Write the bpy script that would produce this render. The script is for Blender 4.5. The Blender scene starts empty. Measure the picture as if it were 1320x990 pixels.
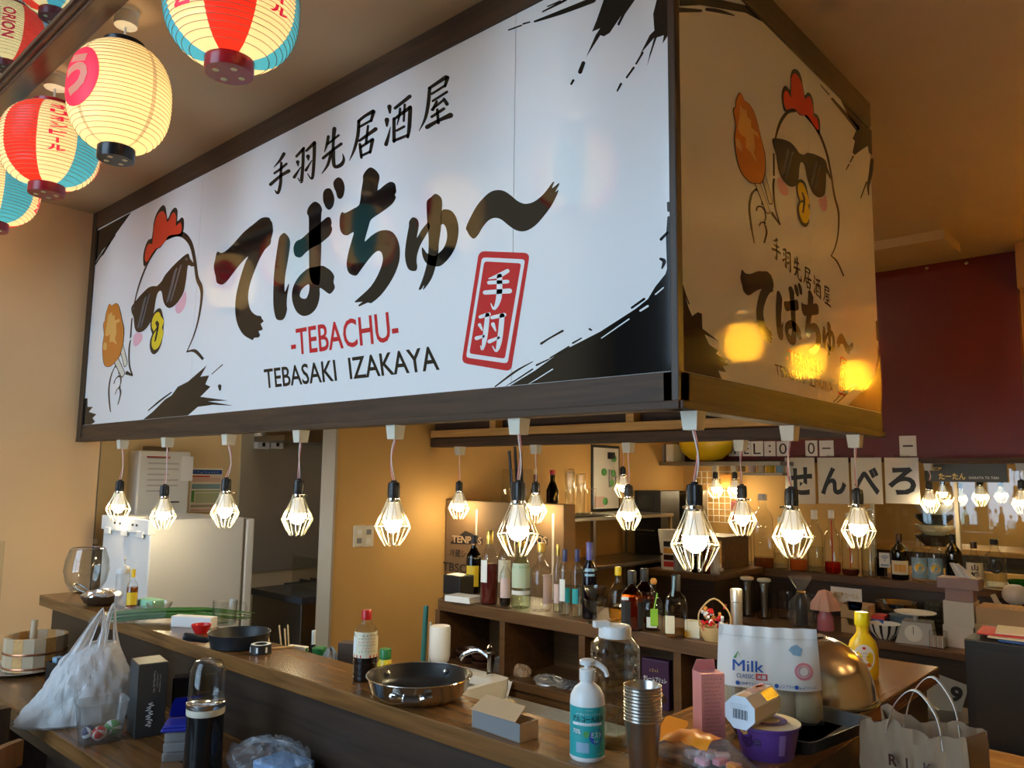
import bpy, bmesh, math, random
from mathutils import Vector, Matrix
from mathutils.geometry import tessellate_polygon
random.seed(7)
SC = bpy.context.scene
COL = SC.collection
PI = math.pi

# ------------------------------------------------------------------ camera
# axes of the shop: X along the long sign, Y into the shop, Z up
CAM = Vector((0.99478, -1.72056, 1.55))
FPX = 1015.0
RX = Vector((0.74214354, -0.069617, -0.66661566))
RY = Vector((0.67012311, 0.09572376, 0.73605162))
RZ = Vector((0.01256925, -0.99297051, 0.11769273))
cam_d = bpy.data.cameras.new('camera')
cam = bpy.data.objects.new('camera', cam_d)
COL.objects.link(cam)
right = Vector((RX[0], RY[0], RZ[0])); down = Vector((RX[1], RY[1], RZ[1])); fwd = Vector((RX[2], RY[2], RZ[2]))
m = Matrix.Identity(4)
for i in range(3):
    m[i][0] = right[i]; m[i][1] = -down[i]; m[i][2] = -fwd[i]; m[i][3] = CAM[i]
cam.matrix_world = m
cam_d.sensor_width = 36; cam_d.lens = FPX / 1320 * 36
cam_d.clip_start = 0.05
SC.camera = cam

# ------------------------------------------------------------------ world, daylight, exposure
w = bpy.data.worlds.new('World'); SC.world = w; w.use_nodes = True
bg = w.node_tree.nodes['Background']
bg.inputs[0].default_value = (0.55, 0.77, 1.0, 1); bg.inputs[1].default_value = 5.2
SC.view_settings.view_transform = 'Standard'; SC.view_settings.look = 'None'
SC.cycles.transparent_max_bounces = 32; SC.view_settings.exposure = 0.55; SC.view_settings.gamma = 1.0; SC.view_settings.use_curve_mapping = False

# the glazing behind the camera is where the sky light enters (sampling portal only, gives no light of its own)
_l = bpy.data.lights.new('shopfront_portal', 'AREA'); _l.shape = 'RECTANGLE'; _l.size = 3.6; _l.size_y = 5.1; _l.cycles.is_portal = True
_o = bpy.data.objects.new('shopfront_portal', _l); COL.objects.link(_o); _o.location = (-1.4, -5.56, 2.75); _o.rotation_euler = (math.radians(90), 0, 0)

# ------------------------------------------------------------------ pixel <-> place
def ray(u, v):
    a = (u - 660, v - 495, FPX)
    return Vector((sum(RX[i]*a[i] for i in range(3)), sum(RY[i]*a[i] for i in range(3)), sum(RZ[i]*a[i] for i in range(3))))
def at(u, v, ax, val):
    r = ray(u, v); t = (val - CAM[ax]) / r[ax]
    return CAM + r * t
def onz(u, v, z): return at(u, v, 2, z)
def mpp(p): return (Vector(p) - CAM).dot(fwd) / FPX     # metres per photograph pixel at a point

# ------------------------------------------------------------------ materials
MATS = {}
def nodes(name):
    m = bpy.data.materials.new(name); m.use_nodes = True; MATS[name] = m
    return m, m.node_tree, m.node_tree.nodes['Principled BSDF']
def S(b, **k):
    for a, v in k.items():
        i = b.inputs[a.replace('_', ' ')]
        i.default_value = (*v, 1) if isinstance(v, tuple) and len(v) == 3 else v
def mat(name, col, rough=0.5, metal=0.0, bump=0.0, bscale=60, var=0.0, vscale=8, coat=0, **k):
    if name in MATS: return MATS[name]
    m, nt, b = nodes(name); N = nt.nodes; L = nt.links
    S(b, Base_Color=col, Roughness=rough, Metallic=metal, **k)
    if coat: b.inputs['Coat Weight'].default_value = coat; b.inputs['Coat Roughness'].default_value = 0.06
    tc = N.new('ShaderNodeTexCoord')
    if var:
        n = N.new('ShaderNodeTexNoise'); n.inputs['Scale'].default_value = vscale; n.inputs['Detail'].default_value = 4
        L.new(tc.outputs['Object'], n.inputs['Vector'])
        mx = N.new('ShaderNodeMix'); mx.data_type = 'RGBA'
        mx.inputs[6].default_value = (*[c*(1-var) for c in col], 1); mx.inputs[7].default_value = (*[min(1, c*(1+var)) for c in col], 1)
        L.new(n.outputs['Fac'], mx.inputs[0]); L.new(mx.outputs[2], b.inputs['Base Color'])
    if bump:
        n2 = N.new('ShaderNodeTexNoise'); n2.inputs['Scale'].default_value = bscale; n2.inputs['Detail'].default_value = 3
        L.new(tc.outputs['Object'], n2.inputs['Vector'])
        bp = N.new('ShaderNodeBump'); bp.inputs['Strength'].default_value = bump; bp.inputs['Distance'].default_value = 0.002
        L.new(n2.outputs['Fac'], bp.inputs['Height']); L.new(bp.outputs['Normal'], b.inputs['Normal'])
    return m
def wood(name, c1, c2, rough=0.45, axis=0, scale=1.0, knots=True):
    m, nt, b = nodes(name); N = nt.nodes; L = nt.links
    tc = N.new('ShaderNodeTexCoord'); mp = N.new('ShaderNodeMapping')
    s = [14*scale]*3; s[axis] = 0.9*scale
    mp.inputs['Scale'].default_value = s
    L.new(tc.outputs['Object'], mp.inputs['Vector'])
    n = N.new('ShaderNodeTexNoise'); n.inputs['Scale'].default_value = 2.2; n.inputs['Detail'].default_value = 7; n.inputs['Distortion'].default_value = 1.2
    L.new(mp.outputs[0], n.inputs['Vector'])
    cr = N.new('ShaderNodeValToRGB'); cr.color_ramp.elements[0].position = 0.3; cr.color_ramp.elements[1].position = 0.72
    cr.color_ramp.elements[0].color = (*c1, 1); cr.color_ramp.elements[1].color = (*c2, 1)
    L.new(n.outputs['Fac'], cr.inputs[0])
    out = cr.outputs[0]
    if knots:
        v = N.new('ShaderNodeTexVoronoi'); v.inputs['Scale'].default_value = 2.6
        mp2 = N.new('ShaderNodeMapping'); s2 = [1.6]*3; s2[axis] = 0.8; mp2.inputs['Scale'].default_value = s2
        L.new(tc.outputs['Object'], mp2.inputs['Vector']); L.new(mp2.outputs[0], v.inputs['Vector'])
        k = N.new('ShaderNodeValToRGB'); k.color_ramp.elements[0].position = 0.03; k.color_ramp.elements[1].position = 0.07
        k.color_ramp.elements[0].color = (0.35, 0.3, 0.28, 1); k.color_ramp.elements[1].color = (1, 1, 1, 1)
        L.new(v.outputs['Distance'], k.inputs[0])
        mx = N.new('ShaderNodeMix'); mx.data_type = 'RGBA'; mx.blend_type = 'MULTIPLY'; mx.inputs[0].default_value = 1
        L.new(out, mx.inputs[6]); L.new(k.outputs[0], mx.inputs[7]); out = mx.outputs[2]
    L.new(out, b.inputs['Base Color'])
    b.inputs['Roughness'].default_value = rough
    bp = N.new('ShaderNodeBump'); bp.inputs['Strength'].default_value = 0.12; bp.inputs['Distance'].default_value = 0.003
    L.new(n.outputs['Fac'], bp.inputs['Height']); L.new(bp.outputs['Normal'], b.inputs['Normal'])
    return m
def glass(name, col=(1, 1, 1), refl=0.9, rough=0.02, body=0.0, bodycol=None, edge=0.66):
    # thin clear wall: tinted see-through that thickens towards the rim, plus a Fresnel reflection (and an optional milky body)
    if name in MATS: return MATS[name]
    m = bpy.data.materials.new(name); m.use_nodes = True; MATS[name] = m
    nt = m.node_tree; N = nt.nodes; L = nt.links; N.clear()
    o = N.new('ShaderNodeOutputMaterial'); t = N.new('ShaderNodeBsdfTransparent')
    lw = N.new('ShaderNodeLayerWeight'); lw.inputs[0].default_value = 0.5
    p3 = N.new('ShaderNodeMath'); p3.operation = 'POWER'; p3.inputs[1].default_value = 2.4; L.new(lw.outputs['Facing'], p3.inputs[0])
    tint = N.new('ShaderNodeMix'); tint.data_type = 'RGBA'; tint.inputs[6].default_value = (*col, 1); tint.inputs[7].default_value = (*[c*edge for c in col], 1)
    L.new(p3.outputs[0], tint.inputs[0]); L.new(tint.outputs[2], t.inputs[0])
    g = N.new('ShaderNodeBsdfGlossy'); g.inputs['Roughness'].default_value = rough
    p5 = N.new('ShaderNodeMath'); p5.operation = 'POWER'; p5.inputs[1].default_value = 3.6; L.new(lw.outputs['Facing'], p5.inputs[0])
    ma = N.new('ShaderNodeMath'); ma.operation = 'MULTIPLY_ADD'; ma.inputs[1].default_value = 0.75*refl; ma.inputs[2].default_value = 0.065*refl; L.new(p5.outputs[0], ma.inputs[0])
    mu = N.new('ShaderNodeMath'); mu.operation = 'MINIMUM'; mu.inputs[1].default_value = 0.7; L.new(ma.outputs[0], mu.inputs[0])
    src = t.outputs[0]
    if body:
        d = N.new('ShaderNodeBsdfDiffuse'); d.inputs[0].default_value = (*(bodycol or col), 1)
        tl = N.new('ShaderNodeBsdfTranslucent'); tl.inputs[0].default_value = (*(bodycol or col), 1)
        a = N.new('ShaderNodeMixShader'); a.inputs[0].default_value = 0.5; L.new(d.outputs[0], a.inputs[1]); L.new(tl.outputs[0], a.inputs[2])
        x = N.new('ShaderNodeMixShader'); x.inputs[0].default_value = body; L.new(src, x.inputs[1]); L.new(a.outputs[0], x.inputs[2]); src = x.outputs[0]
    mx = N.new('ShaderNodeMixShader'); L.new(mu.outputs[0], mx.inputs[0]); L.new(src, mx.inputs[1]); L.new(g.outputs[0], mx.inputs[2])
    L.new(mx.outputs[0], o.inputs[0])
    return m
def emit(name, col, s):
    m, nt, b = nodes(name); S(b, Base_Color=col, Emission_Color=col, Emission_Strength=s); return m
def paper_lamp(name, col):
    m = bpy.data.materials.new(name); m.use_nodes = True; MATS[name] = m
    nt = m.node_tree; N = nt.nodes; L = nt.links; N.clear()
    o = N.new('ShaderNodeOutputMaterial')
    d = N.new('ShaderNodeBsdfDiffuse'); d.inputs[0].default_value = (*col, 1)
    t = N.new('ShaderNodeBsdfTranslucent'); t.inputs[0].default_value = (*col, 1)
    g = N.new('ShaderNodeBsdfGlossy'); g.inputs['Roughness'].default_value = 0.35
    a = N.new('ShaderNodeMixShader'); a.inputs[0].default_value = 0.6
    L.new(d.outputs[0], a.inputs[1]); L.new(t.outputs[0], a.inputs[2])
    b = N.new('ShaderNodeMixShader'); b.inputs[0].default_value = 0.04; L.new(a.outputs[0], b.inputs[1]); L.new(g.outputs[0], b.inputs[2])
    L.new(b.outputs[0], o.inputs[0])
    return m

# ------------------------------------------------------------------ mesh helpers
class MB:
    def __init__(s): s.v = []; s.f = []; s.mi = []; s.cur = 0
    def add(s, vs, fs, mi=None):
        n = len(s.v); s.v += [tuple(p) for p in vs]; s.f += [tuple(i+n for i in f) for f in fs]; s.mi += [s.cur if mi is None else mi]*len(fs)
        return s
    def box(s, x0, y0, z0, x1, y1, z1, b=0.0, M=None, mi=None):
        if b <= 0:
            vs = [(x, y, z) for z in (z0, z1) for y in (y0, y1) for x in (x0, x1)]
            fs = [(0, 2, 3, 1), (4, 5, 7, 6), (0, 1, 5, 4), (2, 6, 7, 3), (0, 4, 6, 2), (1, 3, 7, 5)]
        else:
            b = min(b, (x1-x0)/2.1, (y1-y0)/2.1, (z1-z0)/2.1)
            bm = bmesh.new(); bmesh.ops.create_cube(bm, size=1)
            for q in bm.verts: q.co = Vector(((x0+x1)/2+q.co.x*(x1-x0), (y0+y1)/2+q.co.y*(y1-y0), (z0+z1)/2+q.co.z*(z1-z0)))
            bmesh.ops.bevel(bm, geom=bm.edges[:], offset=b, segments=2, affect='EDGES', profile=0.5)
            vs = [q.co.copy() for q in bm.verts]; bm.verts.index_update()
            fs = [tuple(q.index for q in f.verts) for f in bm.faces]; bm.free()
        if M is not None: vs = [M @ Vector(p) for p in vs]
        return s.add(vs, fs, mi)
    def lathe(s, prof, seg=24, c=(0, 0, 0), M=None, mi=None, cap0=True, cap1=True, sx=1, sy=1, rfun=None):
        vs = []; fs = []
        for k, (r, z) in enumerate(prof):
            for i in range(seg):
                a = 2*PI*i/seg; rr = r if rfun is None else rfun(r, z, a)
                vs.append((c[0]+rr*math.cos(a)*sx, c[1]+rr*math.sin(a)*sy, c[2]+z))
        for k in range(len(prof)-1):
            for i in range(seg):
                j = (i+1) % seg; fs.append((k*seg+i, k*seg+j, (k+1)*seg+j, (k+1)*seg+i))
        if cap0: fs.append(tuple(range(seg-1, -1, -1)))
        if cap1: fs.append(tuple((len(prof)-1)*seg+i for i in range(seg)))
        if M is not None: vs = [M @ Vector(p) for p in vs]
        return s.add(vs, fs, mi)
    def tube(s, pts, r, seg=6, mi=None, closed=False, cap=True):
        pts = [Vector(p) for p in pts]; n = len(pts); rs = r if isinstance(r, (list, tuple)) else [r]*n
        vs = []; fs = []; up = None
        for i, p in enumerate(pts):
            a = pts[i-1] if (i > 0 or closed) else p; b = pts[(i+1) % n] if (i < n-1 or closed) else p
            t = (b-a); t = t.normalized() if t.length > 1e-9 else Vector((0, 0, 1))
            if up is None: up = Vector((0, 0, 1)) if abs(t.z) < 0.9 else Vector((1, 0, 0))
            x = t.cross(up)
            if x.length < 1e-6: x = t.cross(Vector((0.3, 1, 0.2)))
            x.normalize(); y = x.cross(t).normalized(); up = y
            for k in range(seg):
                an = 2*PI*k/seg; vs.append(p + x*(rs[i]*math.cos(an)) + y*(rs[i]*math.sin(an)))
        for i in range(n if closed else n-1):
            i2 = (i+1) % n
            for k in range(seg):
                k2 = (k+1) % seg; fs.append((i*seg+k, i*seg+k2, i2*seg+k2, i2*seg+k))
        if not closed and cap: fs.append(tuple(range(seg-1, -1, -1))); fs.append(tuple((n-1)*seg+k for k in range(seg)))
        return s.add(vs, fs, mi)
    def prism(s, poly, h, fn, holes=(), mi=None):
        # flat outline (2-D, maybe with holes) given depth h; fn(a, b, d) puts it in space
        loops = [list(poly)] + [list(q) for q in holes]
        tris = tessellate_polygon([[Vector((a, b, 0)) for a, b in lp] for lp in loops])
        flat = [p for lp in loops for p in lp]; n = len(flat)
        vs = [fn(a, b, h) for a, b in flat] + [fn(a, b, 0) for a, b in flat]
        fs = [tuple(t) for t in tris] + [tuple(i+n for i in reversed(t)) for t in tris]
        o = 0
        for lp in loops:
            k = len(lp)
            for i in range(k): j = (i+1) % k; fs.append((o+i, o+j, n+o+j, n+o+i))
            o += k
        return s.add(vs, fs, mi)
    def sheet(s, fn, nu, nv, mi=None, close_u=False):
        vs = [fn(i/nu, j/nv) for j in range(nv+1) for i in range(nu+1)]
        fs = [(j*(nu+1)+i, j*(nu+1)+i+1, (j+1)*(nu+1)+i+1, (j+1)*(nu+1)+i) for j in range(nv) for i in range(nu)]
        return s.add(vs, fs, mi)
    def mesh(s, name, mats, smooth=False):
        me = bpy.data.meshes.new(name); me.from_pydata(s.v, [], s.f)
        mats = mats if isinstance(mats, (list, tuple)) else [mats]
        for q in mats: me.materials.append(MATS[q] if isinstance(q, str) else q)
        if len(mats) > 1: me.polygons.foreach_set('material_index', s.mi)
        bm = bmesh.new(); bm.from_mesh(me); bmesh.ops.recalc_face_normals(bm, faces=bm.faces); bm.to_mesh(me); bm.free()
        if smooth:
            me.polygons.foreach_set('use_smooth', [True]*len(me.polygons)); me.set_sharp_from_angle(angle=math.radians(40))
        me.update(); return me
    def obj(s, name, mats, parent=None, smooth=False, **k):
        return link(name, s.mesh(name, mats, smooth), parent, **k)
def link(name, me, parent=None, label=None, cat=None, group=None, kind=None, loc=None, rz=None):
    o = bpy.data.objects.new(name, me); COL.objects.link(o)
    if parent is not None: o.parent = parent
    if label: o['label'] = label
    if cat: o['category'] = cat
    if group: o['group'] = group
    if kind: o['kind'] = kind
    if loc is not None: o.location = loc
    if rz is not None: o.rotation_euler[2] = rz
    return o
def thing(name, label, cat, loc=(0, 0, 0), rz=0, group=None):
    o = link(name, None, None, label, cat, group, None, loc, rz); o.empty_display_size = 0.05
    return o
def copy_tree(o, parent=None):
    c = o.copy(); COL.objects.link(c)
    if parent is not None: c.parent = parent
    for ch in [q for q in COL.objects if q.parent == o]: copy_tree(ch, c)
    return c
def smooth_loop(pts, n=3):
    out = []; k = len(pts)
    for i in range(k):
        p0, p1, p2, p3 = pts[i-1], pts[i], pts[(i+1) % k], pts[(i+2) % k]
        for j in range(n):
            t = j/n
            out.append(tuple(0.5*(2*p1[a]+(p2[a]-p0[a])*t+(2*p0[a]-5*p1[a]+4*p2[a]-p3[a])*t*t+(3*p1[a]-p0[a]-3*p2[a]+p3[a])*t**3) for a in (0, 1)))
    return out
def smooth_line(pts, n=4):
    out = []; k = len(pts); D = len(pts[0])
    for i in range(k-1):
        p0, p1, p2, p3 = pts[max(0, i-1)], pts[i], pts[i+1], pts[min(k-1, i+2)]
        for j in range(n):
            t = j/n
            out.append(tuple(0.5*(2*p1[a]+(p2[a]-p0[a])*t+(2*p0[a]-5*p1[a]+4*p2[a]-p3[a])*t*t+(3*p1[a]-p0[a]-3*p2[a]+p3[a])*t**3) for a in range(D)))
    out.append(tuple(pts[-1])); return out
def ribbon(pts):
    # brush stroke: (x, y, width) points -> closed outline with round ends
    q = smooth_line(pts, 4) if len(pts) > 2 else [tuple(pts[0][a]+(pts[1][a]-pts[0][a])*t/3 for a in range(3)) for t in range(4)]
    L = []; R = []
    for i, (x, y, wd) in enumerate(q):
        a = q[max(0, i-1)]; b = q[min(len(q)-1, i+1)]; dx, dy = b[0]-a[0], b[1]-a[1]; l = math.hypot(dx, dy) or 1
        nx, ny = -dy/l*wd/2, dx/l*wd/2; L.append((x+nx, y+ny)); R.append((x-nx, y-ny))
    def capend(p, prev):
        dx, dy = p[0]-prev[0], p[1]-prev[1]; l = math.hypot(dx, dy) or 1; r = p[2]/2; a0 = math.atan2(dy, dx)
        return [(p[0]+r*math.cos(a0+t), p[1]+r*math.sin(a0+t)) for t in (PI/4, 0, -PI/4)]
    e = capend(q[-1], q[-2]); st = capend(q[0], q[1])
    return L + e + R[::-1] + st
_tc = {}
def text2d(body, bold=0.0, sub=0):
    key = (body, bold, sub)
    if key in _tc: return _tc[key]
    cu = bpy.data.curves.new('t', 'FONT'); cu.body = body; cu.resolution_u = 3; cu.offset = bold
    o = bpy.data.objects.new('t', cu); COL.objects.link(o)
    me = bpy.data.meshes.new_from_object(o.evaluated_get(bpy.context.evaluated_depsgraph_get()))
    if sub:
        bm = bmesh.new(); bm.from_mesh(me); bmesh.ops.triangulate(bm, faces=bm.faces)
        for _ in range(sub):
            ed = [e for e in bm.edges if e.calc_length() > 0.12]
            bmesh.ops.subdivide_edges(bm, edges=ed, cuts=1); bmesh.ops.triangulate(bm, faces=bm.faces)
        bm.to_mesh(me); bm.free()
    vs = [(q.co.x, q.co.y) for q in me.vertices]; fs = [tuple(p.vertices) for p in me.polygons]
    bpy.data.objects.remove(o); bpy.data.curves.remove(cu); bpy.data.meshes.remove(me)
    x0 = min(p[0] for p in vs); x1 = max(p[0] for p in vs); y0 = min(p[1] for p in vs); y1 = max(p[1] for p in vs)
    _tc[key] = ([((p[0]-x0)/(x1-x0 or 1), (p[1]-y0)/(y1-y0 or 1)) for p in vs], fs, (x1-x0)/(y1-y0 or 1))
    return _tc[key]
def lettering(mb, body, fn, bold=0.0, mi=None):
    if body[0] == '~':       # print too small to read in the photograph: rows of little strokes
        n = int(body[1:]); rn = random.Random(n*7+len(mb.v))
        for i in range(n):
            for _ in range(3):
                x0, y0 = (i+.08+.3*rn.random())/n, rn.uniform(0, .6)
                dx, dy = ((.5*rn.random()+.1)/n, .14) if rn.random() < .6 else (.12/n, .2+.35*rn.random())
                mb.add([fn(min(1, x0+a*dx), min(1, y0+b*dy)) for a, b in ((0, 0), (1, 0), (1, 1), (0, 1))], [(0, 1, 2, 3)], mi)
        return mb
    vs, fs, asp = text2d(body, bold); mb.add([fn(s, t) for s, t in vs], fs, mi); return mb
def quad(o, ex, ez, off=(0, 0, 0)):
    o, ex, ez, off = Vector(o), Vector(ex), Vector(ez), Vector(off)
    return lambda s, t: o + ex*s + ez*t + off
def cyl(r, a0, a1, z0, z1, c=(0, 0)):
    return lambda s, t: Vector((c[0]+r*math.cos(a0+(a1-a0)*s), c[1]+r*math.sin(a0+(a1-a0)*s), z0+(z1-z0)*t))
# ------------------------------------------------------------------ colours of the place
mat('plaster', (0.76, 0.49, 0.25), 0.85, bump=0.25, bscale=40, var=0.06, vscale=3)
mat('plaster_back', (0.62, 0.37, 0.12), 0.8, bump=0.2, bscale=40, var=0.08, vscale=3)
mat('ceiling_paint', (0.50, 0.34, 0.19), 0.8, bump=0.15, bscale=50, var=0.06, vscale=4)
mat('floor_tile', (0.10, 0.085, 0.075), 0.5, var=0.25, vscale=5)
mat('grout', (0.05, 0.045, 0.04), 0.9)
mat('red_paint', (0.11, 0.007, 0.005), 0.45, var=0.08, vscale=3)
mat('white_gloss', (0.86, 0.86, 0.86), 0.07, Specular_IOR_Level=0.9, coat=0.3, Coat_IOR=1.5)
mat('ink_black', (0.006, 0.006, 0.006), 0.07, Specular_IOR_Level=0.6)
mat('ink_red', (0.60, 0.012, 0.022), 0.09, Specular_IOR_Level=0.75)
mat('ink_scarlet', (0.75, 0.05, 0.02), 0.09, Specular_IOR_Level=0.7)
mat('ink_orange', (0.62, 0.20, 0.02), 0.1); mat('ink_amber', (0.80, 0.42, 0.10), 0.1)
mat('ink_yellow', (0.80, 0.58, 0.02), 0.1); mat('ink_pink', (0.83, 0.45, 0.52), 0.1)
mat('ink_bone', (0.75, 0.68, 0.55), 0.1); mat('ink_grey', (0.10, 0.10, 0.11), 0.1); mat('ink_brown', (0.06, 0.02, 0.01), 0.2)
wood('dark_board', (0.042, 0.021, 0.009), (0.090, 0.045, 0.019), 0.62, 0)
wood('dark_board_y', (0.040, 0.022, 0.011), (0.090, 0.050, 0.025), 0.58, 1)
wood('dark_board_z', (0.030, 0.017, 0.009), (0.070, 0.040, 0.020), 0.42, 2)
wood('pine', (0.52, 0.25, 0.06), (0.74, 0.41, 0.12), 0.5, 0)
wood('pine_y', (0.52, 0.25, 0.06), (0.74, 0.41, 0.12), 0.5, 1)
wood('counter_top', (0.115, 0.050, 0.014), (0.26, 0.115, 0.032), 0.25, 0)
wood('counter_top_y', (0.115, 0.050, 0.014), (0.26, 0.115, 0.032), 0.25, 1)
wood('counter_panel', (0.022, 0.013, 0.008), (0.045, 0.026, 0.015), 0.4, 0)
wood('shelf_wood', (0.085, 0.038, 0.012), (0.155, 0.072, 0.024), 0.4, 0)
mat('steel', (0.60, 0.58, 0.54), 0.28, 1.0, var=0.05); mat('steel_dark', (0.25, 0.24, 0.22), 0.35, 1.0)
mat('chrome', (0.8, 0.8, 0.8), 0.08, 1.0)
mat('white_plastic', (0.80, 0.79, 0.76), 0.35); mat('ivory_plastic', (0.74, 0.69, 0.56), 0.4)
mat('black_plastic', (0.012, 0.012, 0.013), 0.35); mat('grey_plastic', (0.22, 0.22, 0.22), 0.4)
mat('paper_white', (0.82, 0.80, 0.76), 0.7); mat('rubber_black', (0.01, 0.01, 0.01), 0.6)
mat('card', (0.50, 0.33, 0.17), 0.75, bump=0.1, bscale=80, var=0.05)
mat('card_dark', (0.21, 0.12, 0.05), 0.75, var=0.06)
mat('print_black', (0.015, 0.013, 0.012), 0.5); mat('print_red', (0.6, 0.03, 0.03), 0.5); mat('print_white', (0.8, 0.8, 0.8), 0.5)
mat('print_blue', (0.02, 0.10, 0.42), 0.5); mat('print_green', (0.10, 0.36, 0.10), 0.5); mat('print_pink', (0.75, 0.25, 0.30), 0.5)
mat('print_gold', (0.62, 0.42, 0.10), 0.4); mat('print_teal', (0.02, 0.33, 0.33), 0.4)
glass('clear', (0.97, 0.98, 0.97)); glass('clear_pane', (0.93, 0.95, 0.92), 0.7)

def structure(mb, name, mats, parent=None): return mb.obj(name, mats, parent, kind=None if parent else 'structure')
CEIL = 3.105
structure(MB().box(-4.4, -5.6, -0.12, 4.2, 4.75, -0.02), 'floor', 'grout')
fl = COL.objects['floor']
tile = MB().box(0.004, 0.004, -0.02, 0.596, 0.596, 0.0, 0.003).mesh('floor_tile', 'floor_tile')
for i in range(15):
    for j in range(17):
        link('floor_tile', tile, fl, loc=(-4.8+0.6*i, -5.6+0.6*j, 0))
structure(MB().box(-4.4, -0.82, CEIL, 4.2, 4.75, CEIL+0.06), 'ceiling', 'ceiling_paint')
HIGH = 5.5
# added bay for stand-in lanterns, and the tall daylit hall we stand in
structure(MB().box(-4.4, -0.86, 4.3, 4.2, -0.30, HIGH).box(-4.4, -0.36, CEIL+.06, 4.2, -0.30, 4.3).box(-4.4, -0.835, 3.08, 4.2, -0.822, CEIL+.06), 'trim_1', mat('bay_paint', (0.50, 0.66, 0.76), 0.6))
structure(MB().box(-4.4, -5.6, HIGH, 4.2, -0.30, HIGH+.06), 'ceiling_hall', mat('hall_ceiling', (0.55, 0.50, 0.44), 0.8))
structure(MB().box(-4.4, -5.6, CEIL, -4.0, -0.30, HIGH).box(4.05, -5.6, CEIL, 4.2, -0.30, HIGH), 'wall_hall', 'plaster')
structure(MB().box(-4.40, -5.6, -.1, -4.0, 0.13, CEIL), 'wall_left', 'plaster')
structure(MB().box(-4.40, 0.13, -.1, -4.25, 2.75, CEIL), 'wall_kitchen', mat('plaster_kitchen', (0.68, 0.54, 0.32), 0.8, bump=0.2, bscale=40, var=0.05))
structure(MB().box(-4.25, 2.6, 0, -2.66, 2.75, CEIL), 'wall_kitchen_end', 'plaster_kitchen')
structure(MB().box(-2.66, 0.80, 0, -2.55, 4.47, CEIL), 'wall_partition', 'plaster_back')
structure(MB().box(-2.665, 0.785, 0, -2.545, 0.80, CEIL), 'trim_2', mat('daylit_end', (0.42, 0.36, 0.28), 0.6, var=0.05))  # end face of the partition, greyed for the daylight on it
# back wall with the serving hatch to the next room, and that room behind it
structure(MB().box(-2.66, 4.45, 0, -1.0, 4.55, CEIL).box(0.55, 4.45, 0, 4.2, 4.55, CEIL).box(-1.0, 4.45, 0, 0.55, 4.55, 0.95).box(-1.0, 4.45, 1.74, 0.55, 4.55, CEIL), 'wall_back', 'plaster_back')
structure(MB().box(-2.8, 7.4, -.1, 2.2, 7.5, CEIL).box(-2.8, 4.55, -.1, -2.7, 7.4, CEIL).box(2.1, 4.55, -.1, 2.2, 7.4, CEIL).box(-2.8, 4.55, CEIL, 2.2, 7.5, CEIL+.06).box(-2.8, 4.55, -.1, 2.2, 7.5, 0), 'wall_next_room', 'plaster_back')
structure(MB().box(-1.0, 4.47, 0.95, 0.55, 4.475, 1.74), 'window_2', 'clear_pane')
mb = MB()
for x in (-0.985, -0.42, 0.045, 0.54): mb.box(x-.012, 4.455, 0.95, x+.012, 4.49, 1.74)
mb.box(-1.0, 4.455, 1.715, 0.55, 4.49, 1.74)
structure(mb, 'trim_7', mat('pale_trim', (0.62, 0.52, 0.36), 0.5))
structure(MB().box(4.05, -5.6, -.1, 4.2, 4.75, CEIL), 'wall_right', 'plaster_back')
# glazed shop front behind the camera
mb = MB().box(-4.2, -5.6, 0, 0.4, -5.5, 0.15).box(-4.2, -5.6, 5.35, 0.4, -5.5, HIGH).box(0.4, -5.6, 0, 4.2, -5.5, HIGH).box(-4.2, -5.6, 0.15, -3.3, -5.5, 5.35).box(-3.3, -5.57, 2.62, 0.4, -5.53, 2.74)
for x in (-3.05, -2.3, -1.55, -0.8, -0.1, 0.36): mb.box(x-0.09, -5.6, 0.15, x+0.09, -5.5, 5.35)
structure(mb, 'wall_front', mat('shopfront_frame', (0.16, 0.12, 0.09), 0.5))
# dark rail under the ceiling, with the glass of the raised bay above it
structure(MB().box(-4.0, -0.90, 3.02, 4.05, -0.82, 3.08, 0.006).box(-4.0, -0.912, 3.035, 4.05, -0.90, 3.072).box(-4.0, -0.922, 3.05, 4.05, -0.912, 3.064), 'trim_3', wood('rail_wood', (0.06, 0.025, 0.014), (0.13, 0.055, 0.03), 0.3, 0, knots=False))
structure(MB().box(-4.0, -0.88, 3.08, 4.05, -0.874, 4.3), 'window_1', glass('bay_glass', (0.80, 0.90, 0.95), 0.12))
# red fascia of the back wall, dark strip beneath, ochre return at its right, ceiling boxes
structure(MB().box(-2.55, 4.36, 1.715, 0.035, 4.45, CEIL).box(-0.54, 4.10, 1.68, 0.8, 4.45, 1.715, mi=1).box(-2.55, 4.34, 1.695, -0.54, 4.45, 1.715, mi=1), 'trim_4', ['red_paint', 'dark_board'])
mb = MB()
for u, v in ((1195, 346), (1246, 339)):
    p = at(u, v, 1, 4.36); mb.lathe([(0.012, 0), (0.012, 0.006), (0.006, 0.009)], 10, M=Matrix.Translation((p.x, 4.36, p.z)) @ Matrix.Rotation(PI/2, 4, 'X'))
mb.obj('screw_head', 'chrome', COL.objects['trim_4'])
structure(MB().box(-1.2, 3.55, CEIL-0.06, -0.20, 3.95, CEIL), 'trim_5', 'ceiling_paint')
structure(MB().box(0.07, 4.15, CEIL-0.30, 4.05, 4.45, CEIL), 'trim_6', mat('beam_orange', (0.42, 0.20, 0.07), 0.7))
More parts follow.
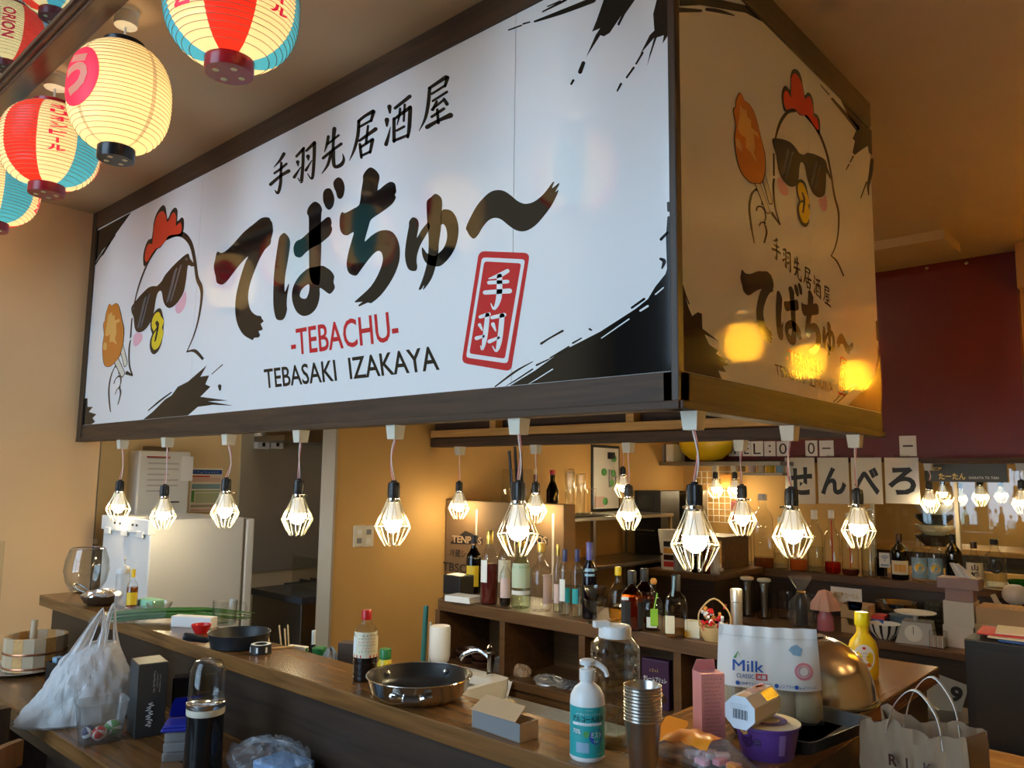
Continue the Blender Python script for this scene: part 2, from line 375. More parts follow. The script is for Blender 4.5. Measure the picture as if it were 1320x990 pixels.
# ------------------------------------------------------------------ the big hanging sign box
ZB = 1.7237; ZW0 = 1.820; ZW1 = 3.0
sign = thing('hanging_sign_box', 'huge white sign box with black brush lettering and rooster drawings hanging over the counter', 'sign', (0, 0, ZB))
def sobj(mb, name, mats, parent=None, smooth=False):
    # parts are modelled in room coordinates; the sign's origin is its lower front corner
    mb.v = [(x, y, z-ZB) for x, y, z in mb.v]
    return mb.obj(name, mats, parent or sign, smooth)
T = CEIL
SW = 1.556
# white sheets (front in three, side in two) standing proud of a backing board
sobj(MB().box(-3.98, 0.012, ZB+.02, -0.012, 0.05, T-.02).box(-0.05, 0.05, ZB+.02, -0.012, SW-.02, T-.02), 'backing_board', 'dark_board')
for x0, x1 in ((-3.935, -2.621), (-2.619, -0.571), (-0.569, -0.022)):
    sobj(MB().box(x0, 0.004, ZW0-.01, x1, 0.012, ZW1), 'sign_sheet', 'white_gloss')
for y0, y1 in ((0.022, 0.899), (0.901, SW)):
    sobj(MB().box(-0.012, y0, ZW0-.01, -0.004, y1, ZW1), 'sign_sheet', 'white_gloss')
sobj(MB().box(-4.0, -0.008, ZB, 0.0, 0.05, ZB+.022, .003).box(-4.0, 0.0, ZB+.018, -0.0, 0.05, ZW0, .003), 'bottom_board', 'dark_board')
sobj(MB().box(-0.05, 0.0, ZB, 0.008, SW+.01, ZB+.022, .003).box(-0.05, 0.0, ZB+.018, 0.0, SW, ZW0, .003), 'bottom_board', 'dark_board_y')
sobj(MB().box(-4.0, -0.004, ZW1, 0.0, 0.05, T-.001, .003), 'top_board', 'dark_board')
sobj(MB().box(-0.05, 0.0, ZW1, 0.004, SW, T-.001, .003), 'top_board', 'dark_board_y')
sobj(MB().box(-0.022, -0.006, ZB+.02, 0.0, 0.022, T-.001, .003), 'corner_post', 'dark_board_z')
sobj(MB().box(-4.0, -0.006, ZB+.02, -3.935, 0.05, T-.001, .003), 'end_post', 'dark_board_z')
# back of the box and pine framing seen from underneath
BY = 1.50
sobj(MB().box(-2.545, BY, ZB+.05, -0.05, SW, T-.001), 'back_board', 'dark_board')
sobj(MB().box(-2.545, BY-.035, ZB+.0, -0.05, SW, ZB+.05, .004), 'back_sill', 'dark_board')
sobj(MB().box(-4.0, 0.05, ZB+.01, -0.05, 0.085, ZB+.05), 'rail', 'pine')
sobj(MB().box(-0.088, 0.085, ZB+.01, -0.05, BY-.04, ZB+.05), 'rail', 'pine_y')
for k in range(3):
    sobj(MB().box(-2.50+0.004*k, BY-.075-.001*k, ZB+.055+.115*k, -0.09, BY-.001, ZB+.095+.115*k, .003), 'rail', 'pine')
for x in (-3.3, -2.4, -1.55, -0.75):
    sobj(MB().box(x-.02, 0.085, ZB+.17, x+.02, BY-.08, ZB+.21), 'joist', 'pine_y')
for x in (-2.0, -1.1, -0.5):
    sobj(MB().box(x-.022, BY-.07, ZB+.095, x+.022, BY-.01, ZB+.17), 'stud', 'pine')

# ---- artwork: traced in the photograph, laid flat on the sheets
def crop(sc, ox, oy): return lambda x, y: (ox + x/sc, oy + y/sc)
def FR(u, v): p = at(u, v, 1, 0.004); return (p.x, p.z)
def SD(u, v): p = at(u, v, 0, -0.004); return (p.y, p.z)
def pf(layer): return lambda a, b, d: (a, 0.004 - 0.0003*layer - d, b)
def ps(layer): return lambda a, b, d: (-0.004 + 0.0003*layer + d, a, b)
PR = 0.0003
def clipz(poly, z0=ZW0+.001, z1=ZW1-.001): return [(a, min(max(b, z0), z1)) for a, b in poly]
A_ = crop(5.2125, 270, 260); B_ = crop(4.95, 420, 200); C_ = crop(6, 510, 220); D_ = crop(9, 340, 150); E_ = crop(7.615, 445, 85); F_ = crop(5.827, 585, 315)
C2 = crop(3.094, 100, 240); C5 = crop(3.3, 580, 0); C6 = crop(3.094, 580, 240); C7 = crop(3.3, 870, 0); C8 = crop(3.414, 870, 280); G_ = crop(5.825, 940, 80)
def poly_c(c, pts, n=3): return [c(*p) for p in (smooth_loop(pts, n) if n > 1 else pts)]
def rib_c(c, pts): return [c(*p) for p in ribbon(pts)]
KANA = {
 'te': [(poly_c(A_, [(60,335),(75,345),(105,335),(160,285),(230,205),(300,148),(345,112),(380,104),(405,110),(412,128),(422,140),(428,200),(415,250),(410,285),(375,320),(340,380),(310,450),(280,530),(265,590),(260,650),(270,710),(290,745),(320,765),(345,768),(352,785),(365,805),(345,820),(355,845),(355,862),(330,870),(340,895),(330,912),(300,915),(292,930),(265,918),(230,895),(200,850),(180,790),(173,720),(178,640),(195,560),(220,470),(245,400),(262,368),(240,385),(190,440),(130,520),(100,550),(80,557),(50,545),(42,500),(32,460),(30,425),(40,385),(48,345)], 2), [])],
 'ba': [(poly_c(A_, [(500,210),(520,222),(538,250),(542,290),(530,380),(512,480),(505,560),(508,605),(530,555),(535,560),(522,640),(520,700),(522,725),(510,770),(490,795),(455,792),(440,760),(430,690),(430,590),(435,480),(448,370),(462,280),(472,235)]), []),
  (poly_c(A_, [(590,262),(620,248),(668,205),(720,165),(765,125),(795,103),(815,112),(822,145),(818,160),(825,185),(810,225),(770,262),(740,285),(690,310),(650,340),(620,370),(600,375),(575,362),(565,320),(572,285)]), []),
  (poly_c(A_, [(665,40),(690,10),(712,0),(740,15),(757,50),(752,90),(750,200),(752,300),(748,430),(745,520),(735,560),(690,545),(672,480),(670,380),(668,250),(668,110),(656,80)]), []),
  (poly_c(A_, [(672,445),(640,465),(600,505),(570,555),(555,610),(558,670),(580,730),(610,760),(640,768),(680,755),(715,720),(735,670),(742,620),(742,580),(770,595),(803,619),(824,609),(843,577),(834,540),(839,503),(818,466),(782,440),(755,430),(700,440)]), [poly_c(A_, [(668,555),(640,570),(615,600),(608,635),(625,650),(650,650),(665,620),(672,585)])]),
  ([tuple(p) for p in smooth_loop([(417,248),(420,243.5),(425.5,243),(429,248),(431.2,256.6),(429.5,265.7),(425,270.3),(420.5,268),(417,260),(416.4,253)])], []),
  (poly_c(B_, [(50,170),(75,143),(100,150),(118,185),(120,225),(110,265),(92,280),(75,270),(65,235),(52,205)]), [])],
 'chi': [(poly_c(B_, [(285,78),(315,92),(338,120),(343,150),(330,225),(370,195),(410,170),(440,180),(447,205),(450,235),(440,255),(448,268),(430,305),(390,340),(340,375),(290,410),(275,450),(255,520),(250,552),(290,515),(340,485),(385,478),(425,490),(455,530),(472,590),(470,670),(445,750),(400,830),(350,895),(290,945),(270,940),(215,965),(210,955),(235,935),(195,940),(187,932),(240,885),(290,835),(330,770),(355,710),(365,660),(355,620),(330,612),(295,640),(255,690),(215,745),(192,770),(150,755),(135,715),(135,670),(150,600),(170,530),(178,490),(140,512),(110,505),(92,475),(88,430),(92,385),(105,362),(118,370),(140,362),(180,340),(215,315),(225,240),(238,160),(238,130),(260,95)], 2), [])],
 'yu': [(poly_c(C_, [(105,395),(130,362),(165,372),(180,410),(175,460),(165,520),(200,460),(245,405),(255,400),(265,440),(235,500),(195,570),(170,640),(162,700),(168,745),(155,775),(110,770),(85,730),(73,660),(78,580),(90,500),(103,430)]), []),
  (poly_c(C_, [(275,205),(305,180),(340,195),(360,235),(357,330),(350,450),(335,560),(330,640),(310,740),(285,820),(250,880),(212,922),(222,885),(195,920),(180,915),(205,850),(230,770),(248,690),(255,600),(255,500),(245,400),(240,260),(250,225)]), []),
  (poly_c(C_, [(357,312),(400,300),(440,318),(470,365),(487,440),(480,530),(455,610),(410,680),(350,735),(300,740),(250,725),(220,690),(205,640),(205,592),(225,615),(245,640),(300,660),(330,640),(370,600),(395,540),(398,480),(385,430),(365,412),(350,415)]), [])],
 'wave': [(poly_c(C_, [(545,440),(580,360),(630,270),(690,200),(740,162),(790,150),(840,158),(890,190),(940,232),(990,255),(1040,252),(1090,228),(1150,175),(1200,110),(1222,85),(1225,95),(1210,135),(1240,115),(1262,97),(1265,108),(1235,165),(1255,150),(1258,160),(1240,205),(1200,280),(1140,360),(1080,425),(1020,462),(970,470),(920,455),(870,420),(820,380),(770,365),(720,385),(675,435),(640,495),(605,527),(575,505),(555,470)]), [])],
}
KANJI = [
 (D_, [[(235,435,40),(190,510,32),(120,590,8)],[(265,550,28),(195,610,30),(125,660,28)],[(290,635,45),(190,695,35),(80,790,40)],[(205,540,30),(200,640,32),(195,780,38),(165,890,34),(130,855,10)]]),
 (D_, [[(380,465,30),(465,370,34)],[(460,380,36),(455,560,36),(440,740,40),(430,765,20),(395,715,10)],[(395,530,45),(400,575,12)],[(355,705,38),(430,590,12)],[(495,400,30),(590,305,40)],[(590,310,42),(585,500,38),(570,690,36),(550,722,22),(510,665,10)],[(515,465,48),(520,510,12)],[(490,625,34),(560,510,10)]]),
 (D_, [[(750,235,36),(735,320,34),(705,415,8)],[(870,220,28),(745,320,26)],[(820,145,50),(808,280,38),(805,390,34)],[(900,320,36),(790,400,32),(690,485,36)],[(780,430,34),(745,560,34),(675,665,8)],[(810,400,40),(810,520,44),(830,585,40),(900,560,46),(930,500,32),(915,430,6)]]),
 (E_, [[(130,545,30),(190,495,30),(275,445,38)],[(280,450,38),(255,540,28)],[(140,600,24),(255,535,24)],[(135,540,32),(125,680,34),(90,820,28),(42,930,5)],[(140,735,26),(300,620,40)],[(225,590,24),(210,720,26),(205,760,24)],[(145,770,30),(160,900,28)],[(150,800,26),(270,720,28)],[(270,725,36),(245,850,28)],[(165,880,26),(250,840,26)]]),
 (E_, [[(435,400,45),(440,460,22)],[(410,530,48),(410,590,20)],[(445,600,6),(425,690,26),(402,770,40)],[(490,415,30),(635,300,38)],[(480,520,34),(480,740,34)],[(485,520,28),(640,405,36)],[(640,410,40),(630,600,38),(615,700,28)],[(480,735,28),(615,680,28)],[(505,635,24),(580,595,26)],[(540,420,24),(530,500,22),(510,580,8)],[(585,380,24),(575,540,22)]]),
 (E_, [[(825,220,30),(990,110,40)],[(1005,115,40),(980,200,28)],[(850,275,24),(985,190,24)],[(830,220,34),(815,380,36),(785,520,28),(725,640,5)],[(860,345,24),(1000,255,26)],[(900,350,26),(860,430,30)],[(850,430,22),(960,340,24)],[(970,325,30),(1000,375,38)],[(850,500,28),(970,420,30)],[(905,430,28),(915,560,30)],[(805,600,44),(920,535,34),(1035,485,54)]]),
]
STAMP = [[(405,200,30),(340,235,34),(265,258,8)],[(265,288,28),(405,280,28)],[(235,362,32),(420,350,38)],[(345,240,40),(340,400,42),(305,485,20),(280,445,6)],
 [(200,545,26),(265,525,30)],[(255,530,34),(235,700,36),(215,790,16),(202,762,6)],[(195,605,26),(215,645,10)],[(172,705,30),(225,690,20)],[(288,550,26),(380,530,32)],[(365,535,38),(345,720,38),(320,802,18),(292,765,6)],[(295,600,30),(315,650,10)],[(268,730,30),(340,700,18)]]
def art(name, polys, to2, put, m, parent=None, layer=1, clip=True):
    mb = MB()
    for outer, holes in polys:
        o2 = [to2(*p) for p in outer]
        if clip: o2 = clipz(o2)
        mb.prism(o2, PR, put(layer), [[to2(*p) for p in h] for h in holes])
    return sobj(mb, name, m, parent)
# maps: the side face repeats the same artwork smaller
def aff(c): return lambda a, b: (c[0][0]*a+c[1][0]*b+c[2][0], c[0][1]*a+c[1][1]*b+c[2][1])
TXT = aff([[0.4421, -0.0102], [-0.0023, 0.4138], [1.4455, 1.0614]])
STP = aff([[0.3255, 0.065], [0.0399, 0.3784], [1.272, 1.1854]])
def KJ(a, b):
    da, db = a+1.975, b-2.782
    return (0.58 + 0.4205*da, 2.256 - 0.06*da*0.92 + 0.42*(db-0.094*da) + 0.02*da)
def FT(u, v): return TXT(*FR(u, v))
def FS(u, v): return STP(*FR(u, v))
def FK(u, v): return KJ(*FR(u, v))
for k, pol in KANA.items():
    art('brush_letter', pol, FR, pf, 'ink_black'); art('brush_letter', pol, FT, ps, 'ink_black')
for c, st in KANJI:
    pol = [(rib_c(c, s_), []) for s_ in st]
    art('brush_letter', pol, FR, pf, 'ink_black'); art('brush_letter', pol, FK, ps, 'ink_black')
def rrect(c4, r=0.12):
    out = []
    for i in range(4):
        p0, p, p1 = Vector(c4[i-1]), Vector(c4[i]), Vector(c4[(i+1) % 4]); w_ = min((p0-p).length, (p1-p).length)*r
        a = p+(p0-p).normalized()*w_; b = p+(p1-p).normalized()*w_
        for t in (0, .25, .5, .75, 1): q = a*(1-t)**2+p*2*t*(1-t)+b*t*t; out.append((q.x, q.y))
    return out
for to2, put in ((FR, pf), (FS, ps)):
    st = art('red_seal', [([F_(*p) for p in rrect([(190,50),(572,65),(430,955),(58,890)])], [])], to2, put, 'ink_red', layer=1)
    art('seal_border', [([F_(*p) for p in rrect([(213,98),(537,113),(405,895),(93,850)], .08)], [[F_(*p) for p in rrect([(230,128),(508,143),(385,860),(118,820)], .08)]])], to2, put, 'white_gloss', st, 2)
    art('seal_letter', [(rib_c(F_, s_), []) for s_ in STAMP[:4]], to2, put, 'white_gloss', st, 2)
    art('seal_letter', [(rib_c(F_, s_), []) for s_ in STAMP[4:]], to2, put, 'white_gloss', st, 2)
def latin(body, p0, p1, ptop, m, bold):
    # p0 lower left, p1 lower right, ptop upper left of the line in the photograph
    o = Vector(FR(*p0)); e = Vector(FR(*p1))-o; h = Vector(FR(*ptop))-o
    for to, put in ((lambda a, b: (a, b), pf), (TXT, ps)):
        fn = put(1)
        sobj(lettering(MB(), body, lambda s_, t_: fn(*to(o.x+e.x*s_+h.x*t_, o.y+e.y*s_+h.y*t_), PR), bold), 'lettering', m)
latin('-TEBACHU-', (376, 459), (515, 439), (374, 425), 'ink_red', 0.012)
latin('TEBASAKI  IZAKAYA', (342, 501), (567, 477), (340, 476), 'ink_black', 0.012)
# splashes of ink in the corners
SPL_F = [
 (poly_c(C2, [(66,186),(200,112),(214,106),(160,180),(120,235),(100,255),(60,322),(60,300),(65,230)], 1), []),
 (rib_c(C2, [(62,325,5),(105,260,7),(150,196,4)]), []), (rib_c(C2, [(100,275,4),(130,225,5)]), []),
 (poly_c(C2, [(262,935),(300,900),(350,850),(375,835),(400,800),(440,780),(515,715),(490,760),(525,755),(510,790),(530,800),(490,840),(600,855),(520,858),(620,875),(540,872),(480,880),(440,915),(400,918)], 1), []),
 (rib_c(C2, [(282,895,4),(330,855,7),(375,822,4)]), []), (rib_c(C2, [(535,750,3),(578,712,4)]), []), (rib_c(C2, [(567,797,14),(568,812,8)]), []),
 (poly_c(C2, [(15,850),(40,845),(40,880),(62,880),(45,900),(75,910),(60,925),(70,940),(55,954),(10,958)], 1), []),
 (poly_c(C6, [(240,800),(340,735),(440,662),(600,580),(740,490),(790,450),(820,400),(860,350),(866,330),(862,200),(868,120),(880,120),(886,320),(890,742)], 1), []),
 (rib_c(C6, [(180,800,5),(260,740,8),(330,700,3)]), []), (rib_c(C6, [(222,800,5),(330,730,6)]), []), (rib_c(C6, [(400,685,6),(475,640,6)]), []), (rib_c(C6, [(345,714,7),(395,690,5)]), []), (rib_c(C6, [(490,626,7),(525,606,5)]), []), (rib_c(C6, [(557,570,8),(565,574,6)]), []), (rib_c(C6, [(364,628,9),(400,605,7),(450,577,9)]), []), (rib_c(C6, [(725,485,8),(775,450,10)]), []), (rib_c(C6, [(842,212,12),(868,185,10)]), []), (rib_c(C6, [(872,68,12),(872,98,10)]), []), (rib_c(C6, [(840,290,10),(855,300,16),(846,328,6)]), []),
 (rib_c(C5, [(360,92,8),(480,50,20),(610,0,24)]), []), (rib_c(C5, [(395,50,6),(470,12,10),(500,-4,8)]), []), (rib_c(C5, [(250,128,6),(305,108,6)]), []), (rib_c(C5, [(312,102,7),(340,94,6)]), []), (rib_c(C5, [(415,28,5),(470,5,7)]), []),
 (poly_c(C5, [(665,-30),(815,-40),(745,60),(720,110),(712,105),(730,65),(680,140),(655,155),(640,150),(580,243),(620,150),(640,120),(605,135),(625,85)], 1), []),
 (rib_c(C5, [(568,268,16),(554,306,18)]), []), (rib_c(C5, [(525,342,10),(516,358,8)]), []),
 (poly_c(C5, [(895,-60),(955,-60),(948,120),(905,185),(910,150),(880,160),(850,245),(840,280),(850,230),(870,160),(810,230),(850,150),(870,130),(865,60)], 1), []),
 (rib_c(C5, [(820,225,9),(792,272,7)]), []), (rib_c(C5, [(782,288,9),(752,330,8)]), []), (rib_c(C5, [(728,357,10),(712,387,6)]), []),
]
for q in SPL_F: art('ink_splash', [q], FR, pf, 'ink_black')
for q in ([(315,790,4),(410,730,4)], [(605,606,4),(715,530,5)], [(760,497,8),(790,478,8)], [(820,432,5),(852,405,5)]):
    art('ink_gap', [(rib_c(C6, q), [])], FR, pf, 'white_gloss', layer=2)
SPL_S = [
 (poly_c(C7, [(18,-40),(300,-40),(345,50),(372,80),(300,55),(200,38),(110,22),(18,26)], 1), []),
 (rib_c(C7, [(18,42,22),(110,46,12)]), []), (rib_c(C7, [(135,40,14),(190,48,16),(252,66,5)]), []),
 (rib_c(C7, [(620,362,4),(655,403,5)]), []), (rib_c(C7, [(668,420,10),(720,480,14),(775,545,20)]), []),
 (poly_c(C7, [(705,425),(770,480),(836,548),(838,660),(825,650),(820,620),(790,640),(765,660),(755,650),(765,600),(755,590),(775,545),(740,500)], 1), []),
 (rib_c(C7, [(758,665,7),(745,690,5)]), []), (rib_c(C7, [(740,700,6),(728,722,4)]), []), (rib_c(C7, [(838,680,14),(832,740,16),(822,790,10),(824,830,4)]), []), (rib_c(C7, [(815,775,6),(790,842,4)]), []),
 (poly_c(C8, [(30,300),(45,350),(60,400),(75,435),(100,418),(118,425),(120,490),(195,548),(130,515),(150,560),(190,588),(180,600),(235,635),(200,630),(240,650),(210,655),(225,682),(190,675),(205,712),(100,690),(30,675)], 1), []),
 (rib_c(C8, [(26,282,8),(45,340,7),(62,382,5)]), []),
 (poly_c(C8, [(760,828),(820,770),(880,690),(892,620),(890,560),(905,640),(912,860)], 1), []),
 (rib_c(C8, [(700,812,5),(760,752,7),(800,735,4)]), []), (rib_c(C8, [(715,816,5),(785,752,6)]), []), (rib_c(C8, [(888,460,10),(892,540,10)]), []),
]
for q in SPL_S: art('ink_splash', [q], SD, ps, 'ink_black')

# ---- the rooster drawing (traced on the side face; the front one is the same drawing larger)
CH = aff([[0.711, -0.085], [0.0302, 0.6937], [2.9137, 0.6459]])
_a, _b, _c, _d = 0.711, 0.0302, -0.085, 0.6937; _det = _a*_d-_b*_c
def CHI(y, z): dy, dz = y-2.9137, z-0.6459; return ((_d*dy-_b*dz)/_det, (-_c*dy+_a*dz)/_det)
def SF(u, v): return CHI(*SD(u, v))
H = lambda pts: [(p[0], p[1]+699, *p[2:]) for p in pts]
def rooster(to2, put):
    P = lambda pts, n=2: (poly_c(G_, pts, n), [])
    R = lambda pts: (rib_c(G_, pts), [])
    body = art('rooster_outline', [R([(495,365,22),(440,375,26),(395,430,24),(365,500,18),(345,580,12)]), R([(333,690,12),(335,850,14)]), R([(335,880,14),(330,949,14),(345,1100,12),(380,1220,8)]), R([(380,1222,8),(320,1135,22)]),
        R([(570,400,14),(640,480,18),(690,570,18),(735,700,15),(765,850,14),(788,1000,14),(815,1100,14),(822,1180,13),(815,1300,11),(795,1390,10),(765,1455,8)]), R([(765,1455,8),(810,1500,12),(857,1605,9)]),
        R(H([(200,255,14),(165,300,18),(150,400,16),(165,540,14),(188,660,8)])), R(H([(200,258,14),(235,290,14),(247,370,10)])), R(H([(203,415,10),(212,388,12),(245,390,12),(270,425,10)])), R(H([(225,530,10),(240,505,12),(270,510,12)])), R(H([(268,430,10),(274,470,12),(262,505,10)])), R(H([(265,515,10),(280,580,14),(262,655,12)]))], to2, put, 'ink_black')
    art('comb_outline', [P([(412,372),(395,300),(393,230),(408,185),(430,180),(455,210),(458,110),(470,65),(490,52),(520,68),(545,130),(565,250),(585,228),(610,240),(632,300),(635,380),(660,395),(678,440),(682,510),(672,545),(640,490),(600,440),(565,405),(530,400),(495,365),(450,360)])], to2, put, 'ink_black', body)
    art('comb', [P([(428,360),(408,300),(410,235),(425,215),(445,235),(462,265),(465,130),(480,90),(500,88),(530,130),(555,210),(568,278),(590,258),(608,270),(625,330),(628,385),(632,410),(655,420),(668,470),(665,512),(620,450),(580,396),(560,404),(525,390),(495,356),(460,350)])], to2, put, 'ink_scarlet', body, 2)
    art('sunglasses', [P([(320,585),(335,572),(400,580),(460,605),(505,655),(525,685),(560,697),(580,682),(630,690),(690,715),(725,745),(735,790),(760,860),(775,900),(750,870),(728,830),(725,900),(718,985),(700,1010),(670,1018),(630,990),(600,930),(580,860),(570,800),(555,760),(535,755),(525,800),(520,870),(505,920),(470,938),(430,920),(390,870),(365,800),(350,700),(330,640)])], to2, put, 'ink_black', body, 3)
    for g in ([(440,665,22),(402,840,22)], [(472,680,16),(425,868,16)], [(653,752,20),(617,918,20)], [(684,770,14),(640,945,14)], [(340,605,8),(342,622,8)], [(714,762,7),(720,780,7)]): art('lens_glint', [R(g)], to2, put, 'ink_grey', body, 4)
    art('cheek', [P([(362,880),(385,870),(430,930),(442,970),(440,995),(415,1003),(385,985),(365,940)])], to2, put, 'ink_pink', body, 1)
    art('cheek', [P(H([(668,330),(700,322),(725,300),(735,360),(730,410),(710,422),(685,400)]))], to2, put, 'ink_pink', body, 1)
    art('beak_outline', [P(H([(500,215),(520,185),(545,185),(570,215),(585,270),(590,300),(600,345),(600,450),(595,510),(575,540),(545,530),(520,480),(508,420),(510,370),(520,345),(505,290)]))], to2, put, 'ink_black', body, 4)
    art('beak', [P(H([(512,225),(535,205),(560,230),(578,285),(602,350),(590,380),(605,440),(590,495),(570,512),(545,495),(525,440),(522,385),(535,350),(515,290)]))], to2, put, 'ink_yellow', body, 5)
    art('beak_line', [R(H([(545,285,14),(560,335,18),(530,352,16)])), R(H([(560,350,16),(550,430,14)]))], to2, put, 'ink_black', body, 6)
    DR = [(75,235),(95,250),(112,290),(150,320),(180,370),(200,430),(222,520),(240,600),(262,690),(265,780),(262,835),(240,905),(200,910),(160,905),(120,870),(85,820),(60,740),(45,640),(40,560),(48,480),(35,400),(32,350),(48,340),(50,290)]
    cx, cy = 150, 580
    art('bone_outline', [R([(190,860,42),(290,1125,36)]), R([(252,840,36),(310,1055,34)])], to2, put, 'ink_brown', body, 2)
    art('bone', [R([(192,862,32),(289,1120,27)]), R([(254,842,27),(309,1052,25)])], to2, put, 'ink_bone', body, 3)
    art('drumstick_outline', [P([(cx+(x-cx)*1.05, cy+(y-cy)*1.012) for x, y in DR])], to2, put, 'ink_brown', body, 4)
    art('drumstick', [P(DR)], to2, put, 'ink_orange', body, 5)
    art('drumstick_patch', [P([(78,320),(90,345),(125,365),(130,410),(160,440),(160,490),(205,530),(215,570),(180,540),(190,640),(180,680),(205,760),(150,670),(120,640),(120,570),(95,555),(60,500),(75,400)]), P([(55,570),(85,610),(92,675),(55,640),(45,600)])], to2, put, 'ink_amber', body, 6)
rooster(SD, ps)
rooster(SF, pf)
# ------------------------------------------------------------------ paper lanterns
paper_lamp('paper_cream', (0.90, 0.76, 0.46)); paper_lamp('paper_red', (0.80, 0.035, 0.02)); paper_lamp('paper_blue', (0.06, 0.40, 0.66))
paper_lamp('paper_seam', (0.55, 0.45, 0.28)); paper_lamp('paper_yellow', (0.95, 0.68, 0.10))
mat('lantern_red_cap', (0.33, 0.012, 0.02), 0.25); mat('lantern_black_cap', (0.01, 0.01, 0.012), 0.25); emit('lantern_ink_glow', (0.75, 0.015, 0.05), 0.45)  # ink given a glow in place of light through the paper
LR, LH = 0.176, 0.365
def lprof(t):   # t 0 bottom .. 1 top -> radius
    x = abs(2*t-1); return 0.060 + (LR-0.060)*(max(0, 1-x**2.6))**0.62
def lsurf(phi, t, off=0.0):
    r = lprof(t)+off; return Vector((r*math.cos(phi), r*math.sin(phi), 0.04+LH*t))
def lantern_body(kind):
    mb = MB(); seg = 64; ribs = 26; prof = []
    for k in range(ribs*2+1):
        t = k/(ribs*2); prof.append((lprof(t) - (0.0035 if k % 2 else 0), 0.04+LH*t))
    mb.lathe(prof, seg, cap0=False, cap1=False)
    n = len(mb.f); mi = []
    for k in range(n):
        i = k % seg; ph = (i+0.5)/seg*2*PI
        if kind == 'striped': mi.append([0, 1, 2, 1][int(ph/(PI/4)+0.5) % 4])    # red, cream, blue, cream
        elif kind == 'cream': mi.append(3 if i % 16 == 0 else 1)
        else: mi.append(4)
    mb.mi = mi
    return mb.mesh('lantern_body', ['paper_red', 'paper_cream', 'paper_blue', 'paper_seam', 'paper_yellow'], True)
def down_text(chars, phi, t0, t1, wd):
    mb = MB(); n = len(chars); dt = (t0-t1)/n
    for k, ch in enumerate(chars):
        bar = ch == 'ー'; w2 = wd*(0.16 if bar else 1); ta = t0-dt*k
        vs, fs, asp = text2d('丨' if bar else ch, 0.04, 2)
        hh = dt*(0.72 if ch != 'リ' else 0.8)
        mb.add([lsurf(phi+(s-0.5)*w2/lprof(ta-dt/2), ta-dt*0.1-hh*(1-t), 0.003) for s, t in vs], fs)
    return mb
caps = {}
for nm in ('lantern_red_cap', 'lantern_black_cap'):
    caps[nm] = (MB().lathe([(0.062, 0.0), (0.064, 0.004), (0.064, 0.045), (0.058, 0.05)], 32, c=(0, 0, 0)).mesh('bottom_cap', nm, True),
                MB().lathe([(0.070, 0), (0.072, 0.004), (0.072, 0.036), (0.066, 0.04)], 32, c=(0, 0, 0.385), cap0=False, cap1=False).mesh('top_ring', nm, True))
slots_m = MB()
for k in range(4):
    a = k*PI/2+.4; slots_m.lathe([(0.009, 0), (0.009, 0.001)], 10, c=(0.035*math.cos(a), 0.035*math.sin(a), -0.0012))
slots_m = slots_m.mesh('vent_hole', mat('vent_glow', (0.8, 0.6, 0.3), 0.6))  # warm colour stands in for lantern light through the vents
rose_m = MB().lathe([(0.028, 0), (0.040, 0.004), (0.042, 0.02), (0.042, 0.034), (0.034, 0.036), (0.034, 0.05), (0.046, 0.052), (0.046, 0.066)], 24).mesh('ceiling_rose', 'ivory_plastic', True)
bodies = {k: lantern_body(k) for k in ('striped', 'cream', 'yellow')}
mb = MB()
for k in range(1, 26): mb.tube([((lprof(k/26)+.0004)*math.cos(i*PI/24), (lprof(k/26)+.0004)*math.sin(i*PI/24), .04+LH*k/26) for i in range(48)], .0011, 4, closed=True)
ribs_m = mb.mesh('rib_wires', mat('rib_brown', (0.30, 0.22, 0.12), 0.7))
txt1 = down_text('オリオンビール', PI/4, 0.88, 0.26, 0.062).mesh('lettering', 'lantern_ink_glow')
def orion():
    mb = MB()
    for q in (1, ):
        vs, fs, a = text2d('ORION', 0.03, 2)
        ph = 3*PI/4
        mb.add([lsurf(ph+(t-0.5)*0.06/lprof(0.5), 0.72-0.50*s, 0.0025) for s, t in vs], fs)
    return mb.mesh('lettering', 'lantern_ink_glow')
txt2 = orion()
def emblem():
    d = MB(); n = 40; ctr = PI; nr = 7
    pt = lambda f, an: lsurf(ctr+0.095*f*math.cos(an)/lprof(0.52+0.28*f*math.sin(an)), 0.52+0.28*f*math.sin(an), 0.0028)
    d.add([pt(.001+j/nr, 2*PI*i/n) for j in range(nr+1) for i in range(n)], [(j*n+i, j*n+(i+1) % n, (j+1)*n+(i+1) % n, (j+1)*n+i) for j in range(nr) for i in range(n)])
    g = MB(); vs, fs, a = text2d('う', 0.05, 3)
    g.add([lsurf(ctr+(s-0.5)*0.11/lprof(.5), 0.33+0.40*t, 0.005) for s, t in vs], fs)
    return d.mesh('emblem', 'lantern_ink_glow'), g.mesh('emblem_letter', 'paper_cream')
emb, embl = emblem()
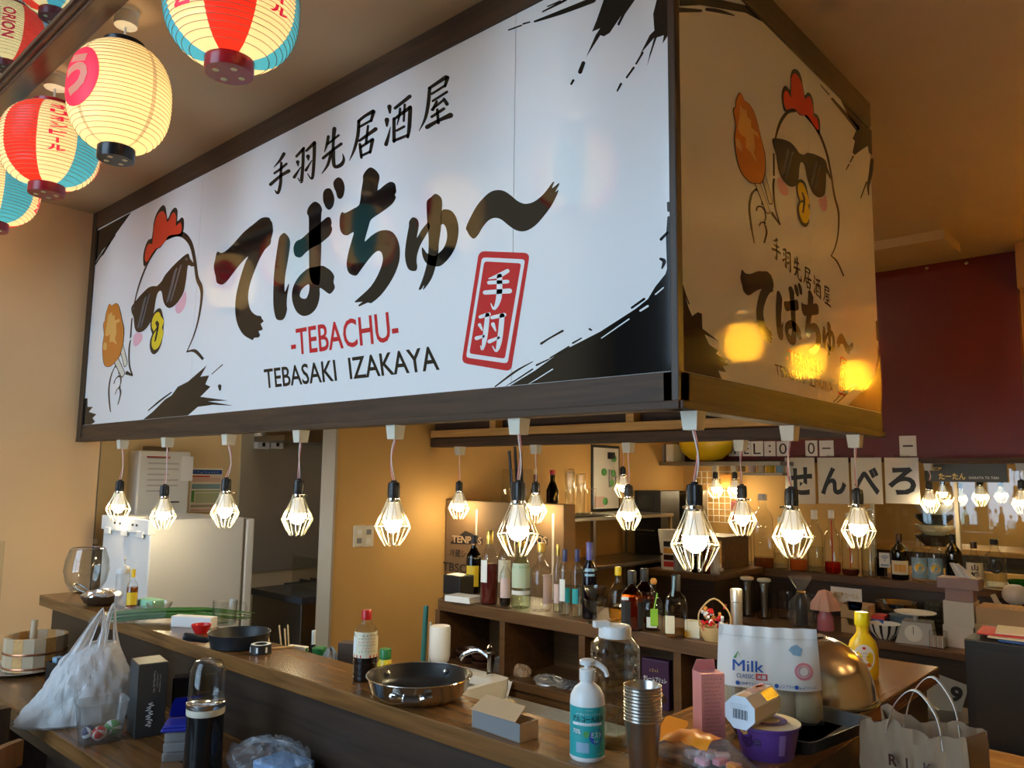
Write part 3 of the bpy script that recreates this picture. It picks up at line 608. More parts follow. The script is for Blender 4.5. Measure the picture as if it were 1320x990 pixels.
def lantern(x, y, ztop, kind, rot, label, power=1.5, drop=0.47):
    sx, sz = {'striped': (1.0, 0.876), 'cream': (0.90, 0.97), 'yellow': (0.6, 0.6)}[kind]
    tot = 0.445*sz; gap = drop - 0.445 + 0.02
    t = thing('paper_lantern', label, 'lantern', (x, y, ztop-gap-0.055-tot), rot, 'paper lanterns under the ceiling'); t.scale = (sx, sx, sz)
    cap = 'lantern_red_cap' if kind == 'striped' else 'lantern_black_cap'
    b = link('lantern_body', bodies[kind], t)
    link('rib_wires', ribs_m, b, kind='stuff')
    if kind == 'striped':
        for r in (0, PI):
            for q in (txt1, txt2):
                o = link('lettering', q, b); o.rotation_euler[2] = r
    elif kind == 'cream':
        for r in (0, PI):
            o = link('emblem', emb, b); o.rotation_euler[2] = r
            o2 = link('emblem_letter', embl, b); o2.rotation_euler[2] = r
    c = link('bottom_cap', caps[cap][0], t); link('vent_hole', slots_m, c); link('top_ring', caps[cap][1], t)
    zr = (tot+gap+0.055)/sz - 0.066
    MB().tube([(0, 0, 0.30), (0, 0, zr+.01)], 0.004, 8).obj('stem', 'white_plastic', t); o = link('ceiling_rose', rose_m, t); o.location[2] = zr
    l = bpy.data.lights.new('lantern_bulb', 'POINT'); l.energy = power; l.color = (1.0, 0.80, 0.50) if kind != 'yellow' else (1.0, 0.74, 0.28); l.shadow_soft_size = 0.05
    lo = bpy.data.objects.new('lantern_bulb', l); COL.objects.link(lo); lo.parent = t; lo.location = (0, 0, 0.20)
    return t
LY = -0.754
FACE = lambda x: math.atan2(CAM.y-LY, CAM.x-x)
lantern(-3.73, LY, CEIL, 'cream', FACE(-3.7)+1.0, 'plain cream paper lantern nearest the left wall, farthest along the row')
lantern(-3.03, LY, CEIL, 'striped', FACE(-3.03)-1.0, 'striped lantern with blue panel cut off by the left edge of the picture')
lantern(-2.33, LY, CEIL, 'striped', FACE(-2.33)+0.12-PI/4, 'red, white and blue lantern whose white panel reads downward in red characters')
lantern(-1.66, LY, CEIL, 'cream', FACE(-1.66)-0.95-PI+PI, 'round cream paper lantern with black caps and a red disc')
lantern(-0.92, LY, CEIL, 'striped', FACE(-0.92)-0.05, 'red, white and blue lantern nearest the top edge, its red panel towards us')
lantern(-0.23, LY, CEIL, 'cream', 0.3, 'cream paper lantern hanging just above the picture')
# three yellow lanterns at the right, mirrored in the side of the sign
for x, y, lb in ((0.99, 2.43, 'yellow paper lantern of the right-hand row, the one nearest us'), (0.99, 3.37, 'yellow paper lantern of the right-hand row, the middle one'), (0.99, 4.24, 'yellow paper lantern of the right-hand row, the one by the back wall')):
    lantern(x, y, 2.54, 'yellow', 0, lb, 20, 0.45)
    MB().tube([(x, y, 2.52), (x, y, CEIL)], 0.004, 6).obj('hanger_rod', 'black_plastic', None, label='thin rod carrying the '+lb.replace(' paper lantern of the right-hand row', ' lantern'), cat='rod')
for x, y, lb in ((1.75, 0.55, 'unseen cream lantern added in the right-hand aisle to light the sign, nearer the camera'), (1.95, 1.45, 'unseen cream lantern added in the right-hand aisle to light the sign, farther from the camera')):  # unseen aisle lanterns added to brighten the side of the sign
    lantern(x, y, 2.75, 'cream', 0, lb, 26, 0.47)
    MB().tube([(x, y, 2.74), (x, y, CEIL)], 0.004, 6).obj('hanger_rod', 'black_plastic', None, label='thin rod of the '+lb, cat='rod')
# stand-in lanterns behind the bay glass, in place of reflections in it
for x, lb, r in ((-3.68, 'striped lantern standing in for a reflection in the glass above the dark rail, lower one', 0.5), (-2.97, 'striped lantern standing in for a reflection in the glass above the dark rail, upper one', 1.3)):
    lantern(x, -0.60, 4.11, 'striped', r, lb, 2, 0.42)
    MB().tube([(x, -0.60, 4.10), (x, -0.60, 4.3)], 0.004, 6).obj('hanger_rod', 'black_plastic', None, label='thin rod carrying the '+('lower' if r < 1 else 'upper')+' stand-in lantern behind the glass', cat='rod')
# thin cable stapled along the ceiling between the lantern roses
mb = MB(); mb.tube([(-4.0+0.1*i, LY-0.045+0.004*math.sin(i*1.7), CEIL-0.004) for i in range(45)], 0.004, 6)
mb.obj('ceiling_cable', 'ivory_plastic', None, label='thin cable running along the ceiling past the lantern roses', cat='cable')

# ------------------------------------------------------------------ caged bulb pendants
mat('cord_pink', (0.75, 0.30, 0.28), 0.5); mat('cord_white', (0.8, 0.72, 0.68), 0.5); mat('cage_wire', (0.78, 0.72, 0.52), 0.3, 0.6)
emit('bulb_glow', (1.0, 0.80, 0.47), 75)
mat('bulb_white_glow', (0.90, 0.88, 0.83), 0.4, Emission_Color=(1.0, .85, .6), Emission_Strength=0.25)  # faint glow put in as if the white cap were backlit
PM = {}
PM['mount'] = MB().prism([(-.024, -.024), (.024, -.024), (.024, .024), (-.024, .024)], 1, lambda a, b, d: (a*(.82+.18*d), b*(.82+.18*d), -0.048+.048*d)).mesh('mount', 'ivory_plastic')
def gear(r, z, a): return r*(1 + (0.07 if int(a/(2*PI)*24+.5) % 2 else 0))
PM['socket'] = MB().lathe([(0.010, 0.055), (0.018, 0.052), (0.020, 0.040), (0.0205, 0.012), (0.019, 0.0)], 24, rfun=gear).lathe([(0.010, 0.053), (0.009, 0.060)], 10).mesh('socket', 'black_plastic')
PM['collar'] = MB().lathe([(0.0215, -0.013), (0.0225, -0.010), (0.0225, 0.0), (0.021, 0.001)], 20, cap0=False, cap1=False).tube([(0.021, 0, -0.006), (0.036, 0, -0.006)], 0.004, 6).mesh('collar', 'chrome', True)
PM['bulb_base'] = MB().lathe([(0.014, -0.013), (0.020, -0.02), (0.024, -0.04), (0.030, -0.062), (0.0325, -0.074)], 24, cap0=False, cap1=False).mesh('bulb_base', 'bulb_white_glow', True)
PM['bulb'] = MB().lathe([(0.0325*math.cos(a), -0.074-0.044*math.sin(a)) for a in [i*PI/2/8 for i in range(8)]]+[(0.001, -0.118)], 24, cap0=False).mesh('bulb', 'bulb_glow', True)
def cage():
    mb = MB(); n = 16; zr = -0.098; R = 0.061; r0 = 0.022
    for k in range(n):
        a = 2*PI*k/n; b = a + (0.12 if k % 2 else -0.12)
        mb.tube([(r0*math.cos(b), r0*math.sin(b), -0.008), (0.030*math.cos(b), 0.030*math.sin(b), -0.03), (0.048*math.cos(a), 0.048*math.sin(a), -0.068), (R*math.cos(a), R*math.sin(a), zr)], 0.0013, 5)
    mb.tube([(R*math.cos(2*PI*k/36), R*math.sin(2*PI*k/36), zr) for k in range(36)], 0.0016, 5, closed=True)
    for k in range(8):
        a = 2*PI*(k*2)/n; b = 2*PI*(k*2+1)/n; zb = -0.160
        P = lambda an, r, z: (r*math.cos(an), r*math.sin(an), z)
        mb.tube(smooth_line([P(a, R, zr), P(a, 0.045, -0.13), P(a+.06, 0.030, zb+.005), P((a+b)/2, 0.027, zb), P(b-.06, 0.030, zb+.005), P(b, 0.045, -0.13), P(b, R, zr)], 3), 0.0014, 5)
    return mb.mesh('cage', 'cage_wire', True)
PM['cage'] = cage()
def pendant(x, y, ztop, zsock, label, group, k=0):
    # ztop: where the mount hangs, zsock: lower rim of the black socket
    t = thing('caged_pendant', label, 'lamp', (x, y, ztop), 0, group)
    link('mount', PM['mount'], t)
    h = zsock + 0.058 - ztop; mb = MB(); n = 14; top = -0.046; rnd = random.Random(k)
    bx, by = rnd.uniform(-.006, .006), rnd.uniform(-.006, .006)
    for s_ in (0, 1):
        pts = []
        for i in range(n+1):
            f = i/n; an = 5*f + s_*PI; sp = 0.0026+0.006*max(0, f-.7)
            pts.append((sp*math.cos(an)+bx*math.sin(PI*f)*2, sp*math.sin(an)+by*math.sin(PI*f)*2, top+(h-top)*f))
        mb.tube(pts, 0.0022, 6, mi=s_)
    mb.obj('cord', ['cord_pink', 'cord_white'], t)
    for nm in ('socket', 'collar', 'bulb_base', 'bulb', 'cage'):
        o = link(nm, PM[nm], t, loc=(0, 0, zsock-ztop)); o.rotation_euler[2] = 0.5*k
    return t
g1 = 'caged bulb pendants under the sign box'
FRONT = [(158, 575, 633, 'front-row caged bulb pendant nearest the left wall'), (216, 572, 640, 'front-row caged bulb pendant in front of the wall heater, second from the left wall'), (295, 566, 633, 'front-row caged bulb pendant beside the blue and white poster'),
         (388, 560, 637, 'caged bulb pendant hanging before the dark kitchen opening'), (510, 550, 642, 'caged bulb pendant hanging before the ochre wall beside the light switch'), (669, 545, 645, 'caged bulb pendant in front of the bottle row, petal-shaped cage bottom')]
for k, (u, v, vs, lb) in enumerate(FRONT):
    p = at(u, v, 1, 0.03); zs = at(u, vs, 1, 0.03).z
    pendant(p.x, 0.03, ZB, zs, lb, g1, k)
pendant(-0.012, 0.085, ZB, at(902, 652, 1, 0.085).z, 'biggest caged bulb pendant, under the corner of the sign box', g1, 6)
for k, (u, vs, lb) in enumerate(((1018, 652, 'caged bulb pendant under the side of the sign box, left of the two'), (1102, 650, 'caged bulb pendant under the far end of the sign side, before the poster characters'))):
    p = at(u, 560, 0, -0.03); pendant(-0.03, p.y, ZB, at(u, vs, 0, -0.03).z, lb, g1, 7+k)
for k, (u, vs, lb) in enumerate(((593, 633, 'small rear-row caged bulb pendant before the ochre wall above the cardboard box'), (691, 635, 'rear-row caged bulb pendant half hidden behind the nearer petal cage'), (810, 640, 'rear-row caged bulb pendant above the navy bottle'), (955, 642, 'rear-row caged bulb pendant just right of the biggest one'))):
    p = at(u, 577, 1, 1.5); pendant(p.x, 1.5, ZB, at(u, vs, 1, 1.5).z, lb, g1, 10+k)
g2 = 'caged bulb pendants farther back'
for k, (u, v, d, lb) in enumerate(((1198, 631, 4.24, 'caged bulb pendant before the dark name board at the right'), (1317, 630, 4.24, 'caged bulb pendant cut off by the right edge of the picture'), (803, 612, 2.95, 'tiny caged bulb beside the round tray deep in the kitchen'), (922, 612, 4.24, 'left one of two tiny caged bulbs by the wire grid'), (947, 610, 4.20, 'right one of two tiny caged bulbs by the wire grid'),
        (1263, 625, 5.0, 'caged bulb pendant in the next room, stand-in for a reflection in the glass, the nearer one'), (1215, 624, 6.0, 'caged bulb pendant in the next room, stand-in for a reflection in the glass, left one'), (1290, 626, 6.9, 'faint caged bulb pendant in the next room, stand-in for a reflection in the glass, right one'), (1237, 630, 6.6, 'faint caged bulb pendant in the next room, stand-in for a reflection in the glass, middle one'))):  # next-room bulbs stand in for reflections in the partition glass
    p = at(u, v, 1, d); zt = (1.68 if k < 2 else 1.665) if 4 < d < 4.4 else (2.3 if d > 4 else 1.85)
    pendant(p.x, d, zt, min(p.z, zt-.105), lb, g2, 20+k)
    if d > 4.4 or d < 4: MB().box(p.x-.03, d-.02, zt, p.x+.03, d+.02, zt+.04).box(p.x-.008, d-.008, zt+.04, p.x+.008, d+.008, CEIL).obj('lamp_dropper', 'ivory_plastic', None, label='drop rod of '+lb.replace('caged bulb pendant', 'bulb').replace(' in the next room', ''), cat='rod')
# ------------------------------------------------------------------ counters and shelves
t = thing('bar_counter', 'dark brown wooden bar counter with a glossy top wrapping the corner', 'counter', (-3.0, -0.45, 0))
def loc(mb, o): mb.v = [(x-o.location[0], y-o.location[1], z-o.location[2]) for x, y, z in mb.v]; return mb
loc(MB().box(-3.0, -0.45, 0.955, 0.31, -0.255, 1.0, .003), t).obj('top_plank', 'counter_top', t)
loc(MB().box(-0.02, -0.254, 0.955, 0.31, 0.965, 1.0, .003), t).obj('top_plank', 'counter_top_y', t)
loc(MB().box(-2.90, -0.425, 0, 0.28, -0.40, 0.955), t).obj('front_panel', 'counter_panel', t)
loc(MB().box(0.255, -0.40, 0, 0.28, 0.94, 0.955), t).obj('side_panel', 'counter_panel', t)
loc(MB().box(-2.90, -0.40, 0, -2.875, -0.27, 0.955), t).obj('end_panel', 'counter_panel', t)
t = thing('customer_desk', 'dark wooden desk shelf running along the front of the bar', 'desk', (-2.85, -0.79, 0))
loc(MB().box(-2.85, -0.79, 0.715, 0.6, -0.426, 0.76, .003), t).obj('desk_top', 'counter_top', t)
for x in (-2.80, -1.2, 0.3): loc(MB().box(x, -0.74, 0, x+.05, -0.69, 0.715), t).obj('leg', 'dark_board_z', t)
loc(MB().box(-2.85, -0.78, 0, -2.82, -0.43, 0.715), t).obj('end_panel', 'counter_panel', t)  # dark panel added where shade lies under the desk
loc(MB().box(-2.8, -0.74, 0.64, 0.35, -0.715, 0.715), t).obj('apron', 'counter_panel', t)
t = thing('work_table', 'grey worktop behind the bar with a white sink', 'worktop', (-1.62, 0.0, 0))
loc(MB().box(-1.62, 0.02, 0.66, -0.1, 0.66, 0.70, .003), t).obj('worktop_slab', mat('concrete', (0.42, 0.42, 0.40), 0.6, bump=0.2, bscale=120, var=0.22, vscale=40), t)
loc(MB().box(-1.60, 0.05, 0, -0.12, 0.62, 0.66), t).obj('cabinet_body', 'steel_dark', t)
# white basin with tap
p = onz(606, 905, 0.84)
t = thing('hand_basin', 'white ceramic hand basin with a chrome tap beside the pan', 'sink', (-1.08, 0.30, 0.70)); t.scale = (.55, .72, 1)
mb = MB(); 
mb.prism(rrect([(-.24, -.20), (.24, -.20), (.24, .20), (-.24, .20)], .15), .03, lambda a, b, d: (a, b, .11+d), [rrect([(-.20, -.17), (.20, -.17), (.20, .10), (-.20, .10)], .15)])
o1 = rrect([(-.24, -.20), (.24, -.20), (.24, .20), (-.24, .20)], .15); o2 = [(a*.86, b*.86) for a, b in o1]; n = len(o1)
mb.add([(a, b, .11) for a, b in o1]+[(a, b, 0) for a, b in o2], [(i, (i+1) % n, n+(i+1) % n, n+i) for i in range(n)]+[tuple(range(n, 2*n))])
mb.obj('basin', mat('ceramic', (0.80, 0.78, 0.72), 0.15), t)
MB().lathe([(0.02, 0.14), (0.02, 0.15), (0.013, 0.155), (0.013, 0.22), (0.018, 0.225), (0.018, 0.24), (0.008, 0.25)], 16, c=(.10, .15, 0)).tube(smooth_line([(.10, .15, .20), (.02, .13, .225), (-.06, .10, .21), (-.08, .08, .19)]), .009, 8).obj('tap', 'chrome', t, True)
# liquor shelf
SH = 1.022; SY = 0.68
t = thing('liquor_shelf', 'dark wooden back bar shelf with open cubbyholes under the bottle row', 'shelf', (-1.6, SY, 0))
loc(MB().box(-1.6, SY, SH-.05, -0.22, 1.02, SH, .003), t).obj('top_board', 'shelf_wood', t)
loc(MB().box(-1.6, SY, 0.72, -0.22, 1.0, 0.755, .003), t).obj('lower_board', 'shelf_wood', t)
loc(MB().box(-1.6, 1.0, 0, -0.22, 1.02, SH-.05), t).obj('back_panel', 'shelf_wood', t)
loc(MB().box(-1.6, SY+.01, 0, -0.22, SY+.03, 0.72), t).obj('kick_panel', 'shelf_wood', t)
for u in (562, 646, 749, 872, 960):
    x = at(u, 840, 1, SY).x; loc(MB().box(x-.014, SY+.004, 0.755, x+.014, 1.0, SH-.05), t).obj('divider', 'shelf_wood', t)
# far back counter and ledge
t = thing('rear_counter', 'low dark counter at the back crowded with dishes and boxes', 'counter', (-1.46, 3.05, 0))
loc(MB().box(-1.46, 3.05, 0.62, 0.28, 3.75, 0.66, .003), t).obj('counter_board', 'shelf_wood', t)
loc(MB().box(-1.44, 3.08, 0, 0.26, 3.74, 0.62), t).obj('base_panel', 'counter_panel', t)
LZ = 0.925
t = thing('bottle_ledge', 'dark ledge under the hatch carrying the far bottles', 'shelf', (-1.85, 3.76, 0))
loc(MB().box(-1.85, 3.76, LZ-.05, 0.9, 4.20, LZ, .003), t).obj('ledge_board', 'shelf_wood', t)
loc(MB().box(-1.85, 3.78, 0, 0.9, 3.80, LZ-.05), t).obj('ledge_front', 'counter_panel', t)
# ------------------------------------------------------------------ helpers for things set down on a surface
def put(u, v, z): p = onz(u, v, z); return p, mpp(p)
def face(p): return math.atan2(CAM.y-p.y, CAM.x-p.x)     # direction from the thing to where we stand
glass('pet', (0.96, 0.97, 0.95), 0.8); glass('green_glass', (0.80, 0.92, 0.78)); glass('navy_glass', (0.05, 0.06, 0.22), 0.9); glass('amber_glass', (0.55, 0.22, 0.05)); glass('dark_glass', (0.05, 0.05, 0.03), 0.9)
glass('film', (0.95, 0.96, 0.97), 0.45, 0.12, 0.14, (0.8, 0.82, 0.85)); glass('frost', (0.9, 0.92, 0.93), 0.5, 0.2, 0.30, (0.8, 0.82, 0.84))
glass('acrylic', (0.95, 0.96, 0.94), 0.5)
def liquid(name, col): return mat(name, col, 0.1, Transmission_Weight=0.0)
mat('soy', (0.012, 0.006, 0.005), 0.12); mat('liq_red', (0.10, 0.012, 0.010), 0.12); mat('liq_amber', (0.25, 0.06, 0.008), 0.12); mat('liq_orange', (0.55, 0.10, 0.01), 0.12)
glass('water', (0.90, 0.93, 0.90), 0.5); glass('liq_rose', (0.75, 0.18, 0.15), 0.4); glass('liq_gold', (0.80, 0.55, 0.15), 0.4)
mat('gold_foil', (0.70, 0.48, 0.12), 0.28, 0.9); mat('red_plastic', (0.62, 0.015, 0.015), 0.3); mat('green_plastic', (0.03, 0.22, 0.06), 0.35); mat('yellow_plastic', (0.85, 0.55, 0.01), 0.35)
mat('label_cream', (0.80, 0.72, 0.52), 0.55); mat('label_white', (0.82, 0.81, 0.76), 0.5); mat('label_yellow', (0.85, 0.55, 0.02), 0.5); mat('label_pink', (0.74, 0.54, 0.48), 0.5)
mat('label_green', (0.52, 0.62, 0.44), 0.5); mat('label_black', (0.015, 0.013, 0.012), 0.5); mat('label_teal', (0.02, 0.35, 0.36), 0.45); mat('label_blue', (0.25, 0.42, 0.55), 0.5); mat('navy_plastic', (0.02, 0.025, 0.12), 0.3)
mat('orange_plastic', (0.85, 0.28, 0.01), 0.35); mat('kraft', (0.45, 0.30, 0.16), 0.75); mat('pink_card', (0.72, 0.30, 0.30), 0.5); mat('purple', (0.13, 0.05, 0.28), 0.4)
mat('iron', (0.012, 0.013, 0.015), 0.45); mat('pan_coat', (0.012, 0.012, 0.012), 0.3); mat('box_grey', (0.035, 0.037, 0.037), 0.5); mat('blue_lid', (0.02, 0.03, 0.32), 0.35)
PROF = {
 'wine': [(0.92, 0), (1, .02), (1, .60), (.92, .66), (.55, .74), (.36, .80), (.34, .98), (.36, .985), (.36, 1)],
 'tall': [(0.92, 0), (1, .02), (1, .66), (.9, .72), (.5, .79), (.38, .83), (.36, 1)],
 'squat': [(0.85, 0), (1, .04), (1, .52), (.88, .62), (.5, .70), (.33, .75), (.32, 1)],
 'round': [(0.7, 0), (.9, .04), (1, .2), (1, .40), (.85, .55), (.45, .68), (.30, .74), (.30, 1)],
 'plain': [(0.95, 0), (1, .02), (1, .90), (.9, .95), (.8, 1)],
}
def rad_at(prof, z):
    for (r0, z0), (r1, z1) in zip(prof, prof[1:]):
        if z0 <= z <= z1: return r0 + (r1-r0)*((z-z0)/(z1-z0 or 1))
    return prof[-1][0]
def sq(n):
    def f(r, z, a): c, s_ = abs(math.cos(a)), abs(math.sin(a)); return r/((c**n+s_**n)**(1/n))*0.92
    return f
def bottle(name, label, u, vb, vt, wpx, z, kind, g='clear', liq=None, cap=None, labels=(), group=None, cat='bottle', square=0, caph=0.13, yrot=0, tags=(), zoff=0, ymin=None):
    """labels: (material, z0, z1, half angle, centre angle off the view) ; liq: (fill, material)"""
    p, k = put(u, vb, z)
    if ymin and p.y < ymin: p = at(u, vb, 1, ymin); k = mpp(p); p.z = z
    H_ = (vb-vt)*k*0.985; R_ = wpx*k/2
    t = thing(name, label, cat, p, face(p)+yrot, group)
    pr = [(r*R_, q*H_) for r, q in PROF[kind]]; rf = sq(square) if square else None
    def cut(f): return [(r, q) for r, q in pr if q < f*H_] + [(rad_at(PROF[kind], f)*R_, f*H_)]
    topf = 1-caph if cap else 1.0
    MB().lathe(cut(topf), 24, rfun=rf, cap1=False).obj('glass_body', g, t, True)
    if liq:
        body = [(max(r-.0018, .001), max(q, .003)) for r, q in cut(liq[0])]
        MB().lathe(body, 24, rfun=rf).obj('liquid', liq[1], t, True)
    if cap:
        r1 = rad_at(PROF[kind], topf)*R_*1.12
        MB().lathe([(r1, topf*H_-.004), (r1*1.02, topf*H_), (r1*1.02, H_-.003), (r1*.9, H_)], 18).obj('cap', cap, t, True)
    for (m_, z0, z1, ha, ca) in labels:
        def fn(s_, q, z0=z0, z1=z1, ha=ha, ca=ca):
            a = ca-ha+2*ha*s_; zz = z0+(z1-z0)*q; r = rad_at(PROF[kind], zz)*R_
            if rf: r = rf(r, zz, a)
            r += 0.0008
            return (r*math.cos(a), r*math.sin(a), zz*H_)
        MB().sheet(fn, 8, 4).obj('label', m_, t, True)
    t['_R'] = R_; t['_H'] = H_
    return t
def on_bottle(t, body, m_, z0, z1, ca, ha, bold=0.0, extra=0.0018, name='lettering'):
    R_, H_ = t['_R']+extra, t['_H']
    return lettering(MB(), body, cyl(R_, ca-ha, ca+ha, z0*H_, z1*H_), bold).obj(name, m_, t)
def boxed(name, label, cat, p, rz, dx, dy, h, m_, b=0.002, group=None):
    """plain carton sitting at p: thing with one body part, local x right as seen when facing -y"""
    t = thing(name, label, cat, p, rz, group)
    MB().box(-dx/2, -dy/2, 0, dx/2, dy/2, h, b).obj('body', m_, t)
    return t
def front_text(t, body, m_, x0, x1, z0, z1, y, bold=0.0, name='lettering'):
    return lettering(MB(), body, quad((x0, y, z0), (x1-x0, 0, 0), (0, 0, z1-z0)), bold).obj(name, m_, t)
CT = 1.0
# ------------------------------------------------------------------ left end of the counter
p, k = put(104, 768, CT); p.y += .05; p.x -= .09
t = thing('balloon_glass', 'large clear balloon-shaped glass at the left end of the counter', 'glass', p)
MB().lathe([(0.045, 0), (0.06, .006), (0.085, .05), (0.096, .10), (0.090, .15), (0.074, .20), (0.072, .20), (0.088, .15), (0.094, .10), (0.083, .05), (0.055, .01)], 32, cap1=False).obj('bowl', 'clear', t, True)
MB().tube([(0.073*math.cos(a*PI/16), 0.073*math.sin(a*PI/16), .20) for a in range(32)], .0022, 6, closed=True).obj('rim', 'chrome', t)
p, k = put(131, 779, CT)
t = thing('foil_pan', 'small dark pan filled with crumpled foil below the balloon glass', 'pan', p, 0.3)
MB().lathe([(0.05, 0), (0.07, .012), (0.082, .035), (0.085, .04), (0.08, .037), (0.07, .016), (0.01, .012)], 28, cap1=True).obj('pan_bowl', 'steel_dark', t, True)
rn = random.Random(3); mb = MB()
mb.lathe([(0.077, .038), (0.068, .045), (0.055, .052), (0.03, .055), (0.004, .058)], 22, rfun=lambda r, z, a: r*(1+rn.uniform(-.10, .10)), cap0=False)
mb.v = [(x, y, z+rn.uniform(-.005, .006)) for x, y, z in mb.v]
mb.obj('foil', mat('foil', (0.8, 0.8, 0.8), 0.22, 1.0), t)
MB().tube(smooth_line([(-.09, .0, .038), (-.13, -.01, .05), (-.16, -.015, .065), (-.165, .01, .07), (-.13, .02, .055), (-.09, .02, .038)]), .004, 6).obj('handle', 'steel_dark', t)
t = bottle('squeeze_bottle', 'white squeeze bottle with pointed nozzle cap beside the foil pan', 156, 783, 737, 17, CT, 'plain', 'frost', None, None)
R_, H_ = t['_R'], t['_H']
MB().lathe([(R_*.95, 0), (R_*1.02, .004), (R_*1.0, .02), (R_*.5, .03), (.005, .034), (.004, .05), (.007, .053), (.007, .062), (.002, .066)], 18, c=(0, 0, H_*.95)).tube(smooth_line([(0, 0, H_*.95+.05), (.012, .03, H_*.95+.05), (.01, .05, H_+.02)]), .0012, 5).obj('nozzle_cap', 'white_plastic', t, True)
bottle('honey_bottle', 'small honey bottle with yellow cap and yellow label', 169, 784, 734, 14, CT, 'squat', 'clear', (.55, 'liq_amber'), 'yellow_plastic', [('label_yellow', .10, .42, 1.0, 0)], caph=.18)
p, k = put(188, 784, CT)
t = boxed('sponge', 'mint green sponge block on the counter', 'sponge', p+Vector((0, .02, 0)), 0.15, .105, .06, .035, mat('mint', (0.30, 0.62, 0.40), 0.8, bump=.4, bscale=300), .006)
p, k = put(205, 788, CT)
t = thing('glass_dish', 'small clear glass dish behind the scallions', 'dish', p)
MB().lathe([(0.03, 0), (0.045, .02), (0.05, .035), (0.048, .035), (0.042, .02), (0.028, .004)], 24, cap1=True).obj('dish_bowl', 'clear', t, True)
def crumple(name, label, cat, p, rx, ry, h, m_, seed, rz=0, amp=.18, seg=26, rings=9):
    rn = random.Random(seed); mb = MB(); pr = []
    ph = [rn.uniform(0, 6.28) for _ in range(6)]
    def f(r, z, a): return r*(1+amp*(math.sin(3*a+ph[0]+z*30)*.4+math.sin(5*a+ph[1]-z*50)*.35+rn.uniform(-.4, .4)))
    for i in range(rings): q = i/(rings-1); pr.append((max(.02, math.cos(q*PI/2)**.6), h*math.sin(q*PI/2)))
    mb.lathe(pr, seg, sx=rx, sy=ry, rfun=f)
    mb.v = [(x, y, max(0.0, z+(rn.uniform(-.12, .12)*h if z > .002 else 0))) for x, y, z in mb.v]
    return mb.obj(name, m_, None, label=label, cat=cat, loc=p, rz=rz)
p, k = put(158, 793, CT); crumple('plastic_wrap', 'crumpled clear plastic wrap by the squeeze bottle', 'wrap', p, .035, .03, .03, 'film', 4, amp=.35)
# scallions in a clear sleeve
p, k = put(140, 803, CT); q, _ = put(315, 799, CT)
t = thing('scallion_bunch', 'bunch of green scallions lying along the counter edge', 'vegetable', p)
d = Vector((q.x-p.x, q.y-p.y, 0)); L_ = d.length; d.normalize(); nrm = Vector((-d.y, d.x, 0)); rn = random.Random(9)
mat('leek_green', (0.06, 0.17, 0.03), 0.4, var=.4, vscale=30); mat('leek_pale', (0.50, 0.58, 0.30), 0.45); mat('leek_white', (0.75, 0.75, 0.62), 0.45)
for i in range(38):
    off = rn.gauss(0, .020); zz = .008+min(.024, abs(rn.gauss(0, .014))); ln = L_*rn.uniform(.72, 1.08); sp = rn.gauss(0, .035); st = rn.uniform(0, .05); mb = MB()
    pts = [d*(st+(ln-st)*f) + nrm*(off*(.55+.4*math.sin(PI*f)) + sp*max(0, f-.6)*1.4) + Vector((0, 0, max(.004, zz+.012*math.sin(PI*f)-(.03*max(0, f-.7))))) for f in [j/9 for j in range(10)]]
    mb.tube(pts, [.0058-.0046*max(0, (j-3)/6) for j in range(10)], 5)
    mb.obj('leaf', 'leek_green' if i % 5 else 'leek_pale', t, True)
mb = MB()
mb.sheet(lambda a, b: tuple(d*(-.06+.55*L_*a*1.0) + nrm*((.035+.012*a)*math.cos(PI*b)) + Vector((0, 0, .004+(.05+.006*math.sin(9*a+4*b))*math.sin(PI*b)*(.35+.65*min(1, a*3))))), 14, 10)
mb.obj('sleeve', 'film', t, True)
p, k = put(250, 808, CT)
t = boxed('wrap_box', 'long white cling wrap carton in front of the scallions', 'box', p, math.radians(30), .16, .042, .038, mat('carton_white', (0.78, 0.76, 0.72), .45), .002)
MB().box(-.082, -.012, .01, -.0805, .012, .028).obj('end_print', 'print_blue', t)
p, k = put(262, 806, CT)
t = thing('glass_mug', 'clear glass mug with handle on the counter', 'mug', p+Vector((.03, .065, 0)), face(p)+PI/2)
MB().lathe([(0.038, 0), (0.042, .004), (0.044, .085), (0.042, .085), (0.039, .008)], 28, cap1=True).obj('mug_body', 'clear', t, True)
MB().tube(smooth_line([(.043, 0, .075), (.065, 0, .072), (.073, 0, .045), (.062, 0, .02), (.043, 0, .015)]), .005, 8).obj('handle', 'clear', t, True)
p, k = put(259, 816, CT)
MB().lathe([(0.02, 0), (0.03, .018), (0.034, .03), (0.032, .03), (0.027, .016), (0.002, .005)], 24).obj('sauce_cup', 'red_plastic', None, True, label='small dark red sauce cup between mug and black skillet', cat='cup', loc=p)
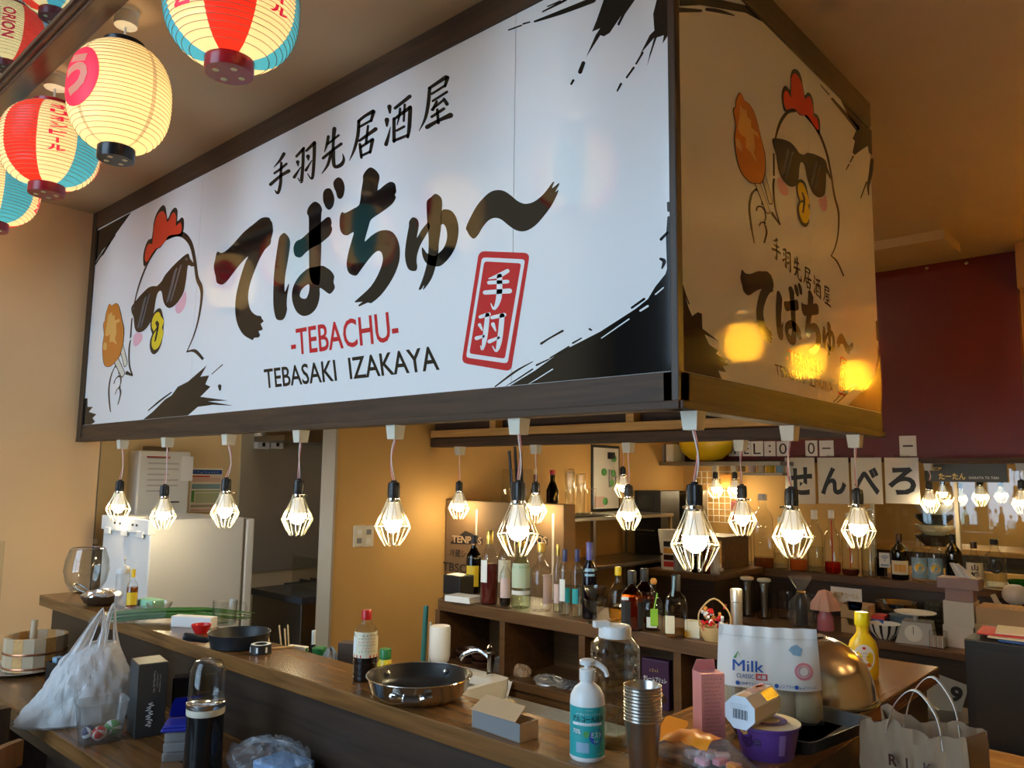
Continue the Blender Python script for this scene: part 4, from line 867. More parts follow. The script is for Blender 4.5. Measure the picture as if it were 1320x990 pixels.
# black skillet
p, k = put(308, 833, CT)
t = thing('black_skillet', 'black cast iron skillet with handle pointing left', 'pan', p, 0)
r_ = 39*k
MB().lathe([(r_*.82, 0), (r_*.9, .004), (r_*.98, .042), (r_, .046), (r_*.97, .046), (r_*.93, .04), (r_*.84, .008), (.002, .007)], 36).obj('pan_body', 'iron', t, True)
q = onz(236, 822, 1.035)-p; q.z = .04
MB().tube(smooth_line([tuple(q.normalized()*r_*.95+Vector((0, 0, .008))), tuple(q*.6), tuple(q*.85), tuple(q)]), [.008, .008, .008, .008, .010, .010, .011, .012, .013, .013, .012, .012, .009], 8).obj('handle', 'iron', t, True)
p, k = put(336, 842, CT)
t = thing('tape_roll', 'roll of black and white tape lying by the skillet', 'tape', p)
MB().lathe([(.031, 0), (.032, .001), (.032, .027), (.031, .028), (.018, .028), (.018, 0)], 28, cap0=False, cap1=False).obj('tape_side', 'label_black', t, True)
MB().lathe([(.030, .0285), (.019, .0285)], 28, cap0=False, cap1=False).obj('tape_face', 'label_white', t)
for a in range(7): MB().box(.032, -.003, .006, .0326, .003, .022, M=Matrix.Rotation(a*PI*2/7, 4, 'Z')).obj('mark', 'print_white', t)
p1, _ = put(316, 842, CT); p2, _ = put(362, 838, CT)
MB().tube([p1+Vector((0, .05, .004)), p2+Vector((0, .05, .004))], .003, 6).obj('wooden_stick', mat('bamboo', (0.62, 0.42, 0.18), .5), None, label='thin wooden stick lying behind the tape roll', cat='stick')
# inner ledge behind the counter with small tools standing on it
t = thing('inner_ledge', 'narrow dark ledge just behind the counter holding bottles and tools', 'shelf', (-2.2, -0.25, 0))
loc(MB().box(-2.2, -0.25, 0.86, -0.35, -0.06, 0.89, .002), t).obj('ledge_board', 'shelf_wood', t)
for x in (-2.15, -1.3, -0.4): loc(MB().box(x, -0.25, 0, x+.03, -0.08, 0.86), t).obj('bracket', 'counter_panel', t)
IL = 0.89
for k_, (u0, v0, u1, v1) in enumerate(((349, 838, 345, 814), (364, 840, 360, 806), (369, 841, 367, 810), (373, 842, 371, 805))):
    a = at(u0, v0+8, 1, -.14); b = at(u1, v1, 1, -.13); a.z = max(a.z, IL+.004)
    MB().tube([a, b], .0032, 6).obj('bamboo_skewer', 'bamboo', None, label=['bamboo skewer leaning apart from the others', 'tallest of the bamboo skewers, on the left of the three', 'bamboo skewer in the middle of the three', 'bamboo skewer on the right of the three'][k_], cat='skewer', group='bamboo skewers behind the counter')
a = at(384, 838, 1, -.15)
t = boxed('green_packet', 'green and white packet behind the counter', 'packet', (a.x, a.y, IL), 0.3, .075, .02, a.z-IL+.012, 'green_plastic', .004)
MB().box(-.037, -.0105, a.z-IL, .037, .0105, a.z-IL+.014).obj('white_edge', 'label_white', t)
a = at(404, 836, 1, -.15); b = at(408, 812, 1, -.14)
t = thing('marker_pen', 'black marker pen with white band standing behind the counter', 'pen', (a.x, a.y, IL))
MB().tube([(0, 0, 0), (b.x-a.x, 0, b.z-IL-.045)], .008, 10).obj('pen_body', 'black_plastic', t); MB().tube([((b.x-a.x), 0, b.z-IL-.045), ((b.x-a.x)*1.4, 0, b.z-IL)], .0065, 10).obj('pen_cap', 'label_white', t)
def small_bottle(name, label, u, vt, y, hgt, r, bodym, capm, caph):
    a = at(u, vt, 1, y); h = max(a.z-IL, .05); t = thing(name, label, 'bottle', (a.x, y, IL))
    MB().lathe([(r*.9, 0), (r, .004), (r, h-caph-.03), (r*.75, h-caph-.008), (r*.6, h-caph)], 20).obj('bottle_body', bodym, t, True)
    MB().lathe([(r*.68, h-caph-.002), (r*.7, h-.003), (r*.62, h)], 20).obj('cap', capm, t, True)
small_bottle('spice_bottle', 'bottle with wide green cap behind the counter', 412, 834, -.15, .09, .034, 'pet', 'green_plastic', .022)
small_bottle('lemon_juice_bottle', 'yellow lemon juice bottle with dark green cap next to the soy sauce', 497, 836, -.14, .1, .026, mat('lemon', (0.80, 0.66, 0.04), .35), 'green_plastic', .028)
a = at(426, 845, 1, -.15); crumple('crumpled_cloth', 'crumpled grey cloth behind the counter edge', 'cloth', (a.x, a.y, IL), .035, .025, max(a.z-IL+.02, .04), mat('cloth_grey', (0.4, .38, .34), .8), 12, amp=.3)
a = at(448, 826, 1, -.12); b = at(462, 852, 1, -.12)
t = boxed('wooden_caddy', 'small dark wooden caddy behind the counter', 'box', (a.x+.02, -.12, IL), 0.5, .07, .05, max(a.z-IL, .06), 'dark_board', .003)
# soy sauce
t = bottle('soy_sauce_bottle', 'big soy sauce bottle with red cap and cream label', 470, 876, 787, 31, CT, 'tall', 'pet', (.36, 'soy'), 'red_plastic', [('label_cream', .34, .70, 1.35, 0), ('red_plastic', .34, .38, 1.36, 0), ('label_white', .40, .62, .25, -1.1)], caph=.115)
for k_ in range(6): on_bottle(t, ['~5', '~8', '~7', '~9', '~4', '~6'][k_], 'print_red' if k_ in (2, 4) else 'print_black', .645-.045*k_, .675-.045*k_, 0.15, .75 if k_ != 4 else .4, extra=.0014)
for z0 in (.08, .17, .26): MB().tube([((t['_R']+.0004)*math.cos(a*PI/16), (t['_R']+.0004)*math.sin(a*PI/16), z0*t['_H']) for a in range(32)], .0012, 5, closed=True).obj('rib', 'soy', t)
# steel frying pan
p, k = put(540, 898, CT)
t = thing('frying_pan', 'large shiny steel frying pan with dark non-stick inside', 'pan', p, 0)
r_ = 67*k
MB().lathe([(r_*.70, 0), (r_*.80, .003), (r_*.93, .022), (r_*1.0, .052), (r_*1.015, .054)], 48, cap1=False).obj('outer_wall', mat('mirror_steel', (0.62, 0.60, 0.57), 0.10, 1.0), t, True)
MB().lathe([(r_*1.0, .0542), (r_*.975, .050), (r_*.90, .024), (r_*.76, .010), (.002, .008)], 48, cap0=False).obj('inner_coating', 'pan_coat', t, True)
MB().tube([(r_*1.012*math.cos(a*PI/24), r_*1.012*math.sin(a*PI/24), .054) for a in range(48)], .0018, 6, closed=True).obj('rim', 'mirror_steel', t, True)
for u, v in ((513, 867), (562, 866)):
    c = onz(u, v, 1.045)-p; c.z = 0; c = c.normalized()*r_*.935; c.z = .036
    MB().lathe([(.008, -.004), (.008, .004), (.005, .007), (.001, .008)], 12, M=Matrix.Translation(c) @ Vector((-c.x, -c.y, 0)).to_track_quat('Z', 'Y').to_matrix().to_4x4()).obj('rivet', 'chrome', t, True)
fa = face(p)-.15; M = Matrix.Rotation(fa, 4, 'Z')
MB().box(r_*.92, -.022, .018, r_*.975, .022, .032, .004, M=M).obj('handle_bracket', 'chrome', t)
for s_ in (-1, 1): MB().tube([tuple(M @ Vector(q)) for q in ((r_*.92, s_*.022, .026), (r_*.95, s_*.036, .03), (r_*.92, s_*.05, .031))], .006, 8).obj('bracket_arm', 'chrome', t, True)
# opened cardboard sleeve box
p, k = put(650, 944, CT)
t = thing('cardboard_box', 'small open cardboard box with grey front and kraft flap', 'box', p, math.radians(-3))
w_, d_, h_ = .150, .055, .038
MB().box(-w_/2, -d_/2, 0, w_/2, -d_/2+.002, h_).obj('front_wall', 'grey_plastic', t)
MB().box(-w_/2, d_/2-.002, 0, w_/2, d_/2, h_).box(-w_/2, -d_/2, 0, w_/2, d_/2, .002).obj('back_wall', 'kraft', t)
MB().box(w_/2-.002, -d_/2, 0, w_/2, d_/2, h_).obj('side_wall', 'kraft', t); MB().box(-w_/2, -d_/2, 0, -w_/2+.002, d_/2, h_).obj('side_wall', 'kraft', t)
MB().prism([(-w_/2, -d_/2-.004), (w_/2-.012, -d_/2-.002), (w_/2-.022, .01), (-w_/2+.004, .012)], .0015, lambda a, b, d: (a, b, h_+.003+d+(b+d_/2)*.55)).obj('flap', mat('kraft_light', (0.56, 0.37, 0.20), .7), t)
p, k = put(649, 910, CT); crumple('wooden_spoon_tip', 'tip of a wooden spoon behind the cardboard box', 'spoon', p+Vector((0, .02, 0)), .02, .012, .012, 'bamboo', 5, amp=.05)
# alcohol spray bottle
p, k = put(757, 976, CT)
t = thing('pump_bottle', 'white pump bottle with teal printed label at the front', 'bottle', p, face(p)); r_ = 22.5*k; h_ = 122*k
t['_R'] = r_; t['_H'] = h_
MB().lathe([(r_*.92, 0), (r_, .004), (r_, h_*.58), (r_*.96, h_*.64), (r_*.75, h_*.71), (r_*.42, h_*.76), (r_*.38, h_*.79)], 32).obj('bottle_body', mat('white_hdpe', (0.84, 0.84, 0.82), .3), t, True)
MB().lathe([(r_*.44, h_*.78), (r_*.46, h_*.79), (r_*.46, h_*.90), (r_*.36, h_*.905), (r_*.18, h_*.91), (r_*.18, h_*.945), (r_*.44, h_*.95), (r_*.46, h_*.99), (r_*.38, h_)], 24, rfun=lambda r, z, a: r).obj('pump_cap', 'white_hdpe', t, True)
MB().tube(smooth_line([(0, 0, h_*.965), (0, r_*.5, h_*.962), (0, r_*1.0, h_*.90), (0, r_*1.15, h_*.83)]), [.0055]*9+[.0045]*4, 8).obj('nozzle', 'white_hdpe', t, True)
lb = MB().sheet(lambda a, b: ((r_+.0006)*math.cos(-1.35+2.7*a), (r_+.0006)*math.sin(-1.35+2.7*a), h_*(.05+.50*b)), 16, 2).obj('label', 'label_teal', t, True)
for bd, z0, z1, ca, ha, m_ in (('~4', .515, .535, .1, .22, 'print_white'), ('~11', .475, .497, .05, .72, 'print_white'), ('アルコール洗浄', .405, .465, .05, .95, 'print_black'), ('70%', .285, .33, -.62, .25, 'print_white'), ('ミスト', .25, .305, .52, .34, 'print_white'), ('~2', .20, .225, .52, .16, 'print_white'), ('~5', .075, .095, .75, .2, 'print_white')):
    on_bottle(t, bd, m_, z0, z1, ca, ha, .012, .0014)
for z0, ca, rr, m_ in ((.305, -.62, .30, 'print_teal'), (.26, .52, .42, 'print_blue'), (.285, -.05, .18, 'print_green')):
    mb = MB(); n = 24; mb.add([((r_+.0010)*math.cos(ca+rr*math.cos(q)), (r_+.0010)*math.sin(ca+rr*math.cos(q)), z0*h_+rr*r_*math.sin(q)) for q in [i*2*PI/n for i in range(n)]], [tuple(range(n))]); mb.obj('label_disc', m_, lb)
MB().sheet(lambda a, b: ((r_+.0010)*math.cos(-.9+1.8*a), (r_+.0010)*math.sin(-.9+1.8*a), h_*(.368+.028*b)), 8, 1).obj('label_bar', 'print_white', lb)
on_bottle(t, '~7', 'print_teal', .372, .392, 0, .5, 0, .0016)
MB().sheet(lambda a, b: ((r_+.0010)*math.cos(-.65+.75*a), (r_+.0010)*math.sin(-.65+.75*a), h_*(.10+.10*b)), 6, 1).obj('label_bar', 'label_blue', lb)
# clear water jug
p, k = put(793, 958, CT)
t = thing('water_jug', 'tall clear water jug with dimpled sides and white lid', 'jug', p, face(p)+.35); r_ = 28*k; h_ = 150*k
def jug(r, z, a):
    c, s_ = abs(math.cos(a)), abs(math.sin(a)); b = r/((c**5+s_**5)**.2)
    if .08 < z/h_ < .80: b *= 1 - .09*max(0, math.sin(z/h_*2*PI*8.5))*max(0, math.cos(a*12))**.5
    return b
pr = [(r_*.9, 0), (r_, .006)]+[(r_, h_*(.05+.75*i/68)) for i in range(69)]+[(r_*.97, h_*.82), (r_*.72, h_*.885), (r_*.68, h_*.90)]
MB().lathe(pr, 72, rfun=jug, cap1=False).obj('jug_body', glass('jug_plastic', (.96, .97, .95), 1.5, .03, 0, None, .55), t, True)
MB().lathe([(max(r-.003, .01), z+.004) for r, z in pr if z < h_*.46], 72, rfun=jug).obj('water', 'water', t, True)
MB().lathe([(r_*.72, h_*.885), (r_*.76, h_*.89), (r_*.76, h_*.965), (r_*.70, h_*.985), (r_*.3, h_*.995)], 32).obj('lid', 'white_plastic', t, True)
MB().prism(rrect([(-.3*r_, -.28*r_), (-1.05*r_, -.2*r_), (-1.05*r_, .2*r_), (-.3*r_, .28*r_)], .2), .012, lambda a, b, d: (b, a, h_*.975+d)).obj('spout_flap', 'white_plastic', t)
# stack of steel tumblers
p, k = put(829, 993, CT)
t = thing('steel_tumblers', 'stack of nested brushed steel tumblers at the counter front', 'cups', (p.x, max(p.y, -.41), CT)); r_ = .0355; n = 11
for i in range(n):
    z0 = .0062*i; mb = MB()
    mb.lathe([(.024, z0), (.0255, z0+.002), (r_, z0+.093), (r_+.0012, z0+.0945), (r_-.0004, z0+.0955), (r_-.002, z0+.093), (.024, z0+.004)], 28)
    mb.obj('tumbler', 'steel', t, True)
# ------------------------------------------------------------------ right end of the counter
def rz_toward(p, off=0.0): return face(p)+PI/2+off     # local -y looks at us
# black baking tray
p, k = put(985, 948, CT)
t = thing('baking_tray', 'black baking tray under the snack packets', 'tray', p+Vector((.05, .07, 0)), math.radians(82)); a_, b_ = .135, .10
mb = MB(); o1 = rrect([(-a_, -b_), (a_, -b_), (a_, b_), (-a_, b_)], .15); n = len(o1)
mb.add([(x*.93, y*.9, 0) for x, y in o1]+[(x, y, .030) for x, y in o1]+[(x*1.04, y*1.05, .031) for x, y in o1], [tuple(range(n-1, -1, -1))]+[(i, (i+1) % n, n+(i+1) % n, n+i) for i in range(n)]+[(n+i, n+(i+1) % n, 2*n+(i+1) % n, 2*n+i) for i in range(n)])
mb.obj('tray_body', mat('tray_black', (0.02, 0.021, 0.023), .4), t)
TZ = CT+.006
# cereal pouch
p, k = put(983, 932, TZ)
t = thing('milk_snack_pouch', 'big white standing snack pouch printed Milk with clear lower half', 'snack bag', p+Vector((0, .035, 0)), rz_toward(p, .05)); w_, h_ = 136*k, 118*k
def pouch(side, grow=0.0):
    def f(a, b):
        x = (a-.5)*w_*(1-.09*b); z = h_*b
        th = (.045+.004*math.sin(7*a+3*b))*(1-b)**.75*max(0, 1-(2*abs(a-.5))**4)*(.5+.5*min(1, b*6+.35)) + grow
        y = side*(th+.0006)+.006*math.sin(5*a+2*b)*b + .0025*math.sin(31*a)*(1 if b > .85 else .2)
        return (x, y, z)
    return f
lo = lambda f, b0, b1: (lambda a, b: f(a, b0+(b1-b0)*b))
MB().sheet(lo(pouch(-1), .36, 1), 28, 14).sheet(lo(pouch(1), .36, 1), 28, 14).obj('pouch_top', mat('pouch_white', (0.82, 0.80, 0.75), .38), t, True)
MB().sheet(lo(pouch(-1), 0, .36), 28, 10).sheet(lo(pouch(1), 0, .36), 28, 10).obj('pouch_window', 'film', t, True)
rn = random.Random(2)
for i in range(4):
    x0 = -w_*.36+i*w_*.24; MB().lathe([(.018, .002), (.026, .01), (.027, .05), (.022, .075), (.008, .082)], 14, c=(x0, .004, 0), sx=1.15, sy=.8).obj('rice_cracker', mat('cracker', (0.66, 0.50, 0.26), .6, var=.15), t, True)
MB().sheet(lambda a, b: tuple(Vector(pouch(-1)(.0+1.0*a, .885+.012*b))+Vector((0, -.0012, 0))), 24, 1).obj('zip_line', mat('pouch_zip', (0.70, 0.68, 0.62), .4), t)  # zip line a little darker than the pouch white
def onp(a0, a1, b0, b1): return lambda s_, q: Vector(pouch(-1)(a0+(a1-a0)*s_, b0+(b1-b0)*q))+Vector((0, -.0012, 0))
for bd, a0, a1, b0, b1, m_, bo in (('Milk', .15, .45, .525, .64, 'print_blue', 0), ('Milk', .153, .455, .525, .64, 'print_blue', 0), ('CLASSIC', .19, .36, .455, .50, 'print_blue', 0), ('米菓', .385, .475, .455, .50, 'print_white', .02), ('口の中でさらりと溶ける', .22, .52, .385, .42, 'print_blue', .01), ('ノンフライ', .60, .73, .385, .42, 'print_blue', .01), ('~7', .78, .96, .385, .42, 'print_blue', .01)):
    if bd == '米菓': MB().sheet(onp(.375, .485, .445, .51), 3, 2).obj('print_block', 'print_red', t)
    mb = lettering(MB(), bd, onp(a0, a1, b0, b1), bo)
    if bd == '米菓': mb.v = [(x, y-.0008, z) for x, y, z in mb.v]
    mb.obj('lettering', m_, t)
for a0 in (.20, .57, .755):
    n = 14; f = onp(a0-.02, a0+.02, .38, .425); MB().add([f(.5+.5*math.cos(i*2*PI/n), .5+.5*math.sin(i*2*PI/n)) for i in range(n)], [tuple(range(n))]).obj('print_dot', 'print_blue', t)
f = onp(.745, .925, .475, .655); n = 28
c_ = lambda r: [f(.5+r*math.cos(i*2*PI/n), .5+r*math.sin(i*2*PI/n)) for i in range(n)]
MB().add(c_(.5)+c_(.36), [(i, (i+1) % n, n+(i+1) % n, n+i) for i in range(n)]).obj('round_stamp', 'print_pink', t)
MB().add(c_(.30)+c_(.25), [(i, (i+1) % n, n+(i+1) % n, n+i) for i in range(n)]).obj('round_stamp', 'print_pink', t)
f = onp(.155, .24, .655, .73); MB().add([f(0, 0), f(.35, .0), f(.5, .9), f(.9, .0), f(.55, 1)], [(0, 1, 4), (2, 3, 4)]).obj('leaf_mark', 'print_green', t)
f = onp(.70, .84, .72, .84); MB().add([f(0, .5), f(.3, .1), f(.8, .0), f(1, .6), f(.6, 1), (f(.2, .8))], [(0, 1, 2, 3, 4, 5)]).obj('pale_print', 'label_blue', t)
# pink carton
p, k = put(911, 963, CT)
t = thing('pink_carton', 'tall pink confectionery carton with opened top flap', 'box', p+Vector((-.01, .03, 0)), rz_toward(p, .42)); w_, d_, h_ = .052, .046, 90*k
MB().box(-w_/2, -d_/2, 0, w_/2, d_/2, h_).obj('carton_body', 'pink_card', t)
MB().box(w_/2, -d_/2+.001, .001, w_/2+.0004, d_/2-.001, h_-.001).obj('side_print', mat('carton_cream', (0.78, .55, .45), .5), t)
MB().prism([(-w_/2, 0), (w_/2, 0), (w_/2-.006, .03), (-w_/2+.006, .03)], .0012, lambda a, b, d: (a, d_/2-b*.3-d, h_+b*.75)).obj('top_flap', 'pink_card', t)
for i in range(16): 
    bd = '~%d' % (6+(i*5) % 7)
    front_text(t, bd, 'ink_brown', -w_/2+.006, w_/2-.006-.002*(i % 4), h_*(.93-.055*i)-.002, h_*(.93-.055*i)+.002, -d_/2-.0005)
lettering(MB(), '~6', quad((w_/2+.0008, -d_/2+.006, h_*.70), (0, d_-.012, .008), (0, 0, .02)), .02).obj('lettering', 'ink_brown', t)
mb = MB(); n = 20; mb.add([(w_/2+.0009, .012+.014*math.cos(i*2*PI/n), h_*.3+.04*math.sin(i*2*PI/n)) for i in range(n)], [tuple(range(n))]); mb.obj('brown_print', 'ink_brown', t)
# purple cup
p, k = put(984, 978, CT)
t = thing('purple_cup', 'purple instant noodle tub with cream paper lid', 'tub', p+Vector((-.005, .03, 0)), face(p)); r_ = 42*k; h_ = 42*k; t['_R'] = r_*.97; t['_H'] = h_
MB().lathe([(r_*.78, 0), (r_*.80, .003), (r_*.97, h_*.93), (r_*1.03, h_*.94), (r_*1.03, h_*.985), (r_, h_)], 40).obj('tub_body', 'purple', t, True)
MB().lathe([(r_*1.02, h_*1.001), (r_*.9, h_*1.012), (.002, h_*1.02)], 40, cap0=False).obj('paper_lid', 'label_cream', t, True)
lid = COL.objects[-1]
mb = MB(); n = 24; mb.add([(r_*.62*math.cos(i*2*PI/n), r_*.62*math.sin(i*2*PI/n), h_*1.016+.002) for i in range(n)]+[(r_*.4*math.cos(i*2*PI/n), r_*.4*math.sin(i*2*PI/n), h_*1.018+.002) for i in range(n)], [(i, (i+1) % n, n+(i+1) % n, n+i) for i in range(n)]); mb.obj('lid_print', 'purple', t)
def cone(a0, a1, z0, z1, r0=.80, r1=.965, e=.0012): return lambda s_, q: Vector((((r0+(r1-r0)*(z0+(z1-z0)*q))*r_+e)*math.cos(a0+(a1-a0)*s_), ((r0+(r1-r0)*(z0+(z1-z0)*q))*r_+e)*math.sin(a0+(a1-a0)*s_), h_*(z0+(z1-z0)*q)))
lettering(MB(), 'igle', cone(-.95, -.20, .36, .78), .05).obj('lettering', mat('print_violet', (0.05, 0.015, 0.10), .4), t)
MB().sheet(cone(.38, .62, .22, .84), 4, 4).obj('side_print', mat('print_mauve', (0.28, .16, .42), .5), t)
f = cone(-1.0, -.62, .70, .99); MB().add([f(0, .3), f(.4, 0), f(.9, .25), f(1, .8), f(.5, 1), f(.15, .8)], [(0, 1, 2, 3, 4, 5)]).obj('food_print', 'ink_amber', t)
# eight-sided cracker box lying on the tub
zc = 1.0+42*k*1.02+.001
e0 = onz(954, 940, zc); e1 = onz(1001, 915, zc); hd = Vector((e1.x-e0.x, e1.y-e0.y, 0)).normalized()
t = thing('cracker_box', 'eight-sided white cracker box lying on the purple tub', 'box', e0, math.atan2(hd.y, hd.x)); R8 = .031; L8 = .125
oc = [(R8*math.cos(PI/8+i*PI/4)*1.08, R8*math.sin(PI/8+i*PI/4)*1.08) for i in range(8)]; hz = R8*1.08*math.cos(PI/8)
mb = MB(); mb.add([(0, a, b+hz) for a, b in oc], [tuple(range(8))], 1); mb.add([(L8, a, b+hz) for a, b in oc], [tuple(range(8))], 1)
mb.add([(x, a, b+hz) for x in (0, L8) for a, b in oc], [(i, (i+1) % 8, 8+(i+1) % 8, 8+i) for i in range(8)], 0)
mb.obj('box_body', [mat('carton_pale', (0.76, 0.72, 0.62), .45), mat('carton_ice', (0.68, 0.76, 0.84), .4)], t)
for i in range(14): MB().box(-.0006, -.016+.0022*i, hz-.012, -.0002, -.016+.0022*i+(.0012 if i % 3 else .0006), hz+.006).obj('bar', 'print_black', t)
for i in range(3): lettering(MB(), ['~12', '~9', '~6'][i], quad((-.0006, .020, hz+.014-.004*i), (0, -.040+.008*i, 0), (0, 0, .0026))).obj('lettering', 'print_black', t)
def oct_face(i, x0, x1, a0, a1):
    A, B = oc[i], oc[(i+1) % 8]; m0 = Vector((A[0]+B[0], A[1]+B[1])).normalized()*.0006
    return lambda s_, q: Vector((x0+(x1-x0)*s_, A[0]+(B[0]-A[0])*(a0+(a1-a0)*q)+m0.x, A[1]+(B[1]-A[1])*(a0+(a1-a0)*q)+m0.y+hz))
for i, a, b, c0, c1, m_ in ((1, .35, .85, .1, .9, 'ink_orange'), (1, .02, .3, .3, .95, 'ink_amber'), (2, .5, .95, .1, .9, 'ink_brown'), (1, .7, .95, .2, .6, 'print_red')):
    MB().sheet(oct_face(i, L8*a, L8*b, c0, c1), 2, 2).obj('side_print', m_, t)
for i, bd in ((0, '~4'), (7, '~6')):
    lettering(MB(), bd, (lambda f: (lambda s_, q: f(1-s_, q)))(oct_face(i, L8*.35, L8*.95, .2, .8)), .03).obj('lettering', 'print_black', t)
# orange sweets bag
p, k = put(905, 985, CT)
t = thing('sweets_bag', 'shiny orange and clear bag of wrapped sweets at the bottom edge', 'snack bag', (p.x-.0, max(p.y, -.37), CT), math.radians(-8)); w_, d_ = .21, .085
def bag(s_):
    def f(a, b): th = .026*max(0, 1-(2*abs(a-.5))**3)*max(0, 1-(2*abs(b-.5))**3)**.6+.004; return ((a-.5)*w_, (b-.5)*d_+.003*math.sin(20*a), .002+(th*(1+s_)*.9 if s_ > 0 else 0)+.0016*math.sin(37*a+9*b))
    return f
MB().sheet(bag(1), 24, 12).sheet(bag(0), 24, 12).obj('bag_film', 'film', t, True)
MB().sheet(lambda a, b: tuple(Vector(bag(1)(.12+.55*a, .10+.6*b))+Vector((0, 0, .0016))), 14, 8).obj('printed_panel', 'orange_plastic', t, True)
MB().sheet(lambda a, b: tuple(Vector(bag(1)(.0+.10*a, 1*b))+Vector((0, 0, .0012))), 4, 10).obj('end_seal', 'orange_plastic', t, True)
rn = random.Random(8)
for i in range(12):
    c = (-.02+.10*rn.random(), -.03+.06*rn.random(), .012+.012*rn.random()); MB().box(-.014, -.009, -.006, .014, .009, .006, .003, M=Matrix.Translation(c) @ Matrix.Rotation(rn.uniform(0, 3), 4, 'Z')).obj('sweet', ['orange_plastic', 'label_pink', 'print_pink'][i % 3], t)
MB().prism(rrect([(-.03, -.012), (.03, -.012), (.03, .03), (-.03, .03)], .2), .002, lambda a, b, d: (a-.105, b+.03, .022+b*.9+d)).obj('torn_corner', 'orange_plastic', t)
# steel bowl upside down
p, k = put(1050, 897, CT)
t = thing('steel_bowl', 'large brushed steel mixing bowl standing upside down', 'bowl', p, 0); r_ = 73*k
MB().lathe([(r_*1.02, .006), (r_*1.02, .010), (r_, .010)]+[(r_*math.cos(a)**.85, .010+.142*math.sin(a)) for a in [i*PI/2/14 for i in range(1, 14)]]+[(.03, .153)], 48, cap0=False).obj('bowl_shell', mat('brushed', (0.66, 0.64, 0.60), .2, 1.0, var=.12, vscale=25), t, True)
MB().lathe([(r_*1.04, 0), (r_*1.06, .003), (r_*1.03, .007), (r_*.9, .004)], 48, cap1=True).obj('dark_plate', 'iron', t, True)
# yellow dressing bottle
p, k = put(1114, 874, CT)
t = thing('dressing_bottle', 'bright yellow squeeze bottle with a white oval label', 'bottle', p, rz_toward(p, .1)); h_ = 83*k; r_ = 18*k
MB().lathe([(r_*.86, 0), (r_*.95, .004), (r_, h_*.12), (r_, h_*.45), (r_*.86, h_*.56), (r_*.50, h_*.66), (r_*.40, h_*.70), (r_*.44, h_*.80)], 32, sy=.62).obj('bottle_body', mat('mustard', (0.88, 0.58, 0.01), .3), t, True)
MB().lathe([(r_*.50, h_*.80), (r_*.52, h_*.81), (r_*.50, h_*.985), (r_*.44, h_)], 24, sy=.9).obj('cap', mat('bright_yellow', (0.90, 0.70, 0.01), .3), t, True)
def yel(x, z): return (x*r_, -.62*r_*math.sqrt(max(0, 1-x*x))-.0008, z*h_)
n = 28; MB().add([(0, -.62*r_-.001, .33*h_)]+[yel(.70*math.cos(i*2*PI/n), .33+.20*math.sin(i*2*PI/n)) for i in range(n)], [(0, 1+i, 1+(i+1) % n) for i in range(n)]).obj('label', 'label_white', t, True)
for bd, z0, z1, hw, m_ in (('~3', .385, .425, .22, 'print_black'), ('~7', .335, .37, .42, 'print_black'), ('~8', .295, .32, .36, 'print_red'), ('~4', .19, .21, .2, 'print_black')):
    lettering(MB(), bd, lambda s_, q: Vector(yel(-hw+2*hw*s_, z0+(z1-z0)*q))+Vector((0, -.0012, 0)), .02).obj('lettering', m_, t)
for i in range(3): MB().add([Vector(yel(-.3+.3*i+.16*math.cos(j*PI/5), .225+.035*math.sin(j*PI/5)))+Vector((0, -.0011, 0)) for j in range(10)], [tuple(range(10))]).obj('food_print', 'ink_orange', t)
MB().add([Vector(yel(.12*math.cos(j*PI/5), .475+.02*math.sin(j*PI/5)))+Vector((0, -.0013, 0)) for j in range(10)], [tuple(range(10))]).obj('red_mark', 'print_red', t)
# small glass piece behind the bag
p, k = put(1066, 822, CT)
MB().lathe([(.008, 0), (.016, .008), (.010, .016), (.018, .026), (.010, .034), (.002, .036)], 12).obj('glass_stopper', 'clear', None, True, label='faceted clear glass stopper lying behind the snack pouch', cat='stopper', loc=(-.0+.02, .93, CT))
# ------------------------------------------------------------------ paper bag on a stool, wooden tray table
BT = 1.06
a = at(1108, 926, 2, BT); b = at(1248, 958, 2, BT); wv = Vector((b.x-a.x, b.y-a.y, 0)); W_ = wv.length; ang = math.atan2(wv.y, wv.x); D_ = .115; HB = .34
nv = Vector((-wv.y, wv.x, 0)).normalized(); c0 = (a+b)/2+nv*D_/2
t = thing('paper_bag', 'crumpled greyish kraft paper shopping bag with white rope-flat handles', 'bag', (c0.x, c0.y, BT-HB), ang)
mat('bag_paper', (0.29, 0.185, 0.105), .7, bump=.3, bscale=25, var=.08, vscale=10)
rn = random.Random(5); jit = lambda x, z, s_: .006*math.sin(23*x+11*z+s_)+.004*math.sin(51*x-29*z+2*s_)
def wall(s_): return lambda u_, v_: ((u_-.5)*W_, s_*(D_/2+jit(u_, v_, s_)-.012*v_*math.sin(PI*u_)), HB*v_+(.007*math.sin(9*u_+s_)+.004*math.sin(27*u_))*(v_ > .99))
def endw(s_): return lambda u_, v_: (s_*(W_/2-.03*v_*(1-abs(2*u_-1))), (u_-.5)*D_, HB*v_-.012*(1-abs(2*u_-1))*(v_ > .99))
MB().sheet(wall(-1), 20, 12).obj('front_face', 'bag_paper', t, True); MB().sheet(wall(1), 20, 12).obj('back_face', 'bag_paper', t, True)
MB().sheet(endw(-1), 8, 8).obj('gusset', 'bag_paper', t, True); MB().sheet(endw(1), 8, 8).obj('gusset', 'bag_paper', t, True)
MB().box(-W_/2, -D_/2, 0, W_/2, D_/2, .002).obj('bag_base', 'bag_paper', t)
